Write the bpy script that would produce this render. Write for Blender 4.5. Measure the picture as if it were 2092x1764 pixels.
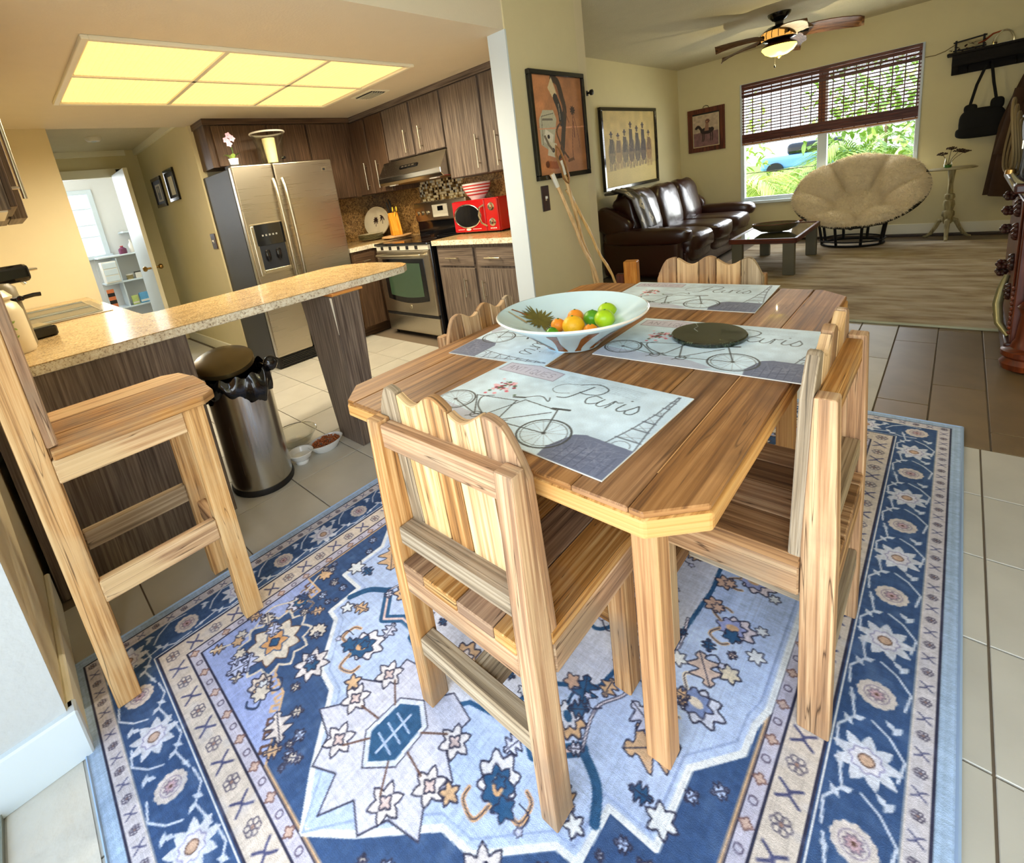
import bpy, math, random
import numpy as np
from mathutils import Matrix, Vector
random.seed(7); RNG = np.random.RandomState(11)
PI = math.pi
SC = bpy.context.scene
COL = SC.collection
for o in list(bpy.data.objects): bpy.data.objects.remove(o)

# ------------------------------------------------------------------ camera
cam = bpy.data.cameras.new('camera'); camo = bpy.data.objects.new('camera', cam); COL.objects.link(camo)
_R = [[0.7020542796, 0.0667477605, -0.7089883814], [0.6970773614, -0.2679896509, 0.6650298484], [-0.1456122958, -0.9611068013, -0.2346716341]]
camo.matrix_world = Matrix(((_R[0][0], -_R[0][1], -_R[0][2], 0), (_R[1][0], -_R[1][1], -_R[1][2], 0), (_R[2][0], -_R[2][1], -_R[2][2], 1.3), (0, 0, 0, 1)))
cam.sensor_fit = 'HORIZONTAL'; cam.sensor_width = 36.0
cam.lens = 36.0 * 979.178 / 2092
cam.shift_x = (1046 - 946.887) / 2092; cam.shift_y = (628.342 - 882) / 2092
cam.clip_start = 0.02
SC.camera = camo
# ------------------------------------------------------------------ light
SC.view_settings.view_transform = 'Standard'; SC.view_settings.look = 'None'
SC.view_settings.gamma = 1.0; SC.view_settings.use_curve_mapping = False
SC.view_settings.exposure = 0.55
w = bpy.data.worlds.new('sky'); SC.world = w; w.use_nodes = True
nt = w.node_tree; bg = nt.nodes['Background']
tc = nt.nodes.new('ShaderNodeTexCoord'); sx = nt.nodes.new('ShaderNodeSeparateXYZ'); rp = nt.nodes.new('ShaderNodeValToRGB')
nt.links.new(tc.outputs['Generated'], sx.inputs[0]); nt.links.new(sx.outputs['Z'], rp.inputs[0]); nt.links.new(rp.outputs[0], bg.inputs[0])
rp.color_ramp.elements[0].position = 0.0; rp.color_ramp.elements[0].color = (0.86, 0.93, 0.95, 1)
rp.color_ramp.elements[1].position = 0.6; rp.color_ramp.elements[1].color = (0.55, 0.74, 1.0, 1)
bg.inputs[1].default_value = 2.3
def area(name, loc, rot, sx_, sy_, power, col):
    l = bpy.data.lights.new(name, 'AREA'); l.shape = 'RECTANGLE'; l.size = sx_; l.size_y = sy_; l.energy = power; l.color = col
    o = bpy.data.objects.new(name, l); COL.objects.link(o); o.location = loc; o.rotation_euler = rot
    return o
area('daylight_glass_door', (0.1, -0.62, 1.08), (PI / 2, 0, 0), 1.7, 1.95, 34, (0.86, 0.93, 1.0))
area('daylight_pantry', (-8.1, 0.55, 1.9), (0, -PI / 2 * 0.8, 0), 1.0, 0.9, 26, (0.92, 0.96, 1.0))
area('daylight_living_window', (-1.27, 8.15, 1.35), (-PI / 2, 0, 0), 1.8, 1.5, 58, (0.97, 0.98, 1.0))
sun = bpy.data.lights.new('sun', 'SUN'); sun.energy = 6.0; sun.angle = 0.05; sun.color = (1, 0.95, 0.85)
suno = bpy.data.objects.new('sun', sun); COL.objects.link(suno); suno.rotation_euler = Vector((0.80, 0.16, -0.62)).to_track_quat('-Z', 'Y').to_euler()

# ------------------------------------------------------------------ colour helpers
def s2l(c):
    c = c / 255.0
    return c / 12.92 if c <= 0.04045 else ((c + 0.055) / 1.055) ** 2.4
def C(r, g, b): return (s2l(r), s2l(g), s2l(b), 1.0)

# ------------------------------------------------------------------ materials
MATS = {}
def base_mat(name):
    m = bpy.data.materials.new(name); m.use_nodes = True
    return m, m.node_tree, m.node_tree.nodes['Principled BSDF']
def plain(name, col, rough=0.6, metal=0.0, var=0.06, scale=9.0, bump=0.0, bscale=60.0, coat=0.0, spec=0.5, emis=None, estr=0.0, obj=True):
    m, t, b = base_mat(name)
    N, L = t.nodes, t.links
    co = N.new('ShaderNodeTexCoord'); nz = N.new('ShaderNodeTexNoise'); nz.inputs['Scale'].default_value = scale; nz.inputs['Detail'].default_value = 4
    L.new(co.outputs['Object'], nz.inputs['Vector'])
    mx = N.new('ShaderNodeMix'); mx.data_type = 'RGBA'
    mx.inputs[6].default_value = tuple(c * (1 - var) for c in col[:3]) + (1,)
    mx.inputs[7].default_value = tuple(min(1, c * (1 + var)) for c in col[:3]) + (1,)
    L.new(nz.outputs['Fac'], mx.inputs[0]); L.new(mx.outputs[2], b.inputs['Base Color'])
    b.inputs['Roughness'].default_value = rough; b.inputs['Metallic'].default_value = metal
    b.inputs['Coat Weight'].default_value = coat; b.inputs['Specular IOR Level'].default_value = spec
    if bump > 0:
        n2 = N.new('ShaderNodeTexNoise'); n2.inputs['Scale'].default_value = bscale; n2.inputs['Detail'].default_value = 3
        L.new(co.outputs['Object'], n2.inputs['Vector'])
        bp = N.new('ShaderNodeBump'); bp.inputs['Strength'].default_value = bump; bp.inputs['Distance'].default_value = 0.01
        L.new(n2.outputs['Fac'], bp.inputs['Height']); L.new(bp.outputs[0], b.inputs['Normal'])
    if emis:
        b.inputs['Emission Color'].default_value = emis; b.inputs['Emission Strength'].default_value = estr
    MATS[name] = m
    return m
def wood(name, cols, sx=3.0, sy=45.0, rough=0.7, bump=0.35, hue=0.25, stain=None, cracks=0.0, coat=0.0):
    """cols: dark, mid, light colours; grain runs along uv.x (metres)"""
    m, t, b = base_mat(name); N, L = t.nodes, t.links
    uv = N.new('ShaderNodeUVMap'); mp = N.new('ShaderNodeMapping'); mp.inputs['Scale'].default_value = (sx, sy, 1)
    L.new(uv.outputs[0], mp.inputs['Vector'])
    nz = N.new('ShaderNodeTexNoise'); nz.inputs['Scale'].default_value = 1.0; nz.inputs['Detail'].default_value = 6; nz.inputs['Distortion'].default_value = 0.22
    nz.inputs['Roughness'].default_value = 0.62
    L.new(mp.outputs[0], nz.inputs['Vector'])
    cr = N.new('ShaderNodeValToRGB'); e = cr.color_ramp.elements
    e[0].position = 0.30; e[0].color = cols[0]; e[1].position = 0.72; e[1].color = cols[2]
    mid = e.new(0.48); mid.color = cols[1]
    L.new(nz.outputs['Fac'], cr.inputs[0])
    # broad tone
    mp2 = N.new('ShaderNodeMapping'); mp2.inputs['Scale'].default_value = (2.5, 9, 1); L.new(uv.outputs[0], mp2.inputs['Vector'])
    n2 = N.new('ShaderNodeTexNoise'); n2.inputs['Scale'].default_value = 1.0; n2.inputs['Detail'].default_value = 3; L.new(mp2.outputs[0], n2.inputs['Vector'])
    oi = N.new('ShaderNodeObjectInfo')
    hs = N.new('ShaderNodeHueSaturation')
    ma = N.new('ShaderNodeMath'); ma.operation = 'MULTIPLY_ADD'; ma.inputs[1].default_value = hue; ma.inputs[2].default_value = 1.0 - hue * 0.5
    L.new(oi.outputs['Random'], ma.inputs[0])
    ml = N.new('ShaderNodeMath'); ml.operation = 'MULTIPLY_ADD'; ml.inputs[1].default_value = 0.55; ml.inputs[2].default_value = 0.72
    L.new(n2.outputs['Fac'], ml.inputs[0])
    mm = N.new('ShaderNodeMath'); mm.operation = 'MULTIPLY'; L.new(ma.outputs[0], mm.inputs[0]); L.new(ml.outputs[0], mm.inputs[1])
    L.new(mm.outputs[0], hs.inputs['Value']); L.new(cr.outputs[0], hs.inputs['Color'])
    sm = N.new('ShaderNodeMath'); sm.operation = 'MULTIPLY_ADD'; sm.inputs[1].default_value = -hue * 1.3; sm.inputs[2].default_value = 1.0 + hue * 0.45
    fr = N.new('ShaderNodeMath'); fr.operation = 'FRACT'; fr2 = N.new('ShaderNodeMath'); fr2.operation = 'MULTIPLY'; fr2.inputs[1].default_value = 7.31
    L.new(oi.outputs['Random'], fr2.inputs[0]); L.new(fr2.outputs[0], fr.inputs[0]); L.new(fr.outputs[0], sm.inputs[0]); L.new(sm.outputs[0], hs.inputs['Saturation'])
    out = hs.outputs[0]
    if stain:
        n3 = N.new('ShaderNodeTexNoise'); n3.inputs['Scale'].default_value = 4.0; n3.inputs['Detail'].default_value = 5
        tc_ = N.new('ShaderNodeTexCoord'); L.new(tc_.outputs['Object'], n3.inputs['Vector'])
        r3 = N.new('ShaderNodeValToRGB'); r3.color_ramp.elements[0].position = 0.47; r3.color_ramp.elements[1].position = 0.64
        r3.color_ramp.elements[1].color = (0.75, 0.75, 0.75, 1)
        L.new(n3.outputs['Fac'], r3.inputs[0])
        m3 = N.new('ShaderNodeMix'); m3.data_type = 'RGBA'; m3.inputs[7].default_value = stain
        L.new(r3.outputs[0], m3.inputs[0]); L.new(out, m3.inputs[6]); out = m3.outputs[2]
    if cracks > 0:
        mp4 = N.new('ShaderNodeMapping'); mp4.inputs['Scale'].default_value = (0.8, 34, 1); L.new(uv.outputs[0], mp4.inputs['Vector'])
        n4 = N.new('ShaderNodeTexNoise'); n4.inputs['Scale'].default_value = 1; n4.inputs['Detail'].default_value = 2; n4.inputs['Distortion'].default_value = 0.5; L.new(mp4.outputs[0], n4.inputs['Vector'])
        ab = N.new('ShaderNodeMath'); ab.operation = 'SUBTRACT'; ab.inputs[1].default_value = 0.5; L.new(n4.outputs['Fac'], ab.inputs[0])
        ab2 = N.new('ShaderNodeMath'); ab2.operation = 'ABSOLUTE'; L.new(ab.outputs[0], ab2.inputs[0])
        r4 = N.new('ShaderNodeValToRGB'); r4.color_ramp.elements[0].position = 0.0; r4.color_ramp.elements[0].color = (cracks,) * 3 + (1,)
        r4.color_ramp.elements[1].position = 0.007; r4.color_ramp.elements[1].color = (0, 0, 0, 1); L.new(ab2.outputs[0], r4.inputs[0])
        m4 = N.new('ShaderNodeMix'); m4.data_type = 'RGBA'; m4.inputs[7].default_value = tuple(c * 0.35 for c in cols[0][:3]) + (1,)
        L.new(r4.outputs[0], m4.inputs[0]); L.new(out, m4.inputs[6]); out = m4.outputs[2]
    L.new(out, b.inputs['Base Color'])
    b.inputs['Roughness'].default_value = rough; b.inputs['Coat Weight'].default_value = coat; b.inputs['Specular IOR Level'].default_value = 0.35
    bp = N.new('ShaderNodeBump'); bp.inputs['Strength'].default_value = bump; bp.inputs['Distance'].default_value = 0.004
    L.new(nz.outputs['Fac'], bp.inputs['Height']); L.new(bp.outputs[0], b.inputs['Normal'])
    MATS[name] = m
    return m
def speckle(name, cols, scale=160, rough=0.35, coat=0.0, bias=0.5, scale2=14):
    m, t, b = base_mat(name); N, L = t.nodes, t.links
    tc_ = N.new('ShaderNodeTexCoord'); vo = N.new('ShaderNodeTexNoise'); vo.inputs['Scale'].default_value = scale; vo.inputs['Detail'].default_value = 3; vo.inputs['Roughness'].default_value = 0.8
    L.new(tc_.outputs['Object'], vo.inputs['Vector'])
    r = N.new('ShaderNodeValToRGB'); e = r.color_ramp.elements
    e[0].position = bias - 0.13; e[0].color = cols[0]; e[1].position = bias + 0.16; e[1].color = cols[2]; x = e.new(bias); x.color = cols[1]
    L.new(vo.outputs['Fac'], r.inputs[0])
    n2 = N.new('ShaderNodeTexNoise'); n2.inputs['Scale'].default_value = scale2; n2.inputs['Detail'].default_value = 4; L.new(tc_.outputs['Object'], n2.inputs['Vector'])
    mx = N.new('ShaderNodeMix'); mx.data_type = 'RGBA'; mx.blend_type = 'MULTIPLY'; mx.inputs[0].default_value = 0.5
    r2 = N.new('ShaderNodeValToRGB'); r2.color_ramp.elements[0].position = 0.35; r2.color_ramp.elements[0].color = (0.6, 0.56, 0.5, 1); r2.color_ramp.elements[1].position = 0.6; r2.color_ramp.elements[1].color = (1, 1, 1, 1)
    L.new(n2.outputs['Fac'], r2.inputs[0]); L.new(r.outputs[0], mx.inputs[6]); L.new(r2.outputs[0], mx.inputs[7])
    L.new(mx.outputs[2], b.inputs['Base Color']); b.inputs['Roughness'].default_value = rough; b.inputs['Coat Weight'].default_value = coat
    MATS[name] = m
    return m
def brushed(name, col, rough=0.3, axis=2, metal=1.0):
    m, t, b = base_mat(name); N, L = t.nodes, t.links
    tc_ = N.new('ShaderNodeTexCoord'); mp = N.new('ShaderNodeMapping'); sc = [220, 220, 220]; sc[axis] = 2.0; mp.inputs['Scale'].default_value = sc
    L.new(tc_.outputs['Object'], mp.inputs[0]); nz = N.new('ShaderNodeTexNoise'); nz.inputs['Scale'].default_value = 1; nz.inputs['Detail'].default_value = 3; L.new(mp.outputs[0], nz.inputs['Vector'])
    n2 = N.new('ShaderNodeTexNoise'); n2.inputs['Scale'].default_value = 2.2; n2.inputs['Detail'].default_value = 2; L.new(tc_.outputs['Object'], n2.inputs['Vector'])
    ma = N.new('ShaderNodeMath'); ma.operation = 'MULTIPLY_ADD'; ma.inputs[1].default_value = 0.18; ma.inputs[2].default_value = rough - 0.09; L.new(nz.outputs['Fac'], ma.inputs[0])
    L.new(ma.outputs[0], b.inputs['Roughness'])
    b.inputs['Base Color'].default_value = col; b.inputs['Metallic'].default_value = metal
    bp = N.new('ShaderNodeBump'); bp.inputs['Strength'].default_value = 0.03; bp.inputs['Distance'].default_value = 0.02; L.new(n2.outputs['Fac'], bp.inputs['Height']); L.new(bp.outputs[0], b.inputs['Normal'])
    MATS[name] = m
    return m
def glass(name, col=(1, 1, 1, 1), rough=0.0, ior=1.45, thin=True):
    m, t, b = base_mat(name)
    if thin:
        N, L = t.nodes, t.links; tr = N.new('ShaderNodeBsdfTransparent'); tr.inputs[0].default_value = col
        gl = N.new('ShaderNodeBsdfGlossy'); gl.inputs['Roughness'].default_value = 0.03
        lw = N.new('ShaderNodeLayerWeight'); lw.inputs['Blend'].default_value = 0.5; fr = N.new('ShaderNodeMath'); fr.operation = 'POWER'; fr.inputs[1].default_value = 3.0 if ior < 1.6 else 1.6; L.new(lw.outputs['Facing'], fr.inputs[0])
        nz = N.new('ShaderNodeTexNoise'); nz.inputs['Scale'].default_value = 3; mt = N.new('ShaderNodeMath'); mt.operation = 'MULTIPLY'
        ad = N.new('ShaderNodeMath'); ad.operation = 'ADD'; ad.inputs[1].default_value = 0.0; L.new(nz.outputs['Fac'], ad.inputs[0])
        L.new(fr.outputs[0], mt.inputs[0]); L.new(ad.outputs[0], mt.inputs[1])
        mx = N.new('ShaderNodeMixShader'); L.new(mt.outputs[0], mx.inputs[0]); L.new(tr.outputs[0], mx.inputs[1]); L.new(gl.outputs[0], mx.inputs[2])
        L.new(mx.outputs[0], t.nodes['Material Output'].inputs[0])
    else:
        b.inputs['Transmission Weight'].default_value = 1; b.inputs['Roughness'].default_value = rough; b.inputs['IOR'].default_value = ior; b.inputs['Base Color'].default_value = col
    MATS[name] = m
    return m
def painted_mat(name, rough=0.8, bump=0.0, weave=300):
    m, t, b = base_mat(name); N, L = t.nodes, t.links
    a = N.new('ShaderNodeAttribute'); a.attribute_name = 'Col'
    nz = N.new('ShaderNodeTexNoise'); nz.inputs['Scale'].default_value = weave; tc_ = N.new('ShaderNodeTexCoord'); L.new(tc_.outputs['Object'], nz.inputs['Vector'])
    hs = N.new('ShaderNodeHueSaturation'); ma = N.new('ShaderNodeMath'); ma.operation = 'MULTIPLY_ADD'; ma.inputs[1].default_value = 0.3; ma.inputs[2].default_value = 0.85
    L.new(nz.outputs['Fac'], ma.inputs[0]); L.new(ma.outputs[0], hs.inputs['Value']); L.new(a.outputs['Color'], hs.inputs['Color']); L.new(hs.outputs[0], b.inputs['Base Color'])
    b.inputs['Roughness'].default_value = rough
    if bump:
        bp = N.new('ShaderNodeBump'); bp.inputs['Strength'].default_value = bump; bp.inputs['Distance'].default_value = 0.002; L.new(nz.outputs['Fac'], bp.inputs['Height']); L.new(bp.outputs[0], b.inputs['Normal'])
    MATS[name] = m
    return m

wall_m = plain('cream_wall_paint', C(220, 208, 164), 0.85, var=0.03, bump=0.15, bscale=220)
wall_y = plain('warm_kitchen_wall_paint', C(226, 212, 174), 0.85, var=0.03, bump=0.12, bscale=220)
daylit_wall = plain('daylit_white_wall', C(196, 200, 200), 0.8, var=0.03, bump=0.25, bscale=40)  # wall-end colour with the blue-white of daylight put into it
pantry_wall = plain('white_pantry_paint', C(228, 228, 224), 0.8, var=0.02)
ceil_m = plain('ceiling_paint', C(226, 214, 188), 0.9, var=0.03, bump=0.1, bscale=90)
popcorn = plain('textured_ceiling', C(214, 204, 172), 0.95, var=0.05, bump=0.8, bscale=120)
trim_m = plain('white_trim_paint', C(214, 226, 232), 0.45, var=0.02)
cream_trim = plain('cream_trim_paint', C(240, 234, 208), 0.5, var=0.02)
grout_m = plain('grout', C(116, 102, 84), 0.9, var=0.1)
tile_m = plain('stone_floor_tile', C(190, 187, 176), 0.42, var=0.16, scale=5, bump=0.06, bscale=30)
plank_lt = plain('plank_tile_pale', C(164, 156, 132), 0.45, var=0.25, scale=5)
plank_dk = plain('plank_tile_brown', C(118, 98, 68), 0.4, var=0.35, scale=6)
board_m = wood('reclaimed_pine', (C(104, 68, 36), C(172, 124, 74), C(222, 184, 130)), 1.5, 70, 0.72, 0.5, 0.22, stain=C(138, 118, 94), cracks=0.9)
board_pale = wood('reclaimed_pine_pale', (C(126, 84, 46), C(198, 152, 96), C(236, 204, 152)), 1.4, 64, 0.7, 0.45, 0.18, stain=C(206, 176, 130), cracks=0.8)
board_grey = wood('reclaimed_grey_board', (C(92, 76, 58), C(150, 130, 102), C(194, 176, 148)), 1.5, 85, 0.8, 0.5, 0.2, cracks=0.8)
board_dark = wood('reclaimed_dark_board', (C(84, 56, 32), C(134, 96, 60), C(176, 136, 92)), 1.5, 80, 0.75, 0.5, 0.25, cracks=0.8)
table_m = wood('oiled_table_pine', (C(82, 50, 24), C(142, 96, 50), C(192, 142, 88)), 1.3, 60, 0.5, 0.3, 0.12, stain=C(112, 76, 42), cracks=0.6, coat=0.05)
table_edge = wood('table_edge_pine', (C(136, 90, 46), C(192, 142, 84), C(224, 182, 122)), 1.4, 70, 0.5, 0.3, 0.1, cracks=0.4)
leg_m = wood('table_leg_pine', (C(146, 96, 50), C(194, 142, 86), C(220, 174, 114)), 1.5, 80, 0.6, 0.3, 0.1)
lam_m = wood('grey_oak_laminate', (C(62, 50, 44), C(104, 90, 78), C(146, 130, 114)), 2.5, 90, 0.5, 0.1, 0.06)
lam_dk = wood('dark_oak_laminate', (C(50, 36, 26), C(84, 62, 44), C(116, 90, 66)), 2.5, 90, 0.45, 0.1, 0.06)
reddish = wood('red_brown_wood', (C(40, 14, 6), C(88, 36, 14), C(130, 60, 24)), 2.0, 30, 0.42, 0.15, 0.1, coat=0.12)
mahog = wood('dark_mahogany', (C(22, 9, 6), C(50, 20, 12), C(82, 34, 18)), 2.0, 30, 0.42, 0.1, 0.1, coat=0.15)
bamboo_m = wood('bamboo_slat', (C(46, 16, 10), C(82, 32, 20), C(128, 62, 36)), 4, 60, 0.5, 0.1, 0.3)
cane_m = wood('cane', (C(180, 130, 66), C(222, 178, 106), C(240, 208, 146)), 8, 60, 0.5, 0.1, 0.2)
aged_w = wood('distressed_painted_wood', (C(96, 82, 50), C(162, 148, 104), C(194, 182, 138)), 6, 40, 0.7, 0.2, 0.1)
granite = speckle('granite_laminate', (C(160, 122, 76), C(208, 176, 122), C(234, 212, 164)), 110, 0.22, 0.2, 0.5)
granite_edge = speckle('granite_edge', (C(104, 70, 44), C(230, 216, 184), C(248, 242, 222)), 85, 0.45, 0.0, 0.44)
splash = speckle('granite_splash', (C(70, 46, 24), C(156, 118, 68), C(206, 168, 104)), 60, 0.3, 0.1, 0.5)
steel = brushed('brushed_steel', C(192, 184, 168), 0.30, 1)
steel_v = brushed('brushed_steel_vertical', C(196, 192, 182), 0.24, 2)
chrome = plain('chrome', C(214, 214, 210), 0.12, 1.0, var=0.02)
nickel = plain('brushed_nickel', C(206, 198, 176), 0.3, 1.0, var=0.03)
brass = plain('antique_brass', C(172, 136, 78), 0.35, 1.0, var=0.05)
black_gl = plain('black_gloss', C(14, 14, 16), 0.12, 0, var=0.1, coat=0.3)
black_m = plain('black_matte', C(22, 20, 20), 0.6, 0, var=0.1, bump=0.1)
black_side = plain('fridge_black_side', C(34, 33, 33), 0.38, 0, var=0.1, bump=0.5, bscale=300)
bag_m = plain('black_plastic_bag', C(8, 9, 14), 0.18, 0, var=0.1, coat=0.5)
iron = plain('wrought_iron', C(22, 20, 18), 0.5, 0.6, var=0.1)
plastic_w = plain('white_plastic', C(230, 226, 214), 0.4, var=0.02)
porcelain = plain('white_porcelain', C(236, 238, 236), 0.15, var=0.01, coat=0.4)
stoneware = plain('cream_stoneware', C(226, 212, 178), 0.3, var=0.06, scale=20, coat=0.2)
red_m = plain('glossy_red_enamel', C(180, 12, 20), 0.2, var=0.03, coat=0.5)
leather = plain('brown_leather', C(52, 22, 14), 0.30, var=0.3, scale=6, bump=0.35, bscale=14, coat=0.15)
fur_m = plain('cream_shag_fur', C(234, 218, 184), 0.9, var=0.15, scale=40)
mirror_gl = glass('window_glass')
clear_gl = glass('clear_glass', thin=False)
jar_gl = glass('thin_clear_glass', (0.97, 0.98, 0.96, 1), ior=1.9)
light_panel = plain('prismatic_light_panel', C(240, 214, 150), 0.5, var=0.02, emis=(1.0, 0.72, 0.27, 1), estr=0.62)
lamp_gl = plain('lit_lamp_glass', C(240, 220, 60), 0.3, var=0.05, emis=(1.0, 0.86, 0.13, 1), estr=2.2)
amber_gl = plain('amber_lamp_glass', C(210, 140, 50), 0.3, var=0.3, scale=30, emis=(1.0, 0.50, 0.10, 1), estr=0.55)
leafm = plain('green_leaf', C(150, 176, 84), 0.5, var=0.3)
leaf_y = plain('bright_palm_leaf', C(206, 222, 120), 0.5, var=0.3, scale=3)
leaf_dk = plain('deep_green_leaf', C(60, 112, 30), 0.5, var=0.3)
beige_rug = wood('beige_wool_rug', (C(122, 98, 68), C(172, 154, 124), C(204, 192, 168)), 2.4, 8, 0.95, 0.6, 0.02)
kibble_m = plain('dry_kibble', C(168, 92, 44), 0.7, var=0.3, scale=60)
stone_blk = speckle('dark_green_marble', (C(12, 16, 10), C(40, 50, 34), C(92, 104, 78)), 90, 0.18, 0.3, 0.56)
cloth_br = plain('brown_coat_cloth', C(62, 40, 22), 0.95, var=0.2, bump=0.3)
cloth_bk = plain('black_bag_cloth', C(8, 8, 8), 0.9, var=0.1, bump=0.3)
rope_m = plain('tan_rope', C(120, 100, 60), 0.8, var=0.2)
paint_m = painted_mat('printed_cloth', 0.55, 0.0)
rugm = painted_mat('printed_rug_pile', 0.9, 0.5, 420)
artm = painted_mat('printed_art', 0.6, 0, 60)
green_app = plain('oven_window_glass', C(60, 82, 62), 0.1, var=0.25, scale=3, coat=0.6)
lawn_m = plain('garden_lawn', C(120, 150, 60), 0.9, var=0.3)
marb_gold = plain('yellow_tile', C(220, 200, 150), 0.3)

# ------------------------------------------------------------------ mesh builder
class MB:
    def __init__(s): s.v = []; s.f = []; s.smooth = False
    def add(s, vs, fs, M=None):
        b = len(s.v)
        if M is not None: vs = [tuple(M @ Vector(p)) for p in vs]
        s.v += [tuple(p) for p in vs]; s.f += [tuple(i + b for i in f) for f in fs]; return s
    def box(s, x0, x1, y0, y1, z0, z1, M=None):
        vs = [(x0, y0, z0), (x1, y0, z0), (x1, y1, z0), (x0, y1, z0), (x0, y0, z1), (x1, y0, z1), (x1, y1, z1), (x0, y1, z1)]
        return s.add(vs, [(0, 3, 2, 1), (4, 5, 6, 7), (0, 1, 5, 4), (1, 2, 6, 5), (2, 3, 7, 6), (3, 0, 4, 7)], M)
    def cbox(s, c, d, M=None):
        return s.box(c[0] - d[0] / 2, c[0] + d[0] / 2, c[1] - d[1] / 2, c[1] + d[1] / 2, c[2] - d[2] / 2, c[2] + d[2] / 2, M)
    def lathe(s, prof, c=(0, 0, 0), n=28, M=None, ax=1.0, ay=1.0, cap=True):
        vs = []; fs = []
        for r, z in prof:
            for i in range(n):
                a = 2 * PI * i / n; vs.append((c[0] + r * ax * math.cos(a), c[1] + r * ay * math.sin(a), c[2] + z))
        for j in range(len(prof) - 1):
            for i in range(n):
                k = (i + 1) % n; fs.append((j * n + i, j * n + k, (j + 1) * n + k, (j + 1) * n + i))
        if cap:
            if prof[0][0] > 1e-5: fs.append(tuple(range(n))[::-1])
            if prof[-1][0] > 1e-5: fs.append(tuple((len(prof) - 1) * n + i for i in range(n)))
        return s.add(vs, fs, M)
    def tube(s, pts, r, n=8, closed=False, flat=1.0):
        P = [Vector(p) for p in pts]; m = len(P); rr = r if isinstance(r, (list, tuple)) else [r] * m
        vs = []; fs = []; up = None
        for i in range(m):
            if closed: t = P[(i + 1) % m] - P[i - 1]
            else: t = P[min(i + 1, m - 1)] - P[max(i - 1, 0)]
            t = t.normalized() if t.length > 1e-9 else Vector((0, 0, 1))
            if up is None:
                up = Vector((0, 0, 1)) if abs(t.z) < 0.9 else Vector((1, 0, 0))
            a = up - t * up.dot(t)
            a = a.normalized() if a.length > 1e-6 else t.orthogonal().normalized()
            up = a; b = t.cross(a)
            for k in range(n):
                an = 2 * PI * k / n; vs.append(tuple(P[i] + a * (rr[i] * math.cos(an)) + b * (rr[i] * flat * math.sin(an))))
        for i in range(m if closed else m - 1):
            j = (i + 1) % m
            for k in range(n):
                l = (k + 1) % n; fs.append((i * n + k, i * n + l, j * n + l, j * n + k))
        if not closed: fs.append(tuple(range(n))[::-1]); fs.append(tuple((m - 1) * n + k for k in range(n)))
        return s.add(vs, fs)
    def prism(s, poly, z0, z1, M=None):
        n = len(poly); vs = [(p[0], p[1], z0) for p in poly] + [(p[0], p[1], z1) for p in poly]
        fs = [tuple(range(n))[::-1], tuple(range(n, 2 * n))] + [(i, (i + 1) % n, n + (i + 1) % n, n + i) for i in range(n)]
        return s.add(vs, fs, M)
    def sphere(s, c, r, n=16, m=10, sc=(1, 1, 1)):
        prof = [(r * math.sin(PI * j / m), -r * math.cos(PI * j / m)) for j in range(m + 1)]
        prof[0] = (1e-4, prof[0][1]); prof[-1] = (1e-4, prof[-1][1])
        return s.lathe([(a * 1, z * sc[2]) for a, z in prof], c, n, ax=sc[0], ay=sc[1])
    def grid(s, fn, nu, nv, close_u=False, close_v=False):
        vs = [tuple(fn(i / (nu if close_u else nu - 1), j / (nv if close_v else nv - 1))) for j in range(nv) for i in range(nu)]
        fs = []
        for j in range(nv if close_v else nv - 1):
            for i in range(nu if close_u else nu - 1):
                a = i; b = (i + 1) % nu; c = j; d = (j + 1) % nv; fs.append((c * nu + a, c * nu + b, d * nu + b, d * nu + a))
        return s.add(vs, fs)
    def build(s, name, mat, parent=None, grain=None, bev=0.0, smooth=False, loc=None, rot=None, seg=1, sub=0, mat2=None):
        me = bpy.data.meshes.new(name); me.from_pydata(s.v, [], s.f)
        uvs(me, grain)
        me.materials.append(mat)
        if mat2:
            me.materials.append(mat2[0])
            for p in me.polygons:
                if mat2[1](p): p.material_index = 1
        if smooth:
            me.polygons.foreach_set('use_smooth', [True] * len(me.polygons))
            try: me.set_sharp_from_angle(angle=math.radians(40))
            except Exception: pass
        o = bpy.data.objects.new(name, me); COL.objects.link(o)
        if parent: o.parent = parent
        if loc: o.location = loc
        if rot: o.rotation_euler = rot
        if bev > 0:
            md = o.modifiers.new('bevel', 'BEVEL'); md.width = bev; md.segments = seg; md.limit_method = 'ANGLE'
        if sub:
            md = o.modifiers.new('sub', 'SUBSURF'); md.levels = sub; md.render_levels = sub
        return o
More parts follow.
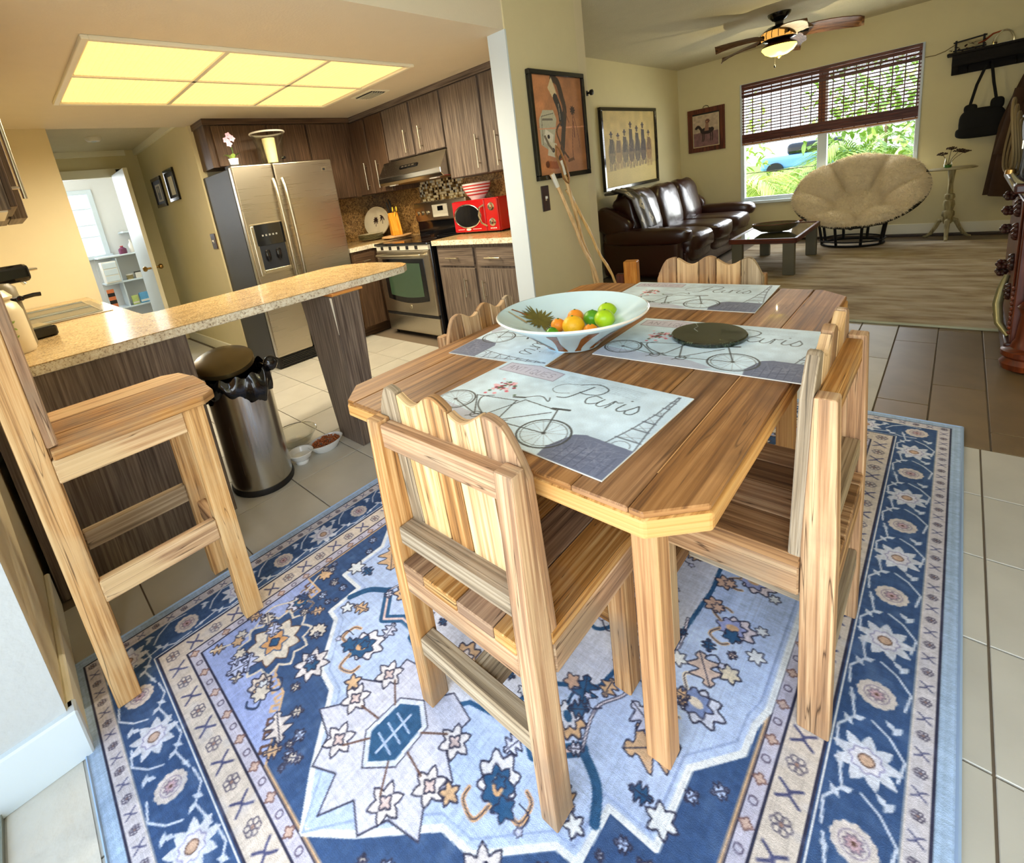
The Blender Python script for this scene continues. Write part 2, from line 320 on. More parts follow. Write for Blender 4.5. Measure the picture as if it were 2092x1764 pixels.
def uvs(me, grain=None):
    nv = len(me.vertices); co = np.empty(nv * 3); me.vertices.foreach_get('co', co); co = co.reshape(-1, 3)
    if nv == 0: return
    if grain is None:
        d = co.max(0) - co.min(0); g = int(np.argmax(d))
    else: g = 'xyz'.index(grain)
    uvl = me.uv_layers.new(name='UVMap')
    nl = len(me.loops); vi = np.empty(nl, dtype=np.int32); me.loops.foreach_get('vertex_index', vi)
    npoly = len(me.polygons); nr = np.empty(npoly * 3); me.polygons.foreach_get('normal', nr); nr = np.abs(nr.reshape(-1, 3))
    lt = np.empty(npoly, dtype=np.int32); me.polygons.foreach_get('loop_total', lt)
    pl = np.repeat(np.arange(npoly), lt)
    na = nr.argmax(1)[pl]
    others = [(1, 2), (0, 2), (0, 1)]
    u = np.empty(nl); v = np.empty(nl); off = random.random() * 50
    for a in range(3):
        m = na == a; o1, o2 = others[a]
        if g == a: uu, vv = o1, o2; k = 0.3
        elif g == o1: uu, vv = o1, o2; k = 1
        else: uu, vv = o2, o1; k = 1
        u[m] = co[vi[m], uu] * k; v[m] = co[vi[m], vv] + a * 0.37
    arr = np.stack([u + off, v + off * 0.7], 1).astype(np.float32).ravel()
    uvl.data.foreach_set('uv', arr)
def tag(o, label, cat, group=None):
    o['label'] = label; o['category'] = cat
    if group: o['group'] = group
    return o
def thing(name, label, cat, loc=(0, 0, 0), rz=0.0, group=None):
    o = bpy.data.objects.new(name, None); o.empty_display_size = 0.1; COL.objects.link(o); o.location = loc; o.rotation_euler = (0, 0, rz)
    return tag(o, label, cat, group)
def st(o): o['kind'] = 'structure'; return o
def B(name, mat, parent, x0, x1, y0, y1, z0, z1, grain=None, bev=0.0, seg=1):
    """box part with its own transform at its centre"""
    c = ((x0 + x1) / 2, (y0 + y1) / 2, (z0 + z1) / 2)
    return MB().box(x0 - c[0], x1 - c[0], y0 - c[1], y1 - c[1], z0 - c[2], z1 - c[2]).build(name, mat, parent, grain, bev, loc=c, seg=seg)
def dup(root, loc=None, rz=None, label=None, group=None):
    r = root.copy(); COL.objects.link(r)
    if loc: r.location = loc
    if rz is not None: r.rotation_euler = (0, 0, rz)
    if label: r['label'] = label
    if group: r['group'] = group
    for ch in list(root.children):
        c = ch.copy(); COL.objects.link(c); c.parent = r
        for g in list(ch.children):
            d = g.copy(); COL.objects.link(d); d.parent = c
    return r

# ------------------------------------------------------------------ raster painter for flat prints
class Ras:
    def __init__(s, w, h, res, bg):
        s.w, s.h, s.res = w, h, res; s.nx = int(round(w / res)); s.ny = int(round(h / res))
        s.a = np.empty((s.ny, s.nx, 3), np.float32); s.a[:] = np.array(bg, np.float32) / 255.0
    def win(s, x0, x1, y0, y1):
        i0 = max(0, int(x0 / s.res) - 1); i1 = min(s.nx, int(x1 / s.res) + 2); j0 = max(0, int(y0 / s.res) - 1); j1 = min(s.ny, int(y1 / s.res) + 2)
        if i1 <= i0 or j1 <= j0: return None
        X, Y = np.meshgrid((np.arange(i0, i1) + .5) * s.res, (np.arange(j0, j1) + .5) * s.res)
        return i0, i1, j0, j1, X, Y
    def put(s, W, m, col, al=1.0):
        i0, i1, j0, j1 = W[:4]; sub = s.a[j0:j1, i0:i1]; c = np.array(col, np.float32) / 255.0
        sub[m] = sub[m] * (1 - al) + c * al
    def poly(s, pts, col, al=1.0):
        P = np.array(pts, float); W = s.win(P[:, 0].min(), P[:, 0].max(), P[:, 1].min(), P[:, 1].max())
        if W is None: return
        X, Y = W[4], W[5]; ins = np.zeros(X.shape, bool); n = len(P)
        for i in range(n):
            x1, y1 = P[i]; x2, y2 = P[(i + 1) % n]
            if y1 == y2: continue
            c = ((y1 > Y) != (y2 > Y)) & (X < (x2 - x1) * (Y - y1) / (y2 - y1) + x1); ins ^= c
        s.put(W, ins, col, al)
    def line(s, pts, wd, col, al=1.0, closed=False):
        P = [np.array(p, float) for p in pts]
        if closed: P.append(P[0])
        for a, b in zip(P[:-1], P[1:]):
            W = s.win(min(a[0], b[0]) - wd, max(a[0], b[0]) + wd, min(a[1], b[1]) - wd, max(a[1], b[1]) + wd)
            if W is None: continue
            X, Y = W[4], W[5]; d = b - a; L2 = d @ d + 1e-12
            t = np.clip(((X - a[0]) * d[0] + (Y - a[1]) * d[1]) / L2, 0, 1)
            m = (X - a[0] - t * d[0]) ** 2 + (Y - a[1] - t * d[1]) ** 2 < (wd / 2) ** 2; s.put(W, m, col, al)
    def disc(s, cx, cy, r, col, ry=None, al=1.0):
        ry = ry or r; W = s.win(cx - r, cx + r, cy - ry, cy + ry)
        if W is None: return
        s.put(W, ((W[4] - cx) / r) ** 2 + ((W[5] - cy) / ry) ** 2 < 1, col, al)
    def ring(s, cx, cy, r, wd, col, ry=None, al=1.0, a0=0, a1=2 * PI):
        ry = ry or r; n = 30
        s.line([(cx + r * math.cos(a0 + (a1 - a0) * i / n), cy + ry * math.sin(a0 + (a1 - a0) * i / n)) for i in range(n + 1)], wd, col, al)
    def curve(s, pts, wd, col, al=1.0, k=8):
        P = [np.array(p, float) for p in pts]; Q = [P[0]] + P + [P[-1]]; out = []
        for i in range(1, len(Q) - 2):
            for j in range(k):
                t = j / k; out.append(0.5 * (2 * Q[i] + (Q[i + 1] - Q[i - 1]) * t + (2 * Q[i - 1] - 5 * Q[i] + 4 * Q[i + 1] - Q[i + 2]) * t * t + (3 * Q[i] - Q[i - 1] - 3 * Q[i + 1] + Q[i + 2]) * t ** 3))
        out.append(P[-1]); s.line(out, wd, col, al)
    def star(s, cx, cy, r, n, depth, col, rot=0.0, sy=1.0, edge=None):
        pts = []
        for i in range(n * 4):
            a = rot + 2 * PI * i / (n * 4); q = r * (1 - depth * (0.5 - 0.5 * math.cos(a * n - rot * n))); pts.append((cx + q * math.cos(a), cy + q * math.sin(a) * sy))
        s.poly(pts, col)
        if edge: s.line(pts, edge[0], edge[1], closed=True)
    def noise(s, amp, cell, seed=0):
        r = np.random.RandomState(seed); gx = int(s.nx * s.res / cell) + 3; gy = int(s.ny * s.res / cell) + 3; g = r.rand(gy, gx)
        X = (np.arange(s.nx) + .5) * s.res / cell; Y = (np.arange(s.ny) + .5) * s.res / cell
        i = X.astype(int); j = Y.astype(int); fx = (X - i)[None, :]; fy = (Y - j)[:, None]; fx = fx * fx * (3 - 2 * fx); fy = fy * fy * (3 - 2 * fy)
        a = g[np.ix_(j, i)]; b = g[np.ix_(j, i + 1)]; c = g[np.ix_(j + 1, i)]; d = g[np.ix_(j + 1, i + 1)]
        return ((a * (1 - fx) + b * fx) * (1 - fy) + (c * (1 - fx) + d * fx) * fy - 0.5) * 2 * amp
def sheet(name, R, ss, mat, parent=None, loc=(0, 0, 0), rot=(0, 0, 0), sub=1):
    """fine mesh whose points carry the printed colours; lies in xy, lower-left corner at its origin"""
    a = R.a; ny = (a.shape[0] // sub) * sub; nx = (a.shape[1] // sub) * sub
    a = a[:ny, :nx].reshape(ny // sub, sub, nx // sub, sub, 3).mean((1, 3)); a = np.clip(a, 0, 1)
    lin = np.where(a <= 0.04045, a / 12.92, ((a + 0.055) / 1.055) ** 2.4)
    ny, nx = a.shape[:2]; X, Y = np.meshgrid(np.linspace(0, R.w, nx), np.linspace(0, R.h, ny))
    co = np.stack([X, Y, np.zeros_like(X)], -1).astype(np.float32).reshape(-1)
    me = bpy.data.meshes.new(name); me.vertices.add(nx * ny); me.vertices.foreach_set('co', co)
    idx = np.arange(nx * ny, dtype=np.int32).reshape(ny, nx)
    q = np.stack([idx[:-1, :-1], idx[:-1, 1:], idx[1:, 1:], idx[1:, :-1]], -1).reshape(-1, 4); nf = len(q)
    me.loops.add(nf * 4); me.loops.foreach_set('vertex_index', q.reshape(-1)); me.polygons.add(nf)
    me.polygons.foreach_set('loop_start', np.arange(nf, dtype=np.int32) * 4); me.polygons.foreach_set('loop_total', np.full(nf, 4, np.int32))
    me.update(calc_edges=True)
    ca = me.color_attributes.new('Col', 'FLOAT_COLOR', 'POINT')
    ca.data.foreach_set('color', np.concatenate([lin.reshape(-1, 3), np.ones((nx * ny, 1))], 1).astype(np.float32).ravel())
    me.materials.append(mat)
    o = bpy.data.objects.new(name, me); COL.objects.link(o); o.location = loc; o.rotation_euler = rot
    if parent: o.parent = parent
    return o
# =================================================================== STRUCTURE
KX = -4.83; KC = 2.20; LC = 2.53
def S(name, mat, *b, **k): return st(B(name, mat, None, *b, **k))
floor = st(MB().box(-8.6, 1.3, -0.9, 7.95, -0.12, -0.006).build('floor', grout_m))
# square stone tiles on a fixed grid, in the kitchen and the dining area
def tile(mat, x0, x1, y0, y1):
    g = 0.0025; w_, h_ = x1 - x0 - 2 * g, y1 - y0 - 2 * g
    key = (mat.name, round(w_, 3), round(h_, 3))
    if key not in TM:
        o = MB().cbox((0, 0, -0.005), (w_, h_, 0.01)).build('tile', mat, None, bev=0.0015); TM[key] = o; first = o
    else:
        o = TM[key].copy(); COL.objects.link(o)
    o.parent = floor; o.location = ((x0 + x1) / 2, (y0 + y1) / 2, random.uniform(-0.0006, 0.0)); return o
TM = {}
tile_g = tile_m
# give tile colour a per-object shift
def objvar(m, amt=0.16):
    t = m.node_tree; b = t.nodes['Principled BSDF']; l = b.inputs['Base Color'].links[0]; src = l.from_socket
    oi = t.nodes.new('ShaderNodeObjectInfo'); hs = t.nodes.new('ShaderNodeHueSaturation'); ma = t.nodes.new('ShaderNodeMath'); ma.operation = 'MULTIPLY_ADD'
    ma.inputs[1].default_value = amt; ma.inputs[2].default_value = 1 - amt / 2
    t.links.new(oi.outputs['Random'], ma.inputs[0]); t.links.new(ma.outputs[0], hs.inputs['Value']); t.links.new(src, hs.inputs['Color']); t.links.new(hs.outputs[0], b.inputs['Base Color'])
for m_ in (tile_m,): objvar(m_, 0.10)
for m_ in (plank_lt, plank_dk): objvar(m_, 0.25)
RX0, RX1, RY0, RY1 = -1.90, 0.08, -0.17, 2.73
XL = [-4.97 + 0.340 * i for i in range(0, 19)]
YL = [-0.64 + 0.357 * i for i in range(0, 10)]
for i in range(len(XL) - 1):
    for j in range(len(YL) - 1):
        x0, x1, y0, y1 = XL[i], XL[i + 1], YL[j], YL[j + 1]
        if x0 > RX0 + 0.02 and x1 < RX1 - 0.01 and y0 > RY0 + 0.02 and y1 < RY1 - 0.02: continue
        if x1 < -4.4 and y1 > 1.6: continue
        if x0 < -2.3 and x1 > -4.9 and y1 < 0.45: continue
        tile(tile_m, x0, x1, y0, y1)
for i in range(6):
    for j in range(1):
        tile(tile_m, -4.97 - 0.34 * (i + 1), -4.97 - 0.34 * i, 0.43, 0.787); tile(tile_m, -4.97 - 0.34 * (i + 1), -4.97 - 0.34 * i, 0.787, 1.144); tile(tile_m, -4.97 - 0.34 * (i + 1), -4.97 - 0.34 * i, 1.144, 1.50)
for i in range(-12, 8):
    x0 = -0.41 + 0.19 * i; off = [0.0, 0.35, 0.62, 0.17][i % 4]; y = 2.573
    if x0 < -2.0 and True:
        pass
    cuts = [2.573] + [v for v in (2.573 + off, 2.573 + off + 0.92) if 2.62 < v < 4.5] + [4.6]
    for a, b_ in zip(cuts[:-1], cuts[1:]):
        tile(plank_dk if x0 > -0.25 else plank_lt, x0, x0 + 0.19, a, b_)  # browner plank colour on the right, paler on the left
S('trim_1', plain('dark_floor_board', C(62, 46, 30), 0.6), -3.02, 1.1, 7.72, 7.795, 0.0, 0.02)

wall_north = None
# kitchen and hall
S('wall_stove', wall_y, KX - 0.1, -1.99, 3.35, 3.46, 0, LC + 0.1)
S('wall_fridge', wall_y, KX - 0.1, KX, 1.55, 3.35, 0, LC)
S('wall_hall_right', wall_m, -6.75, -4.80, 1.535, 1.60, 0, LC)
S('wall_sink', wall_y, KX - 0.1, KX, -0.2, 0.56, 0, LC)
S('wall_hall_left', wall_m, -6.75, KX - 0.1, 0.46, 0.56, 0, LC)
S('wall_left', wall_y, -4.93, -1.54, -0.30, -0.172, 0, LC)
S('wall_picture', wall_m, -2.10, -1.99, 2.55, 3.46, 0, LC + 0.1)
S('ceiling_kitchen', ceil_m, KX - 0.02, -2.0, -0.3, 3.35, KC, LC + 0.1)
S('ceiling_hall', popcorn, -6.85, KX - 0.02, 0.46, 1.60, 2.31, 2.4)
S('trim_2', cream_trim, -6.75, KX - 0.02, 1.505, 1.535, 2.25, 2.31)
S('trim_3', cream_trim, -6.77, -6.73, 0.56, 1.42, 2.25, 2.31)
S('ceiling', popcorn, -3.2, 1.3, 3.46, 8.0, LC, LC + 0.1)
S('ceiling_dining', ceil_m, -2.0, 1.3, -0.9, 3.46, LC, LC + 0.1)
S('wall_living_left', wall_m, -3.12, -3.02, 3.46, 7.9, 0, LC)
S('wall_right', wall_m, 1.1, 1.2, -0.5, 7.9, 0, LC)
S('trim_4', trim_m, -2.125, -1.985, 2.538, 2.552, 0, KC)
# window wall of the living room, with its opening
WX0, WX1, WZ0, WZ1 = -2.19, -0.36, 0.52, 2.13
m = MB(); m.box(-3.1, WX0, 7.8, 7.92, 0, LC); m.box(WX1, 1.2, 7.8, 7.92, 0, LC); m.box(WX0, WX1, 7.8, 7.92, 0, WZ0); m.box(WX0, WX1, 7.8, 7.92, WZ1, LC)
st(m.build('wall_window', wall_m))
S('baseboard_window', cream_trim, -3.02, 1.1, 7.785, 7.8, 0.02, 0.14, bev=0.004)
S('baseboard_living', cream_trim, -3.02, -3.0, 3.46, 7.8, 0.0, 0.12, bev=0.004)
S('baseboard_hall', cream_trim, -6.7, -4.80, 1.52, 1.535, 0, 0.11, bev=0.004)
# end of the left wall and its white baseboards
S('wall_left_end', daylit_wall, -1.57, -1.535, -0.345, -0.172, 0.14, LC)
S('baseboard_left', cream_trim, -2.3, -1.54, -0.173, -0.155, 0, 0.15, bev=0.005)
S('baseboard_left_end', trim_m, -1.57, -1.515, -0.345, -0.152, 0, 0.15, bev=0.005)
S('floor_threshold', plain('worn_stone', C(206, 202, 190), 0.6, var=0.15, bump=0.4, bscale=30), -1.52, 1.1, -0.33, -0.18, -0.004, 0.003)
# sliding glass door behind the camera: frame, track, panes
gd = st(MB().box(-1.62, -1.545, -0.44, -0.36, 0, 2.1).build('door_glass', trim_m))
B('door_frame', trim_m, gd, -1.62, 1.1, -0.44, -0.36, 2.05, 2.12); B('track', plain('aluminium_track', C(150, 152, 140), 0.4, 0.7), gd, -1.56, 1.1, -0.44, -0.335, 0, 0.02)
B('track_rail', nickel, gd, -1.56, 1.1, -0.40, -0.392, 0.02, 0.04); B('track_rail', nickel, gd, -1.56, 1.1, -0.365, -0.357, 0.02, 0.04)
B('stile', trim_m, gd, -0.25, -0.19, -0.42, -0.38, 0.02, 2.06); B('glass_pane', mirror_gl, gd, -1.54, 1.05, -0.402, -0.398, 0.04, 2.05)
m = MB(); m.box(-1.62, 1.2, -0.44, -0.36, 2.12, LC); st(m.build('wall_door_head', wall_m))
S('wall_left_outer', daylit_wall, -1.7, -1.57, -0.5, -0.30, 0, LC)
# ground outside
S('ground', lawn_m, -14, 12, 7.95, 42, -0.3, -0.1)
S('ground_patio', plain('patio_concrete', C(190, 186, 176), 0.8, var=0.1), -9, 9, -8, -0.45, -0.2, -0.02)

# living window frame: window_1 > frame members and panes
win = st(MB().box(WX0, WX0 + 0.05, 7.78, 7.86, WZ0, WZ1).build('window_1', trim_m, bev=0.004))
B('jamb', trim_m, win, WX1 - 0.04, WX1, 7.78, 7.86, WZ0, WZ1, bev=0.004)
B('head', trim_m, win, WX0, WX1, 7.80, 7.86, WZ1 - 0.04, WZ1)
B('sill', trim_m, win, WX0 - 0.01, WX1 + 0.01, 7.74, 7.86, WZ0, WZ0 + 0.04, bev=0.005)
B('mullion', trim_m, win, -1.31, -1.21, 7.79, 7.86, WZ0, WZ1, bev=0.004)
for a, b_ in ((WX0 + 0.05, -1.31), (-1.21, WX1 - 0.04)):
    B('meeting_rail', trim_m, win, a, b_, 7.80, 7.85, 1.32, 1.37, bev=0.003)
    B('muntin', plain('grey_muntin', C(150, 156, 130), 0.5), win, a, b_, 7.82, 7.83, 0.938, 0.948)
    B('lower_rail', trim_m, win, a, b_, 7.80, 7.85, WZ0 + 0.04, WZ0 + 0.09, bev=0.003)
    B('glass_pane', mirror_gl, win, a, b_, 7.828, 7.832, WZ0 + 0.06, WZ1 - 0.04)

# pantry beyond the hall
m = MB(); m.box(-6.85, -6.75, 0.4, 0.62, 0, LC); m.box(-6.85, -6.75, 1.30, 1.60, 0, LC); m.box(-6.85, -6.75, 0.62, 1.30, 2.05, LC)
st(m.build('wall_pantry_front', wall_m))
S('wall_pantry_far_low', pantry_wall, -8.5, -8.4, 0.3, 1.9, 0, 1.17); S('wall_pantry_far_high', pantry_wall, -8.5, -8.4, 0.3, 1.9, 2.02, LC)
S('wall_pantry_far_side', pantry_wall, -8.5, -8.4, 1.22, 1.9, 1.17, 2.02)
S('wall_pantry_right', pantry_wall, -8.4, -6.85, 1.80, 1.9, 0, LC); S('wall_pantry_left', pantry_wall, -8.5, -6.85, 0.2, 0.3, 0, LC)
S('ceiling_pantry', pantry_wall, -8.5, -6.85, 0.2, 1.9, 2.4, 2.5)
w2 = st(MB().box(-8.42, -8.37, 1.18, 1.24, 1.12, 2.06).build('window_2', trim_m, bev=0.004))
B('head', trim_m, w2, -8.42, -8.37, 0.3, 1.24, 2.0, 2.06, bev=0.004); B('sill', trim_m, w2, -8.42, -8.34, 0.3, 1.26, 1.12, 1.17, bev=0.004)
for z in (1.42, 1.58, 1.80): B('muntin', trim_m, w2, -8.41, -8.39, 0.3, 1.2, z, z + 0.015)
B('glass_pane', plain('daylight_glow_pane', C(230, 240, 250), 0.2, emis=(0.85, 0.92, 1, 1), estr=0.75), w2, -8.42, -8.41, 0.3, 1.2, 1.15, 2.02)  # daylight outside is put into the pane as a glow
dr = st(B('door_1', cream_trim, None, -6.79, -6.73, 0.56, 0.63, 0, 2.05, bev=0.004))
B('door_frame', cream_trim, dr, -6.79 + 6.76, -6.73 + 6.76, 1.28 - .595, 1.35 - .595, -1.025, 1.08); B('door_frame', cream_trim, dr, -0.03, 0.03, -0.03, .75, 1.0, 1.09)
# open door leaf, swung into the hall, with its knobs
lf = st(B('door_2', trim_m, None, -6.73, -6.10, 1.225, 1.262, 0.02, 2.04, bev=0.003))
B('edge_strip', cream_trim, lf, 0.305, 0.318, -0.019, 0.019, -1.0, 1.01)
for sgn in (-1, 1):
    MB().lathe([(0.012, 0), (0.012, 0.035), (0.026, 0.045), (0.03, 0.062), (0.02, 0.078), (0.0001, 0.08)], n=16).build('door_knob', brass, lf, smooth=True, loc=(0.25, 0.018 * sgn, -0.05), rot=(-sgn * PI / 2, 0, 0))
# shelf unit of the pantry with its things
sh = thing('pantry_shelf', 'white built-in shelf unit in the bright room beyond the hall', 'shelf', (-8.1, 1.45, 0))
B('upright', trim_m, sh, -0.28, 0.22, 0.33, 0.35, 0, 1.42); B('upright', trim_m, sh, -0.28, 0.02, -0.23, -0.215, 0.38, 1.10)
for z in (0.02, 0.40, 0.76, 1.12, 1.42): B('shelf_board', trim_m, sh, -0.30, 0.02 if z > 1.2 else 0.05, -0.42 if z < 1.2 else -0.05, 0.35, z, z + 0.022, bev=0.003)
B('back_panel', pantry_wall, sh, -0.30, -0.285, -0.42, 0.35, 0.0, 1.14)
def bottle(name, label, cat, x, y, z, r, h, mat, capmat=None, neck=0.35):
    t = thing(name, label, cat, (x, y, z))
    MB().lathe([(r * 0.95, 0), (r, 0.01), (r, h * 0.6), (r * neck, h * 0.82), (r * neck, h * 0.92)], n=16).build('body', mat, t, smooth=True)
    MB().lathe([(r * neck * 1.15, h * 0.9), (r * neck * 1.15, h)], n=12).build('cap', capmat or black_m, t)
    return t
jug = bottle('detergent_jug', 'big black jug with a pale label on the middle pantry shelf', 'jug', -8.12, 1.62, 0.782, 0.085, 0.30, black_gl)
B('label', plastic_w, jug, 0.07, 0.087, -0.04, 0.04, 0.05, 0.14)
bottle('amber_bottle', 'brown square-shouldered bottle on the top pantry shelf, rightmost there', 'bottle', -8.12, 1.60, 1.142, 0.06, 0.24, plain('amber_plastic', C(104, 44, 20), 0.3))
bottle('white_bottle', 'slim white bottle left of the brown bottle on the pantry shelf', 'bottle', -8.12, 1.46, 1.142, 0.035, 0.18, plastic_w, plastic_w)
bottle('tan_bottle', 'small tan bottle between the white and brown bottles on the pantry shelf', 'bottle', -8.10, 1.525, 1.142, 0.025, 0.16, aged_w)
bottle('purple_bottle', 'low purple bottle at the left end of the top pantry shelf', 'bottle', -8.10, 1.34, 1.142, 0.05, 0.11, plain('purple_plastic', C(110, 50, 80), 0.4), plain('red_cap', C(190, 70, 60), 0.4))
t = thing('drawer_box', 'white three-drawer plastic organiser box on the pantry shelf', 'organiser', (-8.12, 1.12, 0.782))
B('case', plastic_w, t, -0.1, 0.1, -0.08, 0.09, 0, 0.29, bev=0.004)
for k in range(3): B('drawer', trim_m, t, 0.09, 0.108, -0.07, 0.08, 0.02 + 0.09 * k, 0.095 + 0.09 * k, bev=0.003)
t = thing('small_tin', 'small tan tin with white lid beside the drawer box in the pantry', 'tin', (-8.1, 1.33, 0.782))
MB().lathe([(0.04, 0), (0.04, 0.06)], n=16).build('body', aged_w, t, smooth=True); MB().lathe([(0.043, 0.06), (0.043, 0.075)], n=16).build('lid', plastic_w, t)
t = thing('picture_box', 'little black-topped box right of the tan tin in the pantry', 'box', (-8.1, 1.43, 0.782)); B('carton', plastic_w, t, -0.04, 0.04, -0.035, 0.035, 0, 0.08); B('lid', black_m, t, -0.042, 0.042, -0.037, 0.037, 0.08, 0.09)
t = thing('blue_bag', 'blue and white printed packet on the low pantry shelf', 'packet', (-8.1, 1.42, 0.422)); MB().cbox((0, 0, 0.075), (0.05, 0.11, 0.15)).build('pouch', plain('blue_print', C(100, 170, 214), 0.5, var=0.4, scale=20), t, bev=0.012, seg=2); B('band', plastic_w, t, 0.024, 0.028, -0.05, 0.05, 0.02, 0.05)
t = thing('green_bag', 'yellow-green packet left of the blue packet on the low pantry shelf', 'packet', (-8.1, 1.31, 0.422)); MB().cbox((0, 0, 0.065), (0.05, 0.08, 0.13)).build('pouch', plain('green_print', C(190, 206, 120), 0.5, var=0.4, scale=20), t, bev=0.01, seg=2); B('band', plastic_w, t, 0.024, 0.028, -0.035, 0.035, 0.02, 0.04)
t = thing('patterned_curtain', 'orange, red and black checked hanging behind the doorway in the pantry', 'hanging', (-8.05, 1.04, 0.40)); 
for k in range(6): B('patch', (black_m, plain('orange_patch%d' % k, C(214, 120, 70), 0.8))[k % 2], t, -0.01, 0.01, -0.03, 0.05, 0.05 * k, 0.05 * k + 0.05)
t = thing('smoke_detector', 'round white smoke detector on the dim hall ceiling', 'detector', (-5.9, 1.02, 2.31))
MB().lathe([(0.05, -0.035), (0.065, -0.02), (0.07, 0)], n=24).build('housing', plastic_w, t, smooth=True); MB().lathe([(0.02, -0.04), (0.02, -0.033)], n=16).build('button', trim_m, t)

# ceiling light panel: six lit tiles in a white grid
lp = thing('ceiling_light_panel', 'large recessed yellow-lit ceiling light of six prismatic panels', 'light', (-3.36, 1.49, KC))
X0, X1, Y0, Y1 = -0.60, 0.60, -0.92, 0.92
for a in ((X0 - .03, X1 + .03, Y0 - .03, Y0), (X0 - .03, X1 + .03, Y1, Y1 + .03), (X0 - .03, X0, Y0, Y1), (X1, X1 + .03, Y0, Y1)): B('frame', cream_trim, lp, a[0], a[1], a[2], a[3], -0.02, 0.0, bev=0.003)
B('bar', cream_trim, lp, -0.012, 0.012, Y0, Y1, -0.014, 0.0)
for y in (-0.307, 0.307): B('bar', cream_trim, lp, X0, X1, y - 0.012, y + 0.012, -0.014, 0.0)
g = MB(); g.box(-0.288, 0.288, -0.293, 0.293, -0.004, 0.0)
for k in range(20): g.box(-0.288, 0.288, -0.29 + k * 0.029, -0.2865 + k * 0.029, -0.0075, -0.004)
for k in range(40): g.box(-0.288 + k * 0.0144, -0.286 + k * 0.0144, -0.293, 0.293, -0.006, -0.004)
p0 = None
for ix in (-1, 1):
    for iy in (-1, 0, 1):
        if p0 is None: p0 = g.build('light_panel', light_panel, lp); q = p0
        else: q = p0.copy(); COL.objects.link(q)
        q.location = (ix * 0.306, iy * 0.614, -0.001)
for ix in (-1, 1):
    for iy in (-1, 0, 1):
        for jy in (-0.15, 0.15):
            sl_ = bpy.data.lights.new('panel_fill_spot', 'SPOT'); sl_.energy = 14; sl_.color = (1.0, 0.88, 0.66); sl_.shadow_soft_size = 0.0; sl_.spot_size = math.radians(172); sl_.spot_blend = 0.6  # unseen spots added below the panels for extra kitchen light
            so_ = bpy.data.objects.new('panel_fill_spot', sl_); COL.objects.link(so_); so_.location = (-3.36 + ix * 0.306, 1.49 + iy * 0.614 + jy, KC - 0.03)
t = thing('ceiling_vent', 'small white louvred air vent on the kitchen ceiling', 'vent', (-3.55, 2.63, KC))
B('frame', cream_trim, t, -0.15, 0.15, -0.10, 0.10, -0.008, 0, bev=0.002)
B('duct', black_m, t, -0.12, 0.12, -0.07, 0.07, -0.0095, -0.008)
for k in range(6): MB().cbox((0, 0, 0), (0.24, 0.016, 0.003)).build('louvre', cream_trim, t, loc=(0, -0.06 + k * 0.024, -0.016), rot=(0.6, 0, 0))

# =================================================================== KITCHEN
def bar_handle(par, p, ln, axis, out, r=0.006, off=0.032, mat=nickel):
    """bar pull centred at p on the face; axis 'x','y','z'; out = outward unit vector"""
    ax = {'x': Vector((1, 0, 0)), 'y': Vector((0, 1, 0)), 'z': Vector((0, 0, 1))}[axis]; o_ = Vector(out); P = Vector(p)
    m = MB(); m.tube([P + o_ * off - ax * ln / 2, P + o_ * off + ax * ln / 2], r, 10)
    for s_ in (-0.36, 0.36): m.tube([P + ax * ln * s_, P + ax * ln * s_ + o_ * off], r * 0.75, 8)
    return m.build('handle', mat, par, smooth=True)
def cabinet(name, label, x0, x1, y0, y1, z0, z1, doors, face='y', mat=lam_m, group=None, drawers=(), toe=0.0):
    """doors: (a0,a1,z0,z1,handle(a,zc,len) or None)"""
    cx, cy = (x0 + x1) / 2, (y0 + y1) / 2
    t = thing(name, label, 'cabinet', (cx, cy, z0), 0, group)
    B('body', mat, t, x0 - cx, x1 - cx, y0 - cy, y1 - cy, toe, z1 - z0, grain='z', bev=0.001)
    if toe: B('plinth', lam_dk, t, x0 - cx + (0.0 if face == 'y' else 0), x1 - cx - (0.06 if face == 'x' else 0), y0 - cy + (0.06 if face == 'y' else 0), y1 - cy, 0, toe)
    for kind, L in (('door', doors), ('drawer', drawers)):
        for (a0, a1, b0, b1, h) in L:
            gz = 'z' if kind == 'door' else ('x' if face == 'y' else 'y')
            if face == 'y': d = B(kind, mat, t, a0 - cx, a1 - cx, y0 - cy - 0.02, y0 - cy, b0 - z0, b1 - z0, grain=gz, bev=0.0025); ctr = ((a0 + a1) / 2, y0 - 0.01, (b0 + b1) / 2); out = (0, -1, 0)
            else: d = B(kind, mat, t, x1 - cx, x1 - cx + 0.02, a0 - cy, a1 - cy, b0 - z0, b1 - z0, grain=gz, bev=0.0025); ctr = (x1 + 0.01, (a0 + a1) / 2, (b0 + b1) / 2); out = (1, 0, 0)
            if h:
                ha, hz, hl, hax = h
                p = ((ha - ctr[0], -0.01, hz - ctr[2]) if face == 'y' else (0.01, ha - ctr[1], hz - ctr[2]))
                bar_handle(d, p, hl, hax, out)
    return t
G = 'grey-brown wall cabinets along the stove wall'
cabinet('wall_cabinet', 'wall cabinet with two long doors in the corner left of the range hood', -4.60, -3.945, 3.02, 3.35, 1.40, 2.15, [(-4.56, -4.265, 1.405, 2.14, (-4.33, 1.585, 0.27, 'z')), (-4.24, -3.955, 1.405, 2.14, (-4.12, 1.585, 0.27, 'z'))], mat=lam_dk)
cabinet('wall_cabinet', 'short wall cabinet with two doors directly above the range hood', -3.945, -3.115, 3.02, 3.35, 1.68, 2.15, [(-3.935, -3.54, 1.685, 2.14, (-3.62, 1.815, 0.20, 'z')), (-3.515, -3.125, 1.685, 2.14, (-3.41, 1.815, 0.20, 'z'))])
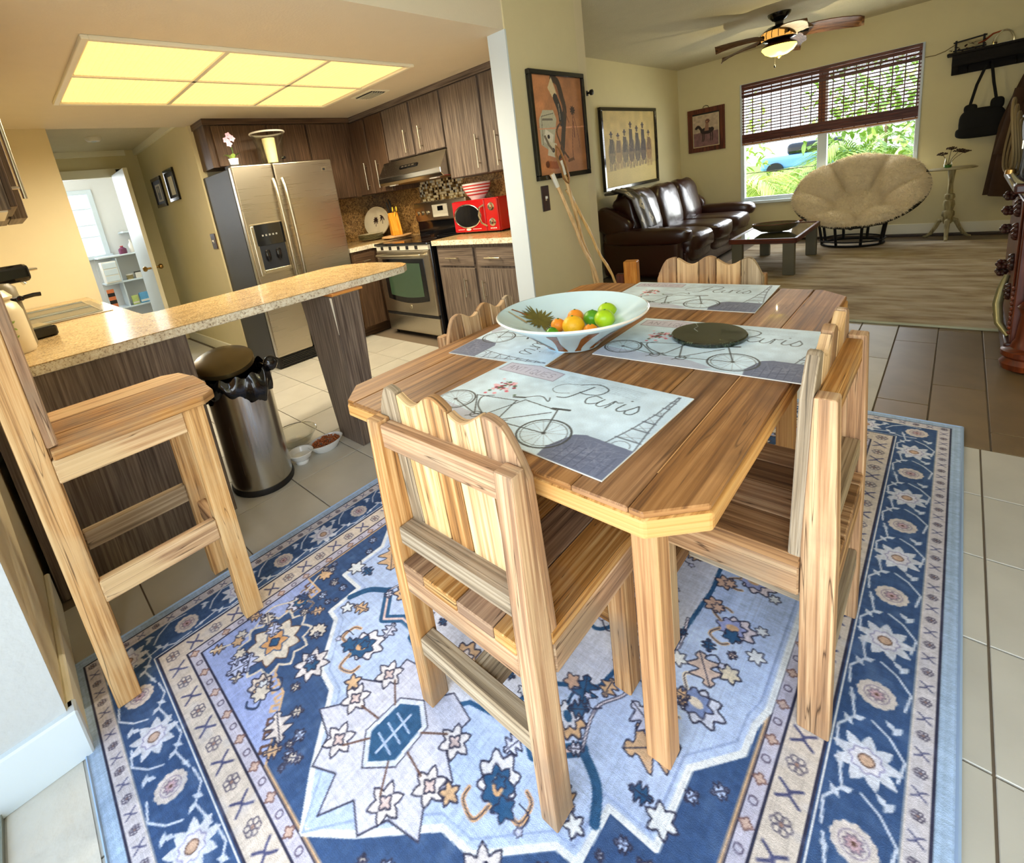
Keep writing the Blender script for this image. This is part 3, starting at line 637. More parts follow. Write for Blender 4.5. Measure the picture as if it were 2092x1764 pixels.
cabinet('wall_cabinet', 'wall cabinet with two long doors above the red microwave', -3.115, -2.11, 3.02, 3.35, 1.41, 2.15, [(-3.105, -2.68, 1.415, 2.14, (-2.74, 1.59, 0.26, 'z')), (-2.645, -2.22, 1.415, 2.14, (-2.53, 1.58, 0.26, 'z'))])
cabinet('wall_cabinet', 'dark wall cabinet with two low doors above the refrigerator', KX, -4.52, 1.57, 2.495, 1.80, 2.15, [(1.62, 2.09, 1.805, 2.14, None), (2.11, 2.485, 1.805, 2.14, None)], face='x', mat=lam_dk)
cabinet('wall_cabinet', 'dark corner wall cabinet with one tall door right of the refrigerator', KX, -4.52, 2.50, 3.0, 1.40, 2.15, [(2.505, 2.93, 1.405, 2.14, (2.60, 1.43, 0.06, 'y'))], face='x', mat=lam_dk)
S('trim_5', lam_m, -4.60, -2.11, 3.0, 3.35, 2.15, 2.2, grain='x'); S('trim_6', lam_dk, KX, -4.50, 1.56, 3.02, 2.15, 2.2, grain='y')
cabinet('base_cabinet', 'grey oak base cabinet with two drawers over two doors under the microwave', -3.18, -2.12, 2.77, 3.335, 0.0, 0.87, [(-3.15, -2.73, 0.11, 0.675, (-2.84, 0.515, 0.16, 'z')), (-2.69, -2.22, 0.11, 0.675, (-2.635, 0.505, 0.16, 'z'))], drawers=[(-3.15, -2.73, 0.695, 0.845, (-2.96, 0.765, 0.14, 'x')), (-2.69, -2.22, 0.695, 0.845, (-2.50, 0.765, 0.16, 'x'))], toe=0.1)
cabinet('base_cabinet', 'dark base cabinet with drawer and door between refrigerator and stove', KX + 0.03, -4.12, 2.48, 3.335, 0.0, 0.87, [(2.50, 2.74, 0.11, 0.66, None)], face='x', mat=lam_dk, drawers=[(2.50, 2.74, 0.69, 0.845, (2.62, 0.77, 0.08, 'y'))], toe=0.1)
cabinet('filler_cabinet', 'narrow dark filler cabinet tight against the left side of the stove', -4.10, -4.0, 2.79, 3.335, 0.0, 0.87, [(-4.095, -4.005, 0.11, 0.86, None)], mat=lam_dk, toe=0.1)
def counter(name, label, poly, z0=0.875, z1=0.92):
    t = thing(name, label, 'countertop', (0, 0, 0))
    MB().prism(poly, z1 - 0.002, z1).build('laminate_top', granite, t)
    MB().prism(poly, z0, z1 - 0.002).build('edge_band', granite_edge, t, bev=0.002)
    return t
counter('countertop', 'speckled tan countertop under the red microwave', [(-3.19, 2.725), (-2.105, 2.725), (-2.105, 3.345), (-3.19, 3.345)])
counter('countertop', 'speckled tan corner countertop with plates left of the stove', [(-4.825, 2.47), (-4.10, 2.47), (-4.10, 2.74), (-4.0, 2.76), (-4.0, 3.345), (-4.825, 3.345)])
S('trim_7', splash, -4.825, -3.96, 3.33, 3.35, 0.921, 1.40); S('trim_8', splash, -3.30, -2.105, 3.33, 3.35, 0.921, 1.41); S('trim_9', splash, KX, KX + 0.015, 2.48, 3.33, 0.921, 1.40)
# mosaic of little squares behind the stove: real relief, joined
mo = MB(); 
mos_mats = []
mm_, tt, bb = base_mat('mosaic_tile'); NN = tt.nodes; tcx = NN.new('ShaderNodeTexCoord'); wn = NN.new('ShaderNodeTexWhiteNoise'); mp = NN.new('ShaderNodeVectorMath'); mp.operation = 'SNAP'; mp.inputs[1].default_value = (0.025, 1.0, 0.025)
sub_ = NN.new('ShaderNodeVectorMath'); sub_.operation = 'ADD'; sub_.inputs[1].default_value = (0.0, 0.0, 0.0)
tt.links.new(tcx.outputs['Object'], sub_.inputs[0]); tt.links.new(sub_.outputs[0], mp.inputs[0]); tt.links.new(mp.outputs[0], wn.inputs['Vector']); rr_ = NN.new('ShaderNodeValToRGB'); rr_.color_ramp.interpolation = 'CONSTANT'; e = rr_.color_ramp.elements
e[0].color = C(240, 226, 180); e[1].position = 0.35; e[1].color = C(120, 92, 50)
for p_, c_ in ((0.55, C(60, 44, 28)), (0.72, C(186, 156, 100)), (0.88, C(210, 210, 190))): x = e.new(p_); x.color = c_
tt.links.new(wn.outputs['Value'], rr_.inputs[0]); tt.links.new(rr_.outputs[0], bb.inputs['Base Color']); bb.inputs['Roughness'].default_value = 0.15
for i in range(27):
    for j in range(24): mo.box(i * 0.025 + 0.0015, i * 0.025 + 0.0235, -0.006, 0, j * 0.025 + 0.0015, j * 0.025 + 0.0235)
mos = mo.build('mosaic_tiles', mm_, None, loc=(-3.96, 3.349, 0.92)); mos['kind'] = 'stuff'; mos.name = 'trim_10'; mos['kind'] = 'structure'
S('trim_11', grout_m, -3.96, -3.285, 3.346, 3.35, 0.92, 1.53)

# refrigerator
fr = thing('refrigerator', 'tall stainless side-by-side refrigerator with black ice dispenser', 'refrigerator', (-4.46, 2.005, 0))
B('body', black_side, fr, -0.36, 0.29, -0.455, 0.455, 0.02, 1.745, bev=0.006)
fd = B('freezer_door', steel, fr, 0.295, 0.36, -0.455, -0.115, 0.115, 1.76, bev=0.012, seg=3)
rd = B('fridge_door', steel, fr, 0.295, 0.36, -0.105, 0.455, 0.115, 1.76, bev=0.012, seg=3)
B('base_grille', black_m, fr, 0.25, 0.33, -0.45, 0.45, 0.01, 0.105)
gm = MB()
for k in range(5): gm.box(0.331, 0.336, -0.42, 0.42, 0.025 + k * 0.015, 0.032 + k * 0.015)
gm.build('grille_slats', black_gl, fr)
B('top_hinge_cover', black_m, fr, 0.2, 0.34, -0.44, -0.36, 1.745, 1.77); B('foot', black_m, fr, 0.26, 0.30, -0.44, -0.40, 0, 0.02); B('foot', black_m, fr, 0.26, 0.30, 0.40, 0.44, 0, 0.02)
def arch_handle(par, y, z0, z1):
    pts = []
    for k in range(13):
        a = k / 12; pts.append((0.0325 + 0.012 + 0.045 * math.sin(PI * a) ** 0.45, y, z0 + (z1 - z0) * a))
    return MB().tube(pts, 0.0155, 10).build('handle', nickel, par, smooth=True)
arch_handle(fd, -0.135 + 0.285 - 0.0, 0.70 - 0.9375, 1.63 - 0.9375); arch_handle(rd, -0.055 - 0.175, 0.70 - 0.9375, 1.63 - 0.9375)
B('badge', nickel, rd, 0.0325, 0.034, 0.165, 0.21, 0.72, 0.755)
B('badge_mark', black_m, rd, 0.034, 0.0345, 0.176, 0.199, 0.728, 0.747)
ds = thing('x', 'x', 'x'); bpy.data.objects.remove(ds)
B('dispenser_frame', nickel, fd, 0.0325, 0.040, -0.14, 0.145, -0.075, 0.345, bev=0.003)
B('dispenser_bezel', nickel, fd, 0.032, 0.050, -0.142, -0.115, -0.09, 0.33, bev=0.006, seg=2)
B('dispenser_panel', black_gl, fd, 0.040, 0.045, -0.11, 0.135, 0.16, 0.335)
B('dispenser_recess', plain('dispenser_recess', C(30, 34, 42), 0.25), fd, 0.040, 0.0425, -0.10, 0.125, -0.045, 0.16)
B('dispenser_tray', nickel, fd, 0.040, 0.060, -0.105, 0.13, -0.07, -0.045, bev=0.003)
for y in (-0.045, 0.05): MB().lathe([(0.014, 0), (0.022, 0.02), (0.022, 0.08), (0.014, 0.09)], n=12, ax=0.5).build('paddle', black_gl, fd, smooth=True, loc=(0.05, y, 0.03))
for k in range(5): B('dispenser_button', plain('lit_grey_button', C(130, 130, 124), 0.4) if k == 0 else MATS['lit_grey_button'], fd, 0.045, 0.047, -0.06 + k * 0.03, -0.045 + k * 0.03, 0.235, 0.25)

# stove
sv = thing('stove', 'stainless electric range with black glass top and big oven window', 'stove', (-3.60, 3.02, 0))
B('body', black_gl, sv, -0.385, 0.395, -0.30, 0.31, 0.06, 0.895, bev=0.003)
B('cooktop', black_gl, sv, -0.40, 0.40, -0.34, 0.30, 0.895, 0.918, bev=0.006)
for (x, y, r) in ((-0.2, -0.15, 0.11), (0.2, -0.15, 0.085), (-0.2, 0.12, 0.085), (0.2, 0.12, 0.11)): MB().lathe([(r - 0.004, 0), (r, 0.0006), (r - 0.001, 0.001)], n=32, cap=False).build('burner_ring', plain('grey_ring', C(80, 80, 80), 0.3) if 'grey_ring' not in MATS else MATS['grey_ring'], sv, loc=(x, y, 0.9183))
od = B('oven_door', steel, sv, -0.385, 0.395, -0.335, -0.30, 0.245, 0.845, bev=0.006, seg=2)
B('drawer', steel, sv, -0.385, 0.395, -0.33, -0.30, 0.05, 0.215, bev=0.006, seg=2)
B('gap_strip', black_m, sv, -0.385, 0.395, -0.325, -0.30, 0.218, 0.242)
B('vent_strip', plain('pale_vent', C(210, 206, 190), 0.4), sv, -0.385, 0.395, -0.325, -0.30, 0.85, 0.892)
for k in range(5): B('vent_slot', black_m, sv, -0.31 + k * 0.13, -0.27 + k * 0.13, -0.327, -0.324, 0.855, 0.888)
win_pts = [(-0.31 + 0.62 * i / 10, 0.0) for i in range(11)]
def ovenwin(w_, zt, zb, sag, y0, y1, mat, nm):
    poly = [(-w_, zt), (w_, zt)] + [(w_ - 2 * w_ * i / 10, zb - sag * math.sin(PI * i / 10)) for i in range(11)]
    return MB().prism(poly, y0, y1, Matrix.Rotation(PI / 2, 4, 'X')).build(nm, mat, od, bev=0.003)
ovenwin(0.31, 0.225, -0.165, 0.035, 0.018, 0.021, black_gl, 'window_surround'); ovenwin(0.25, 0.185, -0.125, 0.02, 0.021, 0.0235, green_app, 'window_pane')
MB().tube([(-0.33, -0.0185, 0.255), (-0.33, -0.06, 0.262), (-0.2, -0.068, 0.262), (0.2, -0.068, 0.262), (0.33, -0.06, 0.262), (0.33, -0.0185, 0.255)], 0.013, 10).build('handle', nickel, od, smooth=True)
MB().lathe([(0.02, 0), (0.017, 0.003)], n=20).build('badge', nickel, od, loc=(0.02, -0.0185, -0.235), rot=(PI / 2, 0, 0))
cp = B('control_panel', steel, sv, -0.385, 0.385, 0.23, 0.30, 1.05, 1.24, bev=0.01, seg=2); B('splash_back', black_gl, sv, -0.38, 0.38, 0.25, 0.30, 0.918, 1.05)
for x in (-0.33, -0.26, -0.19, 0.25, 0.32): MB().lathe([(0.021, 0), (0.019, 0.02), (0.006, 0.021)], n=16).build('knob', nickel, cp, smooth=True, loc=(x, -0.036, -0.01), rot=(PI / 2, 0, 0))
B('display_plate', plain('pale_plate', C(196, 190, 170), 0.4), cp, -0.1, 0.12, -0.038, -0.034, -0.06, 0.06); B('display', black_gl, cp, -0.02, 0.06, -0.040, -0.037, 0.0, 0.045)
for k in range(4): B('foot', black_m, sv, (-0.36, 0.34)[k % 2], (-0.34, 0.36)[k % 2], (-0.28, 0.26)[k // 2], (-0.26, 0.28)[k // 2], 0, 0.06)

# range hood
hd = thing('range_hood', 'stainless under-cabinet range hood above the stove', 'hood', (-3.57, 3.1, 1.45))
pr = [(0.24, 0.0), (-0.17, 0.0), (-0.20, 0.03), (-0.20, 0.075), (-0.10, 0.22), (0.24, 0.22)]
Mx = Matrix(((0, 0, 1, 0), (1, 0, 0, 0), (0, 1, 0, 0), (0, 0, 0, 1)))
MB().prism(pr, -0.46, 0.45, Mx).build('shell', steel_v, hd, bev=0.004)
MB().cbox((0, 0, 0), (0.26, 0.006, 0.035)).build('control_strip', black_gl, hd, bev=0.002, loc=(-0.02, -0.158, 0.145), rot=(-0.6, 0, 0))
for k in range(4): MB().cbox((0, 0, 0), (0.03, 0.004, 0.012)).build('switch', nickel, hd, loc=(-0.1 + k * 0.05, -0.163, 0.146), rot=(-0.6, 0, 0))
B('filter', plain('amber_filter', C(150, 110, 54), 0.4, 0.5), hd, -0.38, 0.36, -0.12, 0.2, -0.006, 0.001)
for x in (-0.3, 0.3): B('lamp_lens', plastic_w, hd, x - 0.05, x + 0.05, -0.16, -0.125, -0.008, 0.0)

# microwave and striped bowl
mw = thing('microwave', 'glossy red retro microwave with oval chrome door ring', 'microwave', (-2.93, 3.18, 0.92), 0.02)
B('body', red_m, mw, -0.265, 0.265, -0.12, 0.15, 0.012, 0.29, bev=0.01, seg=2); B('door', red_m, mw, -0.262, 0.12, -0.14, -0.12, 0.016, 0.286, bev=0.006)
B('control_face', red_m, mw, 0.122, 0.262, -0.138, -0.12, 0.016, 0.286, bev=0.006)
ov = lambda rx, rz, y, wd: [(rx * math.cos(2 * PI * i / 40) - 0.085, y, rz * math.sin(2 * PI * i / 40) + 0.155) for i in range(40)]
MB().tube(ov(0.155, 0.10, -0.142, 0), 0.007, 8, closed=True).build('chrome_ring', chrome, mw, smooth=True)
MB().prism([(0.15 * math.cos(2 * PI * i / 40) - 0.085, 0.095 * math.sin(2 * PI * i / 40) + 0.155) for i in range(40)], 0.139, 0.143, Matrix.Rotation(PI / 2, 4, 'X')).build('window_pane', black_gl, mw)
MB().tube([(0.115, -0.14, 0.24), (0.085, -0.165, 0.22), (0.075, -0.17, 0.155), (0.095, -0.165, 0.09), (0.13, -0.14, 0.06)], 0.008, 8).build('handle', chrome, mw, smooth=True)
for z in (0.22, 0.09): MB().lathe([(0.036, 0), (0.034, 0.005), (0.022, 0.007), (0.02, 0.02), (0.002, 0.021)], n=20).build('dial', chrome, mw, smooth=True, loc=(0.195, -0.137, z), rot=(PI / 2, 0, 0))
B('lettering_strip', plastic_w, mw, -0.22, -0.14, -0.1415, -0.1402, 0.040, 0.043); B('lettering_strip', plastic_w, mw, -0.04, 0.06, -0.1415, -0.1402, 0.040, 0.043)
MB().prism([(0.03 * math.cos(2 * PI * i / 20) - 0.09, 0.010 * math.sin(2 * PI * i / 20) + 0.040) for i in range(20)], 0.1402, 0.1418, Matrix.Rotation(PI / 2, 4, 'X')).build('badge', plastic_w, mw)
for k in range(4): B('button', plastic_w, mw, 0.165 + 0.018 * k, 0.176 + 0.018 * k, -0.1395, -0.1378, 0.035, 0.043)
for k in range(4): B('foot', black_m, mw, (-0.22, 0.2)[k % 2], (-0.2, 0.22)[k % 2], (-0.1, 0.1)[k // 2], (-0.08, 0.12)[k // 2], 0, 0.012)
bw = thing('striped_bowl', 'white mixing bowl with red stripes on top of the microwave', 'bowl', (-2.99, 3.18, 1.21))
prof = [(0.06, 0.0), (0.068, 0.012), (0.095, 0.045), (0.118, 0.09), (0.128, 0.135), (0.132, 0.14), (0.124, 0.137), (0.112, 0.092), (0.088, 0.048), (0.05, 0.016), (0.0001, 0.012)]
MB().lathe(prof, n=36).build('bowl_body', porcelain, bw, smooth=True)
stripe = plain('red_stripe', C(196, 60, 54), 0.3)
for z, r, r2 in ((0.035, 0.0885, 0.096), (0.062, 0.105, 0.110), (0.088, 0.118, 0.1205), (0.112, 0.1240, 0.1268)): MB().lathe([(r, z), (r2 + 0.001, z + 0.012)], n=36, cap=False).build('stripe', stripe, bw, smooth=True)

# plates, knife block
pl_ = thing('serving_platter', 'oval cream platter with two dark palm trees leaning on the splashback', 'platter', (-4.56, 3.18, 0.922))
mt_ = MB().lathe([(0.0001, 0.0), (0.6, 0.004), (0.82, 0.01), (1.0, 0.045), (1.0, 0.055), (0.80, 0.022), (0.0001, 0.012)], n=40, ax=0.235, ay=0.165)
pp = mt_.build('dish', stoneware, pl_, smooth=True, loc=(0, 0.02, 0.175), rot=(PI / 2 - 0.18, 0, 0))
palm_bk = plain('dark_glaze', C(44, 22, 20), 0.3)
def flat_palm(par, x, y, s, mat, z=0.0165, rot=0):
    m = MB()
    for k in range(9):
        a = rot + (-0.25 + k / 8 * 1.5) * PI; pts = []
        L_ = s * (0.9 + 0.2 * random.random()); tipx, tipy = L_ * math.cos(a), L_ * math.sin(a) - s * 0.15; nx_, ny_ = -math.sin(a), math.cos(a)
        pts = [(x, y), (x + tipx * .5 + nx_ * s * .16, y + tipy * .5 + ny_ * s * .16), (x + tipx, y + tipy), (x + tipx * .5 - nx_ * s * .16, y + tipy * .5 - ny_ * s * .16)]
        m.prism(pts, z, z + 0.0015)
    m.prism([(x - s * .08, y - s * 1.3), (x + s * .08, y - s * 1.3), (x + s * .05, y), (x - s * .05, y)], z, z + 0.0015)
    return m.build('painted_palm', mat, par)
flat_palm(pp, -0.055, 0.02, 0.055, palm_bk); flat_palm(pp, 0.075, 0.055, 0.062, palm_bk)
base = thing('dinner_plate', 'x', 'plate', (-4.50, 3.0, 0.9225), 0, 'stack of cream plates on the corner counter')
MB().lathe([(0.06, 0.0), (0.075, 0.004), (0.135, 0.014), (0.137, 0.018), (0.07, 0.008), (0.0001, 0.006)], n=32).build('dish', stoneware, base, smooth=True)
MB().lathe([(0.1345, 0.0135), (0.1385, 0.0165), (0.1355, 0.0190)], n=32, cap=False).build('rim_band', plain('green_band', C(110, 104, 60), 0.4), base, smooth=True)
base['label'] = 'lowest cream plate of the small stack before the palm platter'
names = ['second cream plate from the bottom of the stack by the platter', 'third cream plate from the bottom of the stack by the platter', 'fourth cream plate from the bottom of the stack by the platter', 'topmost cream plate of the stack before the palm platter']
for k in range(4): dup(base, (-4.50 + random.uniform(-.004, .004), 3.0, 0.9225 + 0.013 * (k + 1)), label=names[k])
kb = thing('lazy_susan', 'round pale wooden turntable under the knife block', 'turntable', (-4.13, 3.08, 0.921))
MB().lathe([(0.09, 0), (0.09, 0.012), (0.155, 0.014), (0.16, 0.026), (0.15, 0.03), (0.0001, 0.030)], n=36).build('disc', board_pale, kb, smooth=True); MB().lathe([(0.1605, 0.016), (0.1625, 0.024), (0.1605, 0.028)], n=36, cap=False).build('rim', table_edge, kb)
kn = thing('knife_block', 'orange wood knife block with dark-handled knives and yellow scissors', 'knife block', (-4.13, 3.08, 0.952), -0.5)
orange_w = wood('honey_wood', (C(196, 110, 30), C(224, 146, 52), C(240, 176, 84)), 4, 40, 0.45, 0.1, 0.1)
Mk = Matrix.Rotation(PI / 2, 4, 'X')
MB().prism([(-0.09, 0), (0.09, 0), (0.09, 0.05), (-0.03, 0.235), (-0.10, 0.19)], -0.05, 0.05, Mk).build('block', orange_w, kn, bev=0.004)
for k in range(5):
    x = -0.085 + 0.014 * (k % 3); y = -0.03 + 0.03 * (k // 3) + 0.008 * (k % 2)
    MB().tube([(x + 0.03, y, 0.20 + 0.02 * (k % 3)), (x - 0.075 - 0.008 * k, y, 0.31 + 0.015 * k)], 0.009, 8).build('knife_handle', lam_dk if k % 2 else black_m, kn, smooth=True)
sc_ = MB()
for sx_ in (-1, 1): sc_.tube([(0.0 + 0.018 * math.cos(2 * PI * i / 12), 0.02 + 0.02 * sx_, 0.265 + 0.022 * math.sin(2 * PI * i / 12)) for i in range(12)], 0.005, 6, closed=True)
sc_.tube([(0, 0.02, 0.24), (0.0, 0.01, 0.19)], 0.005, 6); sc_.build('scissors', plain('yellow_plastic', C(236, 206, 60), 0.35), kn, smooth=True)

# things on the refrigerator
orc = thing('orchid', 'pink orchid in a small white pot on the refrigerator', 'plant', (-4.22, 1.635, 1.76))
MB().lathe([(0.028, 0), (0.038, 0.06), (0.040, 0.068), (0.034, 0.066), (0.0001, 0.055)], n=24).build('pot', porcelain, orc, smooth=True)
def leaf_mesh(m, base_, dir_, L_, w_, droop=0.5, n=6, up=(0, 0, 1)):
    b0 = Vector(base_); d = Vector(dir_).normalized(); sd = d.cross(Vector(up)); sd = sd.normalized() if sd.length > 1e-4 else Vector((1, 0, 0)); vs = []; fs = []
    for i in range(n + 1):
        t_ = i / n; p = b0 + d * L_ * t_ + Vector((0, 0, -droop * L_ * t_ * t_)); ww = w_ * math.sin(PI * min(1, t_ * 0.92 + 0.06)) + 0.0005
        vs += [p - sd * ww, p + Vector((0, 0, -ww * 0.25)), p + sd * ww]
    for i in range(n):
        a = 3 * i; fs += [(a, a + 1, a + 4, a + 3), (a + 1, a + 2, a + 5, a + 4)]
    m.add(vs, fs)
m = MB(); leaf_mesh(m, (0, 0, 0.06), (0.2, -0.8, 1.0), 0.13, 0.024, 0.5); m.build('leaf', leafm, orc, smooth=True)
m = MB(); leaf_mesh(m, (0, 0, 0.06), (0.3, 0.7, 1.2), 0.11, 0.018, 0.4); m.build('leaf', leaf_dk, orc, smooth=True)
m = MB(); leaf_mesh(m, (0, 0, 0.06), (0.6, -0.1, 1.3), 0.09, 0.018, 0.4); m.build('leaf', leafm, orc, smooth=True)
MB().tube([(0, 0, 0.06), (0, 0.01, 0.13), (0, 0.0, 0.19), (0.01, -0.02, 0.23)], 0.0025, 6).build('stem', leaf_dk, orc)
pinkm = plain('orchid_pink', C(226, 176, 200), 0.5, var=0.2, scale=60)
for (y, z) in ((-0.03, 0.215), (0.02, 0.225), (-0.005, 0.25), (-0.012, 0.185)):
    m = MB()
    for k in range(5):
        a = 2 * PI * k / 5; leaf_mesh(m, (0.015, y, z), (0.35, math.cos(a), math.sin(a)), 0.028, 0.011, 0.1, 4, up=(1, 0, 0.01))
    m.sphere((0.02, y, z), 0.005, 8, 6); m.build('flower', pinkm, orc, smooth=True)
pt = thing('drink_dispenser', 'clear flared plastic drink pitcher with tube standing on the refrigerator', 'pitcher', (-4.27, 1.99, 1.76))
MB().lathe([(0.085, 0.0), (0.088, 0.01), (0.135, 0.255), (0.145, 0.262), (0.145, 0.27), (0.132, 0.265), (0.084, 0.015), (0.0001, 0.012)], n=36).build('jar', jar_gl, pt, smooth=True)
MB().lathe([(0.045, 0.02), (0.055, 0.225)], n=20, cap=False).build('ice_core', plain('ribbed_core', C(240, 226, 170), 0.2, var=0.2, scale=30), pt, smooth=True); MB().lathe([(0.146, 0.262), (0.15, 0.27), (0.146, 0.276)], n=36, cap=False).build('rim', plastic_w, pt)
MB().tube([(0.09, 0.05, 0.045), (0.125, 0.055, 0.045)], 0.012, 8).build('tap', black_gl, pt)

# hall wall pictures and switches
def frame_pic(name, label, w_, h_, fw, fmat, R, loc, rot, depth=0.02, cat='picture', mat_border=None):
    """hangs in xz plane facing -y before rotation"""
    t = thing(name, label, cat, loc); t.rotation_euler = rot
    m = MB(); m.box(-w_ / 2, w_ / 2, -depth, 0, -h_ / 2, -h_ / 2 + fw); m.box(-w_ / 2, w_ / 2, -depth, 0, h_ / 2 - fw, h_ / 2)
    m.box(-w_ / 2, -w_ / 2 + fw, -depth, 0, -h_ / 2 + fw, h_ / 2 - fw); m.box(w_ / 2 - fw, w_ / 2, -depth, 0, -h_ / 2 + fw, h_ / 2 - fw)
    m.build('frame', fmat, t, bev=0.003)
    B('backing', black_m, t, -w_ / 2 + fw * .5, w_ / 2 - fw * .5, -depth * .4, -0.001, -h_ / 2 + fw * .5, h_ / 2 - fw * .5)
    sheet('print', R, 1, artm, t, (-w_ / 2 + fw, -depth * .5, -h_ / 2 + fw), (PI / 2, 0, 0))
    return t
R1 = Ras(0.30, 0.24, 0.004, (24, 18, 16)); R1.poly([(0.05, 0.03), (0.25, 0.03), (0.25, 0.21), (0.05, 0.21)], (206, 196, 160)); R1.poly([(0.09, 0.05), (0.2, 0.05), (0.2, 0.19), (0.09, 0.19)], (90, 84, 60)); R1.disc(0.14, 0.15, 0.03, (180, 170, 130))
frame_pic('hall_picture', 'black framed picture with dark mount on the hall wall, left of two', 0.38, 0.32, 0.035, black_gl, R1, (-6.22, 1.534, 1.77), (0, 0, 0))
R2 = Ras(0.27, 0.24, 0.004, (30, 24, 20)); R2.poly([(0.06, 0.03), (0.21, 0.03), (0.21, 0.21), (0.06, 0.21)], (236, 232, 214))
frame_pic('hall_picture', 'black framed picture with bright white sheet on the hall wall, nearer the refrigerator', 0.34, 0.32, 0.035, black_gl, R2, (-5.69, 1.534, 1.79), (0, 0, 0))
def switch(label, loc, rz, w_=0.08, h_=0.125):
    t = thing('light_switch', label, 'switch', loc, rz)
    B('plate', mahog, t, -w_ / 2, w_ / 2, -0.008, 0, -h_ / 2, h_ / 2, bev=0.003); B('toggle_slot', nickel, t, -0.008, 0.008, -0.0095, -0.008, -0.016, 0.016)
    B('toggle', plastic_w, t, -0.005, 0.005, -0.02, -0.009, -0.002, 0.014); return t
switch('dark brown light switch with white toggle on the white column', (-1.989, 2.78, 1.165), PI / 2, 0.085, 0.17)
switch('dark brown light switch on the cream hall wall just left of the refrigerator', (-4.885, 1.534, 1.18), 0, 0.12, 0.145)
# peninsula
pb = thing('breakfast_bar', 'dark grey oak peninsula base under the long speckled bar top', 'cabinet', (-2.6, 0.15, 0))
B('front_panel', lam_m, pb, 0.27, 0.29, -0.30, 0.36, 0.0, 0.875, grain='z'); B('carcass', lam_dk, pb, -0.25, 0.27, -0.30, 0.345, 0.08, 0.875, grain='z')
B('end_panel', lam_dk, pb, -0.25, 0.27, 0.345, 0.36, 0.0, 0.875, grain='z'); B('plinth', black_m, pb, -0.2, 0.25, -0.30, 0.34, 0, 0.08)
bc = thing('countertop', 'long speckled tan laminate bar top running from the sink to its rounded tip', 'countertop', (0, 0, 0))
poly = [(-4.825, -0.17), (-2.295, -0.17), (-2.285, 1.62), (-2.30, 1.72), (-2.36, 1.79), (-2.45, 1.82), (-2.80, 1.815), (-2.98, 1.74), (-3.06, 1.62), (-2.95, 0.56), (-2.98, 0.49), (-4.825, 0.47)]
MB().prism(poly, 0.917, 0.92).build('laminate_top', granite, bc); MB().prism(poly, 0.878, 0.917).build('edge_band', granite_edge, bc, bev=0.003)
sc2 = thing('sink_cabinet', 'dark base cabinet below the sink counter', 'cabinet', (-3.85, 0.12, 0)); B('body', lam_dk, sc2, -0.95, 0.92, -0.28, 0.32, 0.1, 0.877, grain='z'); B('plinth', black_m, sc2, -0.95, 0.92, -0.28, 0.26, 0, 0.1)
for k in range(4): B('door', lam_dk, sc2, -0.93 + k * 0.46, -0.49 + k * 0.46, 0.32, 0.34, 0.12, 0.85, grain='z', bev=0.002)
ft = thing('bar_support', 'tapered grey oak box post holding up the free end of the bar', 'post', (-2.38, 1.25, 0))
m = MB(); m.add([(-0.11, -0.06, 0), (0.13, -0.06, 0), (0.13, 0.06, 0), (-0.11, 0.06, 0), (-0.24, -0.06, 0.865), (0.13, -0.06, 0.865), (0.13, 0.11, 0.865), (-0.24, 0.11, 0.865)], [(0, 3, 2, 1), (4, 5, 6, 7), (0, 1, 5, 4), (1, 2, 6, 5), (2, 3, 7, 6), (3, 0, 4, 7)])
m.build('post', lam_m, ft, grain='z', bev=0.002); B('shim', orange_w, ft, -0.1, 0.12, -0.05, 0.14, 0.865, 0.877)
m = MB(); m.add([(0.112, -0.0605, 0.86), (0.131, -0.0605, 0.86), (0.131, -0.0605, 0.66), (0.112, -0.0635, 0.86), (0.1312, -0.0635, 0.86), (0.1312, -0.0625, 0.66)], [(0, 1, 2), (3, 5, 4), (0, 3, 4, 1), (1, 4, 5, 2), (2, 5, 3, 0)]); m.build('chipped_edge', plain('bare_chip', C(236, 226, 204), 0.7), ft)
# sink
sk = thing('kitchen_sink', 'double-bowl stainless sink set in the counter by the wall', 'sink', (-3.95, 0.19, 0.92))
B('rim', steel, sk, -0.48, 0.48, -0.26, 0.25, 0.0, 0.006, bev=0.003)
for x in (-0.23, 0.23):
    b_ = MB(); poly2 = [(x - 0.2, -0.2), (x + 0.2, -0.2), (x + 0.2, 0.2), (x - 0.2, 0.2)]
    b_.box(x - 0.2, x + 0.2, -0.2, 0.2, 0.0062, 0.0075); b_.build('basin', plain('basin_steel', C(120, 124, 126), 0.25, 0.9) if x < 0 else MATS['basin_steel'], sk)
    MB().tube([(x - 0.2, -0.2, 0.009), (x + 0.2, -0.2, 0.009), (x + 0.2, 0.2, 0.009), (x - 0.2, 0.2, 0.009)], 0.006, 8, closed=True).build('basin_lip', chrome, sk, smooth=True)
MB().tube([(0, -0.22, 0.006), (0, -0.22, 0.22), (0, -0.18, 0.27), (0, -0.10, 0.27), (0, -0.07, 0.22)], 0.012, 10).build('faucet', chrome, sk, smooth=True)
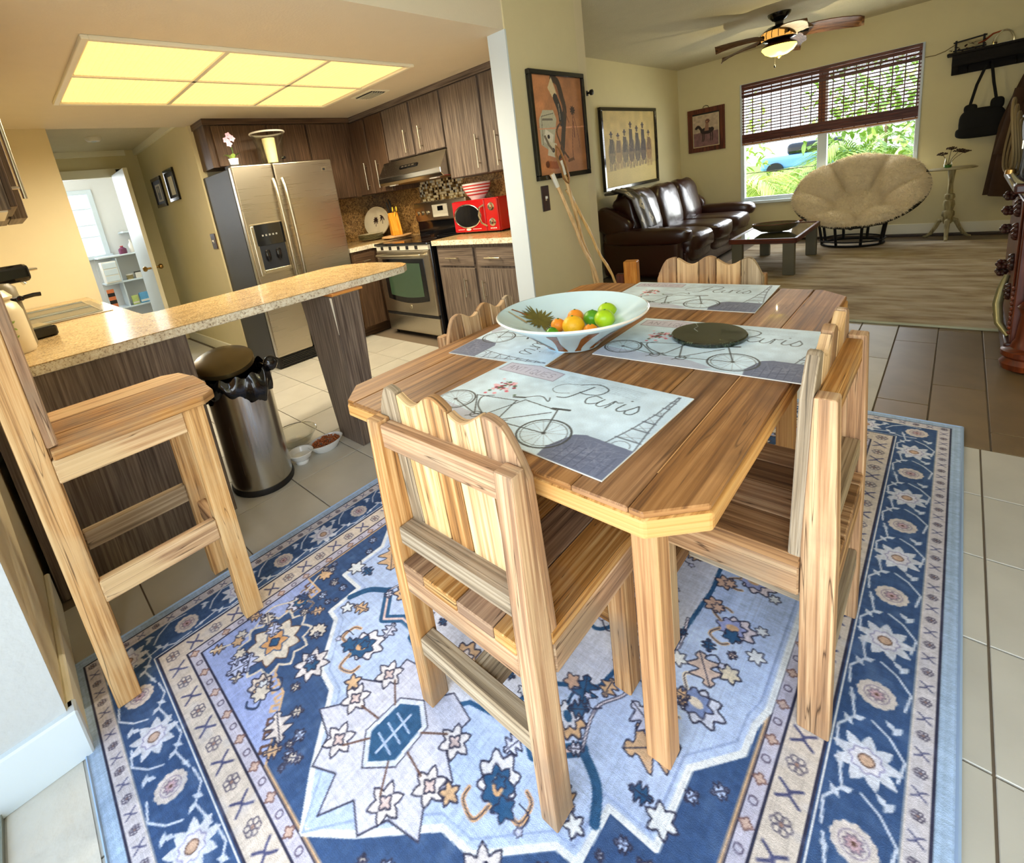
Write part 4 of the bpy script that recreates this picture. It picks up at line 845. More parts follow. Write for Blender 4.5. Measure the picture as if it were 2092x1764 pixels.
# coffee maker, canister
cf = thing('coffee_maker', 'black and grey pod coffee maker on the bar by the left wall', 'coffee maker', (-3.05, -0.01, 0.921), 0.25)
grey_pl = plain('grey_plastic', C(130, 120, 96), 0.4)
B('base', black_gl, cf, -0.10, 0.12, -0.10, 0.13, 0, 0.05, bev=0.008); B('column', grey_pl, cf, -0.10, 0.10, -0.12, 0.02, 0.05, 0.30, bev=0.01, seg=2)
B('brew_head', black_gl, cf, -0.11, 0.11, -0.13, 0.11, 0.27, 0.35, bev=0.02, seg=3); B('lever', nickel, cf, -0.085, 0.085, 0.06, 0.145, 0.312, 0.326, bev=0.004); B('drip_tray', nickel, cf, -0.07, 0.09, 0.04, 0.12, 0.05, 0.056)
k2 = thing('water_kettle', 'grey pitcher with a black ring handle between canister and coffee maker', 'kettle', (-2.84, 0.0, 0.921), 0.1)
MB().lathe([(0.055, 0), (0.06, 0.01), (0.055, 0.20), (0.052, 0.26), (0.035, 0.28), (0.0001, 0.285)], n=24).build('body', grey_pl, k2, smooth=True); MB().lathe([(0.057, 0.195), (0.067, 0.20), (0.067, 0.215), (0.056, 0.22)], n=24, cap=False).build('collar', black_gl, k2, smooth=True)
MB().tube([(0.0, 0.05, 0.207), (0.0, 0.10, 0.212), (0, 0.125, 0.21)], 0.009, 8).build('handle', black_gl, k2, smooth=True)
cn = thing('canister', 'tall cream stoneware canister with small floral print at the left end of the bar', 'canister', (-2.70, -0.05, 0.921))
MB().lathe([(0.095, 0), (0.10, 0.01), (0.096, 0.17), (0.085, 0.205), (0.07, 0.215), (0.07, 0.228)], n=32).build('jar', stoneware, cn, smooth=True); MB().lathe([(0.078, 0.225), (0.08, 0.235), (0.06, 0.262), (0.0001, 0.27)], n=32).build('lid', stoneware, cn, smooth=True)
m = MB()
for k in range(8):
    a = 0.35 + 0.2 * random.random(); z = 0.07 + 0.010 * k; leaf_mesh(m, (0.1005 * math.cos(a), 0.1005 * math.sin(a), z), (-math.sin(a), math.cos(a), 0.8 * random.choice((-1, 1))), 0.014, 0.003, 0, 3, up=(math.cos(a), math.sin(a), 0))
m.build('floral_print', leafm, cn)
# left upper cabinet
uc = thing('wall_cabinet', 'grey oak wall cabinet with long bar handle at the left edge above the coffee maker', 'cabinet', (-2.72, -0.03, 1.475))
B('body', lam_m, uc, -0.3, 0.27, -0.14, 0.14, 0, 0.70, grain='z', bev=0.002); B('door', lam_dk, uc, -0.29, 0.265, 0.14, 0.162, 0.01, 0.69, grain='z', bev=0.002)
B('underside', plastic_w, uc, -0.29, 0.26, -0.13, 0.13, -0.006, 0.0); bar_handle(uc, (0.20, 0.162, 0.19), 0.30, 'z', (0, 1, 0), r=0.008)
uc2 = thing('wall_cabinet', 'edge of the next wall cabinet door standing slightly proud, behind the long bar handle', 'cabinet', (-3.3, -0.02, 1.475))
B('body', lam_m, uc2, -0.27, 0.27, -0.15, 0.14, 0, 0.70, grain='z'); B('door', lam_m, uc2, -0.25, 0.24, 0.145, 0.205, 0.0, 0.36, grain='z', bev=0.002)
# trash can with bag
cn2 = thing('trash_can', 'tall oval stainless trash can with open domed lid and black bag', 'trash can', (-2.45, 0.70, 0), 0)
MB().lathe([(1.0, 0.0), (1.02, 0.012), (1.0, 0.03)], n=40, ax=0.172, ay=0.148).build('base_ring', black_m, cn2, smooth=True)
MB().lathe([(0.98, 0.03), (0.98, 0.60), (0.90, 0.60), (0.90, 0.3)], n=48, ax=0.172, ay=0.148, cap=False).build('body', steel_v, cn2, smooth=True)
def bag(u, v):
    a = 2 * PI * u; rr = 1.0 + 0.05 * math.sin(9 * a) * v + 0.03 * math.sin(17 * a + 1) * v
    z = 0.615 - 0.14 * v * (0.75 + 0.25 * math.sin(3 * a + 0.8)) + 0.012 * math.sin(14 * a); k = 1.0 + (0.06 + 0.10 * math.sin(PI * min(v, 1))) * (0.9 + 0.4 * math.sin(5 * a))
    return (0.172 * rr * k * math.cos(a), 0.148 * rr * k * math.sin(a), z)
MB().grid(bag, 90, 12, close_u=True).build('bag', bag_m, cn2, smooth=True)
MB().lathe([(0.92, 0.605), (0.85, 0.50), (0.8, 0.40), (0.0001, 0.38)], n=40, ax=0.172, ay=0.148, cap=False).build('bag_inside', bag_m, cn2, smooth=True)
MB().sphere((0.12, 0.135, 0.62), 0.035, 10, 8, (0.8, 1, 1.1)).build('bag_knot', bag_m, cn2, smooth=True)
MB().lathe([(0.0001, 0.022), (0.5, 0.02), (0.85, 0.012), (1.0, 0.0), (1.0, -0.022), (0.96, -0.022), (0.93, 0.0)], n=40, ax=0.175, ay=0.135).build('lid', plain('lid_steel', C(164, 144, 100), 0.28, 0.9), cn2, smooth=True, loc=(-0.055, -0.02, 0.665), rot=(0.12, 0.16, 0))
# pet bowls on the floor
b1 = thing('glass_bowl', 'large clear glass bowl on the kitchen floor beside the trash can', 'bowl', (-2.62, 0.97, 0.0))
MB().lathe([(0.05, 0), (0.055, 0.004), (0.10, 0.05), (0.13, 0.09), (0.127, 0.092), (0.096, 0.052), (0.05, 0.008), (0.0001, 0.006)], n=40).build('bowl_body', jar_gl, b1, smooth=True); MB().lathe([(0.128, 0.089), (0.132, 0.0915), (0.128, 0.094)], n=40, cap=False).build('rim', clear_gl, b1)
MB().lathe([(0.085, 0.030), (0.0001, 0.0305)], n=32, cap=False).build('water', clear_gl, b1)
b2 = thing('footed_bowl', 'small white footed bowl, nearest of the bowls on the floor', 'bowl', (-2.42, 0.905, 0.0))
MB().lathe([(0.034, 0), (0.036, 0.008), (0.03, 0.016), (0.055, 0.035), (0.066, 0.06), (0.068, 0.063), (0.062, 0.061), (0.050, 0.038), (0.0001, 0.028)], n=32).build('bowl_body', porcelain, b2, smooth=True); MB().lathe([(0.0665, 0.060), (0.0695, 0.063), (0.0665, 0.066)], n=32, cap=False).build('rim', porcelain, b2)
b3 = thing('food_dish', 'oval white dish of brown dry pet food on the floor', 'bowl', (-2.43, 1.06, 0.0), 0.0)
MB().lathe([(0.6, 0), (0.65, 0.004), (0.92, 0.04), (1.0, 0.052), (0.96, 0.053), (0.88, 0.038), (0.6, 0.01), (0.0001, 0.008)], n=40, ax=0.072, ay=0.105).build('dish_body', porcelain, b3, smooth=True)
kb_ = MB()
for k in range(420):
    r = math.sqrt(random.random()) * 0.80; a = random.random() * 2 * PI; h = 0.045 * (1 - r * r) * random.random() + 0.028
    kb_.sphere((0.072 * r * math.cos(a), 0.105 * r * math.sin(a), h), 0.0048, 5, 3, (1, 1, 0.7))
o = kb_.build('dry_food', kibble_m, b3); o['kind'] = 'stuff'
# =================================================================== DINING
# ---- area rug
RW, RH = 1.98, 2.90
r = Ras(RW, RH, 0.0015, (150, 168, 208))
NAVY = (50, 80, 126); CREAM = (214, 206, 196); PERI = (154, 170, 222); LBL = (178, 198, 236); TAN = (206, 172, 136); BRN = (96, 70, 62); WHT = (222, 228, 236); TEAL = (36, 84, 128); INK = (42, 44, 70); PLB = (160, 184, 214)
def rect(d, col): r.poly([(d, d), (RW - d, d), (RW - d, RH - d), (d, RH - d)], col)
def rline(d, wd, col): r.line([(d, d), (RW - d, d), (RW - d, RH - d), (d, RH - d)], wd, col, closed=True)
rect(0, PLB); rline(0.036, 0.005, INK); rect(0.039, (196, 192, 200)); rect(0.073, NAVY); rline(0.075, 0.004, CREAM)
rline(0.200, 0.003, WHT); rect(0.206, CREAM); rline(0.207, 0.005, INK); rect(0.2105, (204, 194, 186)); rline(0.276, 0.005, INK); rect(0.279, (188, 186, 206)); rline(0.309, 0.005, INK); rect(0.312, PERI)
cx, cy = RW / 2, RH / 2
half = [(0, 0.29), (0.09, 0.385), (0.232, 0.52), (0.31, 0.53), (0.43, 0.65), (0.475, 0.655), (0.48, 0.772), (0.579, 0.772), (0.579, 0.945), (0.657, 1.045), (0.66, 1.12), (0.675, 1.175), (0.675, cy)]
def outline(k):
    q = [(cx + max(0, x + (k if x > 0 else 0)), y - k * 0.9) for x, y in half[:-1]]; q[0] = (cx, half[0][1] - k * 1.3)
    right = q + [(2 * 0 + x, RH - y) for x, y in q[::-1]]; left = [(2 * cx - x, y) for x, y in right[::-1]]
    return right + left
clip = lambda P: [(min(max(x, 0.314), RW - 0.314), min(max(y, 0.314), RH - 0.314)) for x, y in P]
# brown key line and navy band round the light field
P2 = clip(outline(0.105)); r.poly(P2, NAVY)
def along(P, step):
    out = []; acc = 0
    for a, b in zip(P, P[1:] + P[:1]):
        a = np.array(a); b = np.array(b); L = np.hypot(*(b - a))
        if L < 1e-6: continue
        while acc < L: out.append((a + (b - a) * acc / L, (b - a) / L)); acc += step
        acc -= L
    return out
for i, (p, d) in enumerate(along(P2, 0.034)):
    n = np.array([d[1], -d[0]]); a = p + n * 0.0; s_ = 0.015
    if not (0.33 < p[0] < RW - .33 and 0.33 < p[1] < RH - .33): continue
    r.line([a, a + n * 0.024, a + n * 0.024 + d * s_, a + n * 0.010 + d * s_], 0.007, TAN if i % 9 < 5 else BRN)
r.line(P2, 0.006, TAN, closed=True)
P1 = clip(outline(0.0)); r.poly(P1, LBL); r.line(P1, 0.014, WHT, closed=True); r.line(clip(outline(-0.018)), 0.005, (150, 170, 214), closed=True)
# central medallion
med = [(0, 0.62), (0.10, 0.74), (0.18, 0.76), (0.22, 0.90), (0.34, 0.98), (0.36, 1.10), (0.44, 1.20), (0.46, 1.45)]
M1 = [(cx + x, y) for x, y in med] + [(cx + x, RH - y) for x, y in med[::-1]]; M1 = M1 + [(2 * cx - x, y) for x, y in M1[::-1]]
r.poly(M1, (206, 212, 230)); r.line(M1, 0.012, TEAL, closed=True)
def lobed(x, y, rad, n, dep, fill, edge=INK, ew=0.004, rot=0.0, sy=1.0):
    r.star(x, y, rad, n, dep, fill, rot, sy, (ew, edge))
def rosette(x, y, s, pet, ctr, rot=0.0):
    for k in range(12):
        a = rot + 2 * PI * k / 12; r.disc(x + s * 0.62 * math.cos(a), y + s * 0.62 * math.sin(a), s * 0.24, pet)
    r.disc(x, y, s * 0.7, pet); r.ring(x, y, s * 0.52, 0.003, (150, 140, 160)); lobed(x, y, s * 0.40, 8, 0.4, ctr, (120, 110, 130), 0.003, rot); r.disc(x, y, s * 0.1, BRN)
def palmette(x, y, s, ang, c1, c2, c3):
    ca, sa = math.cos(ang), math.sin(ang); T = lambda u, v: (x + s * (u * ca - v * sa), y + s * (u * sa + v * ca))
    out = []
    for i in range(40):
        a = -2.5 + 5.0 * i / 39; q = (1.0 + 0.16 * math.sin(a * 9)) * (0.75 + 0.25 * math.cos(a)); out.append(T(q * math.cos(a), q * 0.85 * math.sin(a)))
    r.poly(out, c1); r.line(out, 0.0045, INK, closed=True)
    inn = [T(0.62 * (1 + .2 * math.sin(7 * a)) * math.cos(a) - .05, 0.5 * (1 + .2 * math.sin(7 * a)) * math.sin(a)) for a in np.linspace(0, 2 * PI, 30)]
    r.poly(inn, c2); r.line(inn, 0.0035, INK, closed=True)
    r.poly([T(0.3 * math.cos(a), 0.2 * math.sin(a)) for a in np.linspace(0, 2 * PI, 14)], c3)
    for sg in (-1, 1):
        r.curve([T(-0.55, 0.25 * sg), T(-0.95, 0.75 * sg), T(-0.45, 1.15 * sg), T(-0.1, 1.0 * sg)], s * 0.16, c3); r.curve([T(-0.55, 0.25 * sg), T(-0.95, 0.75 * sg), T(-0.45, 1.15 * sg), T(-0.1, 1.0 * sg)], 0.003, INK)
def leafy(x, y, s, ang, col, edge=INK):
    ca, sa = math.cos(ang), math.sin(ang); pts = []
    for i in range(25):
        t_ = i / 24; w_ = math.sin(PI * t_) * (0.3 + 0.16 * math.sin(t_ * 22)); pts.append((t_, w_))
    pts = pts + [(a, -b) for a, b in pts[::-1]]
    Q = [(x + s * (u * ca - v * sa), y + s * (u * sa + v * ca)) for u, v in pts]; r.poly(Q, col); r.line(Q, 0.0035, edge, closed=True); r.line([(x, y), (x + s * ca, y + s * sa)], 0.003, edge)
def sym(fn, x, y, *a, ang=None, **k):
    for sx_ in (1, -1):
        for sy_ in (1, -1):
            if abs(x) < 1e-6 and sx_ < 0: continue
            if abs(y) < 1e-6 and sy_ < 0: continue
            if ang is None: fn(cx + sx_ * x, cy + sy_ * y, *a, **k)
            else:
                g_ = math.atan2(sy_ * math.sin(ang), sx_ * math.cos(ang)); fn(cx + sx_ * x, cy + sy_ * y, a[0], g_, *a[1:], **k)
def poly4(pts, col, edge=None):
    for sx_ in (1, -1):
        for sy_ in (1, -1):
            Q = [(cx + sx_ * a, cy + sy_ * b) for a, b in pts]; r.poly(Q, col)
            if edge: r.line(Q, 0.005, edge, closed=True)
def line4(pts, wd, col, curve=True):
    for sx_ in (1, -1):
        for sy_ in (1, -1):
            Q = [(cx + sx_ * a, cy + sy_ * b) for a, b in pts]; (r.curve if curve else r.line)(Q, wd, col)
# cream cartouche ends near each short side
for sy_ in (-1, 1):
    yy = lambda v: cy + sy_ * v
    car = [(0.0, 0.78), (0.05, 0.72), (0.13, 0.74), (0.12, 0.82), (0.19, 0.86), (0.17, 0.93), (0.21, 0.98), (0.13, 1.0), (0.10, 1.06), (0.04, 1.03), (0.0, 1.10)]
    Q = [(cx + a, yy(b)) for a, b in car] + [(cx - a, yy(b)) for a, b in car[::-1]]; r.poly(Q, (200, 204, 226)); r.line(Q, 0.004, INK, closed=True)
    hexa = [(0, 0.80), (0.045, 0.83), (0.05, 0.92), (0.0, 0.965), (-0.05, 0.92), (-0.045, 0.83)]
    r.poly([(cx + a * 1.25, yy(0.88 + (b - 0.88) * 1.2)) for a, b in hexa], (206, 216, 238)); r.line([(cx + a * 1.25, yy(0.88 + (b - 0.88) * 1.2)) for a, b in hexa], 0.003, INK, closed=True)
    r.poly([(cx + a, yy(b)) for a, b in hexa], TEAL); r.line([(cx, yy(0.83)), (cx, yy(0.94))], 0.006, LBL)
    for q in (0.85, 0.88, 0.91): r.line([(cx - 0.03, yy(q)), (cx + 0.03, yy(q + 0.01))], 0.005, LBL)
    for (a, b) in ((0.135, 0.80), (0.155, 0.90), (0.10, 0.985), (-0.135, 0.80), (-0.155, 0.90), (-0.10, 0.985)):
        lobed(cx + a, yy(b), 0.042, 6, 0.45, (220, 216, 220)); lobed(cx + a, yy(b), 0.018, 4, 0.5, (210, 190, 190)); r.line([(cx + a * 0.4, yy(0.88 + (b - .88) * .5)), (cx + a * .8, yy(b))], 0.005, BRN)
    palmette(cx, yy(0.64), 0.055, PI / 2 * -sy_, TAN, (222, 212, 210), TEAL)
sym(palmette, 0.275, 0.80, 0.065, (222, 222, 232), TEAL, (212, 170, 128), ang=-2.2)
sym(palmette, 0.315, 0.58, 0.050, TAN, (214, 220, 240), TEAL, ang=0.6)
sym(palmette, 0.54, 0.36, 0.060, (200, 208, 232), (120, 140, 190), CREAM, ang=0.2)
sym(palmette, 0.545, 0.10, 0.055, (214, 204, 214), (150, 160, 210), TAN, ang=-0.2)
line4([(0.12, 0.66), (0.25, 0.66), (0.30, 0.70), (0.38, 0.62)], 0.030, TEAL, False); line4([(0.12, 0.66), (0.25, 0.66), (0.30, 0.70), (0.38, 0.62)], 0.008, (214, 190, 190), False)
line4([(0.38, 0.62), (0.44, 0.66), (0.47, 0.72)], 0.022, TEAL); line4([(0.38, 0.62), (0.36, 0.52), (0.40, 0.44), (0.38, 0.36), (0.45, 0.26), (0.44, 0.14)], 0.009, INK); line4([(0.38, 0.62), (0.36, 0.52), (0.40, 0.44), (0.38, 0.36), (0.45, 0.26), (0.44, 0.14)], 0.004, (214, 210, 226))
sym(leafy, 0.45, 0.56, 0.13, TAN, ang=-0.7); sym(leafy, 0.42, 0.45, 0.09, (200, 206, 232), ang=0.4); sym(leafy, 0.30, 0.46, 0.08, TEAL, ang=1.2); sym(leafy, 0.50, 0.22, 0.10, (206, 186, 178), ang=1.0)
sym(lobed, 0.39, 0.30, 0.034, 5, 0.5, TEAL); sym(lobed, 0.20, 0.88, 0.026, 5, 0.5, TAN); sym(lobed, 0.58, 0.24, 0.028, 6, 0.4, (220, 210, 190)); sym(lobed, 0.48, 0.05, 0.03, 6, 0.4, (204, 170, 150))
sym(lobed, 0.30, 0.20, 0.09, 10, 0.35, (170, 176, 214), INK, 0.004); sym(lobed, 0.30, 0.20, 0.05, 8, 0.35, TEAL); sym(lobed, 0.14, 0.38, 0.07, 8, 0.4, (196, 180, 200)); sym(lobed, 0.14, 0.38, 0.036, 6, 0.4, TEAL)
line4([(0.0, 0.52), (0.10, 0.50), (0.16, 0.30), (0.26, 0.32), (0.36, 0.12)], 0.012, TEAL)
lobed(cx, cy, 0.16, 12, 0.3, TEAL); lobed(cx, cy, 0.11, 10, 0.35, (206, 200, 214)); rosette(cx, cy, 0.07, TAN, NAVY)
# corner spandrels
sym(lobed, 0.52, 0.97, 0.115, 11, 0.22, NAVY, CREAM, 0.007); sym(lobed, 0.52, 0.97, 0.085, 9, 0.28, (214, 206, 196), BRN); sym(lobed, 0.52, 0.97, 0.045, 6, 0.4, (208, 158, 108), NAVY); sym(lobed, 0.52, 0.97, 0.018, 4, 0.3, TEAL)
sym(palmette, 0.40, 1.06, 0.045, (214, 200, 190), TAN, NAVY, ang=0.0); sym(palmette, 0.60, 0.84, 0.042, (206, 206, 224), TEAL, TAN, ang=1.2); sym(leafy, 0.30, 1.06, 0.09, (214, 206, 206), ang=2.8)
sym(lobed, 0.35, 0.93, 0.055, 8, 0.4, (214, 210, 216)); sym(lobed, 0.35, 0.93, 0.025, 6, 0.4, TEAL); sym(lobed, 0.44, 0.86, 0.03, 10, 0.25, CREAM); sym(lobed, 0.64, 0.72, 0.03, 8, 0.35, TAN)
for (a, b) in ((0.635, 1.08), (0.66, 0.95), (0.20, 1.09), (0.50, 0.80)): sym(leafy, a, b, 0.05, TAN, ang=1.0)
sym(lobed, 0.57, 0.63, 0.034, 6, 0.45, WHT); sym(lobed, 0.44, 0.75, 0.024, 5, 0.5, WHT)
line4([(0.66, 1.12), (0.62, 1.02), (0.66, 0.92), (0.62, 0.84), (0.655, 0.74)], 0.006, CREAM)
# scattered small sprigs fill the field
rs = random.Random(77)
def inpoly(P, x, y):
    c = False; n = len(P)
    for i in range(n):
        x1, y1 = P[i]; x2, y2 = P[(i + 1) % n]
        if (y1 > y) != (y2 > y) and x < (x2 - x1) * (y - y1) / (y2 - y1) + x1: c = not c
    return c
P1s = clip(outline(-0.05)); P2s = clip(outline(0.14))
cnt = 0
while cnt < 42:
    a, b = rs.uniform(0.05, 0.64), rs.uniform(0.03, 1.05)
    if not inpoly(P1s, cx + a, cy + b): continue
    cnt += 1; q = rs.random(); an = rs.uniform(-PI, PI); sz = rs.uniform(0.018, 0.040)
    if q < 0.45: sym(leafy, a, b, sz * 1.5, rs.choice((TEAL, (206, 186, 178), (206, 212, 236), TAN)), ang=an)
    elif q < 0.7: sym(lobed, a, b, sz * 0.7, rs.choice((5, 6)), 0.45, rs.choice((WHT, TEAL, (204, 170, 150))), INK, 0.003)
    else:
        ln = [(a, b), (a + sz * math.cos(an), b + sz * math.sin(an)), (a + sz * 1.6 * math.cos(an + .8), b + sz * 1.6 * math.sin(an + .8))]; line4(ln, 0.004, INK); sym(lobed, ln[2][0], ln[2][1], 0.010, 5, 0.4, (200, 206, 236), INK, 0.002)
cnt = 0
while cnt < 13:
    a, b = rs.uniform(0.05, 0.66), rs.uniform(0.60, 1.12)
    if inpoly(P2s, cx + a, cy + b): continue
    cnt += 1; sz = rs.uniform(0.028, 0.044)
    if rs.random() < .6: sym(leafy, a, b, sz * 1.6, rs.choice((NAVY, CREAM, TAN, (190, 200, 236))), ang=rs.uniform(-PI, PI))
    else: sym(lobed, a, b, sz * .7, 6, 0.4, rs.choice((CREAM, TAN, WHT)), INK, 0.003)
cnt = 0
while cnt < 22:
    a, b = rs.uniform(0.05, 0.66), rs.uniform(0.5, 1.12)
    if inpoly(clip(outline(0.025)), cx + a, cy + b) or not inpoly(clip(outline(0.085)), cx + a, cy + b): continue
    cnt += 1; sym(leafy, a, b, rs.uniform(0.02, 0.04), rs.choice((WHT, LBL, CREAM)), ang=rs.uniform(-PI, PI))
# border motifs
def border(d, step, fn, x_only=False):
    L1 = RW - 2 * d; L2 = RH - 2 * d; n1 = max(1, round(L1 / step)); n2 = max(1, round(L2 / step)); k = 0
    for i in range(n1): fn(d + L1 * (i + .0) / n1, d, 0, k); k += 1
    for i in range(n2): fn(RW - d, d + L2 * i / n2, PI / 2, k); k += 1
    for i in range(n1): fn(RW - d - L1 * i / n1, RH - d, PI, k); k += 1
    for i in range(n2): fn(d, RH - d - L2 * i / n2, -PI / 2, k); k += 1
def vine(x, y, a, k):
    ca, sa = math.cos(a), math.sin(a); T = lambda u, v: (x + u * ca - v * sa, y + u * sa + v * ca)
    lt = (196, 206, 226)
    r.line([T(-0.01, -0.05), T(0.04, -0.058), T(0.08, -0.03), T(0.10, 0.0)], 0.005, lt); r.line([T(0.0, 0.05), T(0.05, 0.055), T(0.09, 0.03), T(0.16, 0.045)], 0.005, lt)
    for (u, v, s_, q) in ((0.065, 0.03, 0.03, 0.7), (0.09, -0.035, 0.032, -0.5), (0.10, 0.012, 0.028, 2.2), (0.13, 0.035, 0.026, 0.4), (0.12, -0.02, 0.028, -2.4)):
        px, py = T(u, v); an = a + q; c2, s2 = math.cos(an), math.sin(an)
        Q = [(px, py), (px + s_ * .5 * c2 - s_ * .28 * s2, py + s_ * .5 * s2 + s_ * .28 * c2), (px + s_ * c2, py + s_ * s2), (px + s_ * .5 * c2 + s_ * .2 * s2, py + s_ * .5 * s2 - s_ * .2 * c2)]; r.poly(Q, lt)
border(0.138, 0.176, vine)
def bflower(x, y, a, k):
    if k % 2: rosette(x, y, 0.043, (206, 198, 196), (190, 160, 170), a)
    else: lobed(x, y, 0.058, 9, 0.42, (204, 210, 226), (204, 210, 226), 0.003, a); lobed(x, y, 0.030, 8, 0.2, (214, 214, 228), (150, 150, 190), 0.003); r.disc(x, y, 0.012, (200, 170, 150)); r.ring(x, y, 0.013, 0.003, BRN)
border(0.138, 0.176, bflower)
def xm(sz):
    def f(x, y, a, k):
        ca, sa = math.cos(a), math.sin(a); T = lambda u, v: (x + sz * (u * ca - v * sa), y + sz * (u * sa + v * ca))
        if k % 2:
            r.curve([T(-0.9, -1), T(-0.3, -0.2), T(0.3, 0.2), T(0.9, 1)], sz * 0.30, (72, 76, 116)); r.curve([T(-0.9, 1), T(-0.3, 0.2), T(0.3, -0.2), T(0.9, -1)], sz * 0.30, (72, 76, 116))
        else:
            for q in range(6): r.ring(x + sz * .6 * math.cos(q * PI / 3), y + sz * .6 * math.sin(q * PI / 3), sz * .34, 0.003, (88, 84, 104))
            r.disc(x, y, sz * .2, (150, 120, 110))
    return f
border(0.056, 0.045, xm(0.011)); border(0.243, 0.066, xm(0.020))
def dots(x, y, a, k):
    if k % 2: r.ring(x, y, 0.008, 0.0035, (92, 84, 110))
    else: lobed(x, y, 0.013, 4, 0.4, (196, 170, 160), (110, 80, 80), 0.003)
border(0.294, 0.048, dots)
# weave, abrash and wear
wv = r.noise(0.055, 0.004, 3) + r.noise(0.05, 0.25, 5); X_ = np.arange(r.nx)[None, :]; Y_ = np.arange(r.ny)[:, None]
st1 = RNG.rand(1, r.nx) * 0.10 - 0.05; st2 = RNG.rand(r.ny, 1) * 0.10 - 0.05
r.a = np.clip(r.a * (1 + (wv + st1 + st2)[..., None]) + (r.noise(0.03, 0.012, 9))[..., None], 0, 1)
wear = np.clip(r.noise(0.5, 0.03, 21) - 0.18, 0, 1)[..., None]; r.a = r.a * (1 - wear * .55) + np.array([0.66, 0.72, 0.86]) * wear * .55
rug = thing('area_rug', 'large faded blue oriental rug with floral border under the dining table', 'rug', (RX0, RY0, 0.0))
B('backing', plain('rug_edge_binding', C(150, 174, 206), 0.9), rug, 0, RW, 0, RH, 0.0, 0.0065, bev=0.002)
sheet('pile', r, 2, rugm, rug, (0.0, 0.0, 0.0072), sub=2)
m = MB().tube([(0, 0, .005), (RW, 0, .005), (RW, RH, .005), (0, RH, .005)], 0.006, 6, closed=True); m.build('binding', MATS['rug_edge_binding'], rug)

# ---- table
TZ = 0.78; tx0, tx1, ty0, ty1 = -1.245, -0.235, 0.60, 2.02; ch = 0.075
tb = thing('dining_table', 'long reclaimed pine dining table with clipped corners and square legs', 'table', (-0.74, 1.31, 0))
ox, oy = -0.74, 1.31; th = 0.048
def clipy(x, lo):  # outline y-limit at x because of the clipped corners
    d = min(x - tx0, tx1 - x); k = max(0.0, ch - d); return k
xs = [tx0, -1.135, -0.965, -0.79, -0.61, -0.44, -0.335, tx1]
for i in range(7):
    a, b_ = xs[i] + 0.0007, xs[i + 1] - 0.0007
    P = [(a, ty0 + clipy(a, 0)), (b_, ty0 + clipy(b_, 0)), (b_, ty1 - clipy(b_, 0)), (a, ty1 - clipy(a, 0))]
    if i == 0: P = [(a, ty0 + ch), (a + ch, ty0), (b_, ty0), (b_, ty1), (a + ch, ty1), (a, ty1 - ch)]
    if i == 6: P = [(a, ty0), (b_ - ch, ty0), (b_, ty0 + ch), (b_, ty1 - ch), (b_ - ch, ty1), (a, ty1)]
    c_ = ((a + b_) / 2, (ty0 + ty1) / 2)
    MB().prism([(p[0] - c_[0], p[1] - c_[1]) for p in P], -0.012, 0).build('table_plank', table_m, tb, grain='y', bev=0.0025, loc=(c_[0] - ox, c_[1] - oy, TZ))
ch2 = 0.018
octo = lambda k: [(tx0 + k, ty0 + ch + k * .4), (tx0 + ch + k * .4, ty0 + k), (tx1 - ch - k * .4, ty0 + k), (tx1 - k, ty0 + ch + k * .4), (tx1 - k, ty1 - ch - k * .4), (tx1 - ch - k * .4, ty1 - k), (tx0 + ch + k * .4, ty1 - k), (tx0 + k, ty1 - ch - k * .4)]
MB().prism([(x - ox, y - oy) for x, y in octo(-0.003)], TZ - th, TZ - 0.0125).build('table_rim', table_edge, tb, grain='y', bev=0.006, seg=2)
B('inlay_line', table_edge, tb, -0.3325 - ox, -0.3345 - ox + 0.0, -0.60, 0.60, TZ, TZ + 0.0004)
for (sx_, sy_) in ((-1, -1), (1, -1), (-1, 1), (1, 1)):
    lx = (-0.385 if sx_ > 0 else -1.10) - ox; ly = (0.768 if sy_ < 0 else 1.87) - oy
    B('leg', leg_m, tb, lx - 0.027, lx + 0.027, ly - 0.027, ly + 0.027, 0.009, TZ - th, grain='z', bev=0.003)
for x in (-1.10, -0.385): B('apron', table_edge, tb, x - ox - 0.012, x - ox + 0.012, 0.795 - oy, 1.843 - oy, TZ - 0.125, TZ - th, grain='y')
for y in (0.768, 1.87): B('apron', table_edge, tb, -1.073 - ox, -0.412 - ox, y - oy - 0.012, y - oy + 0.012, TZ - 0.125, TZ - th, grain='x')

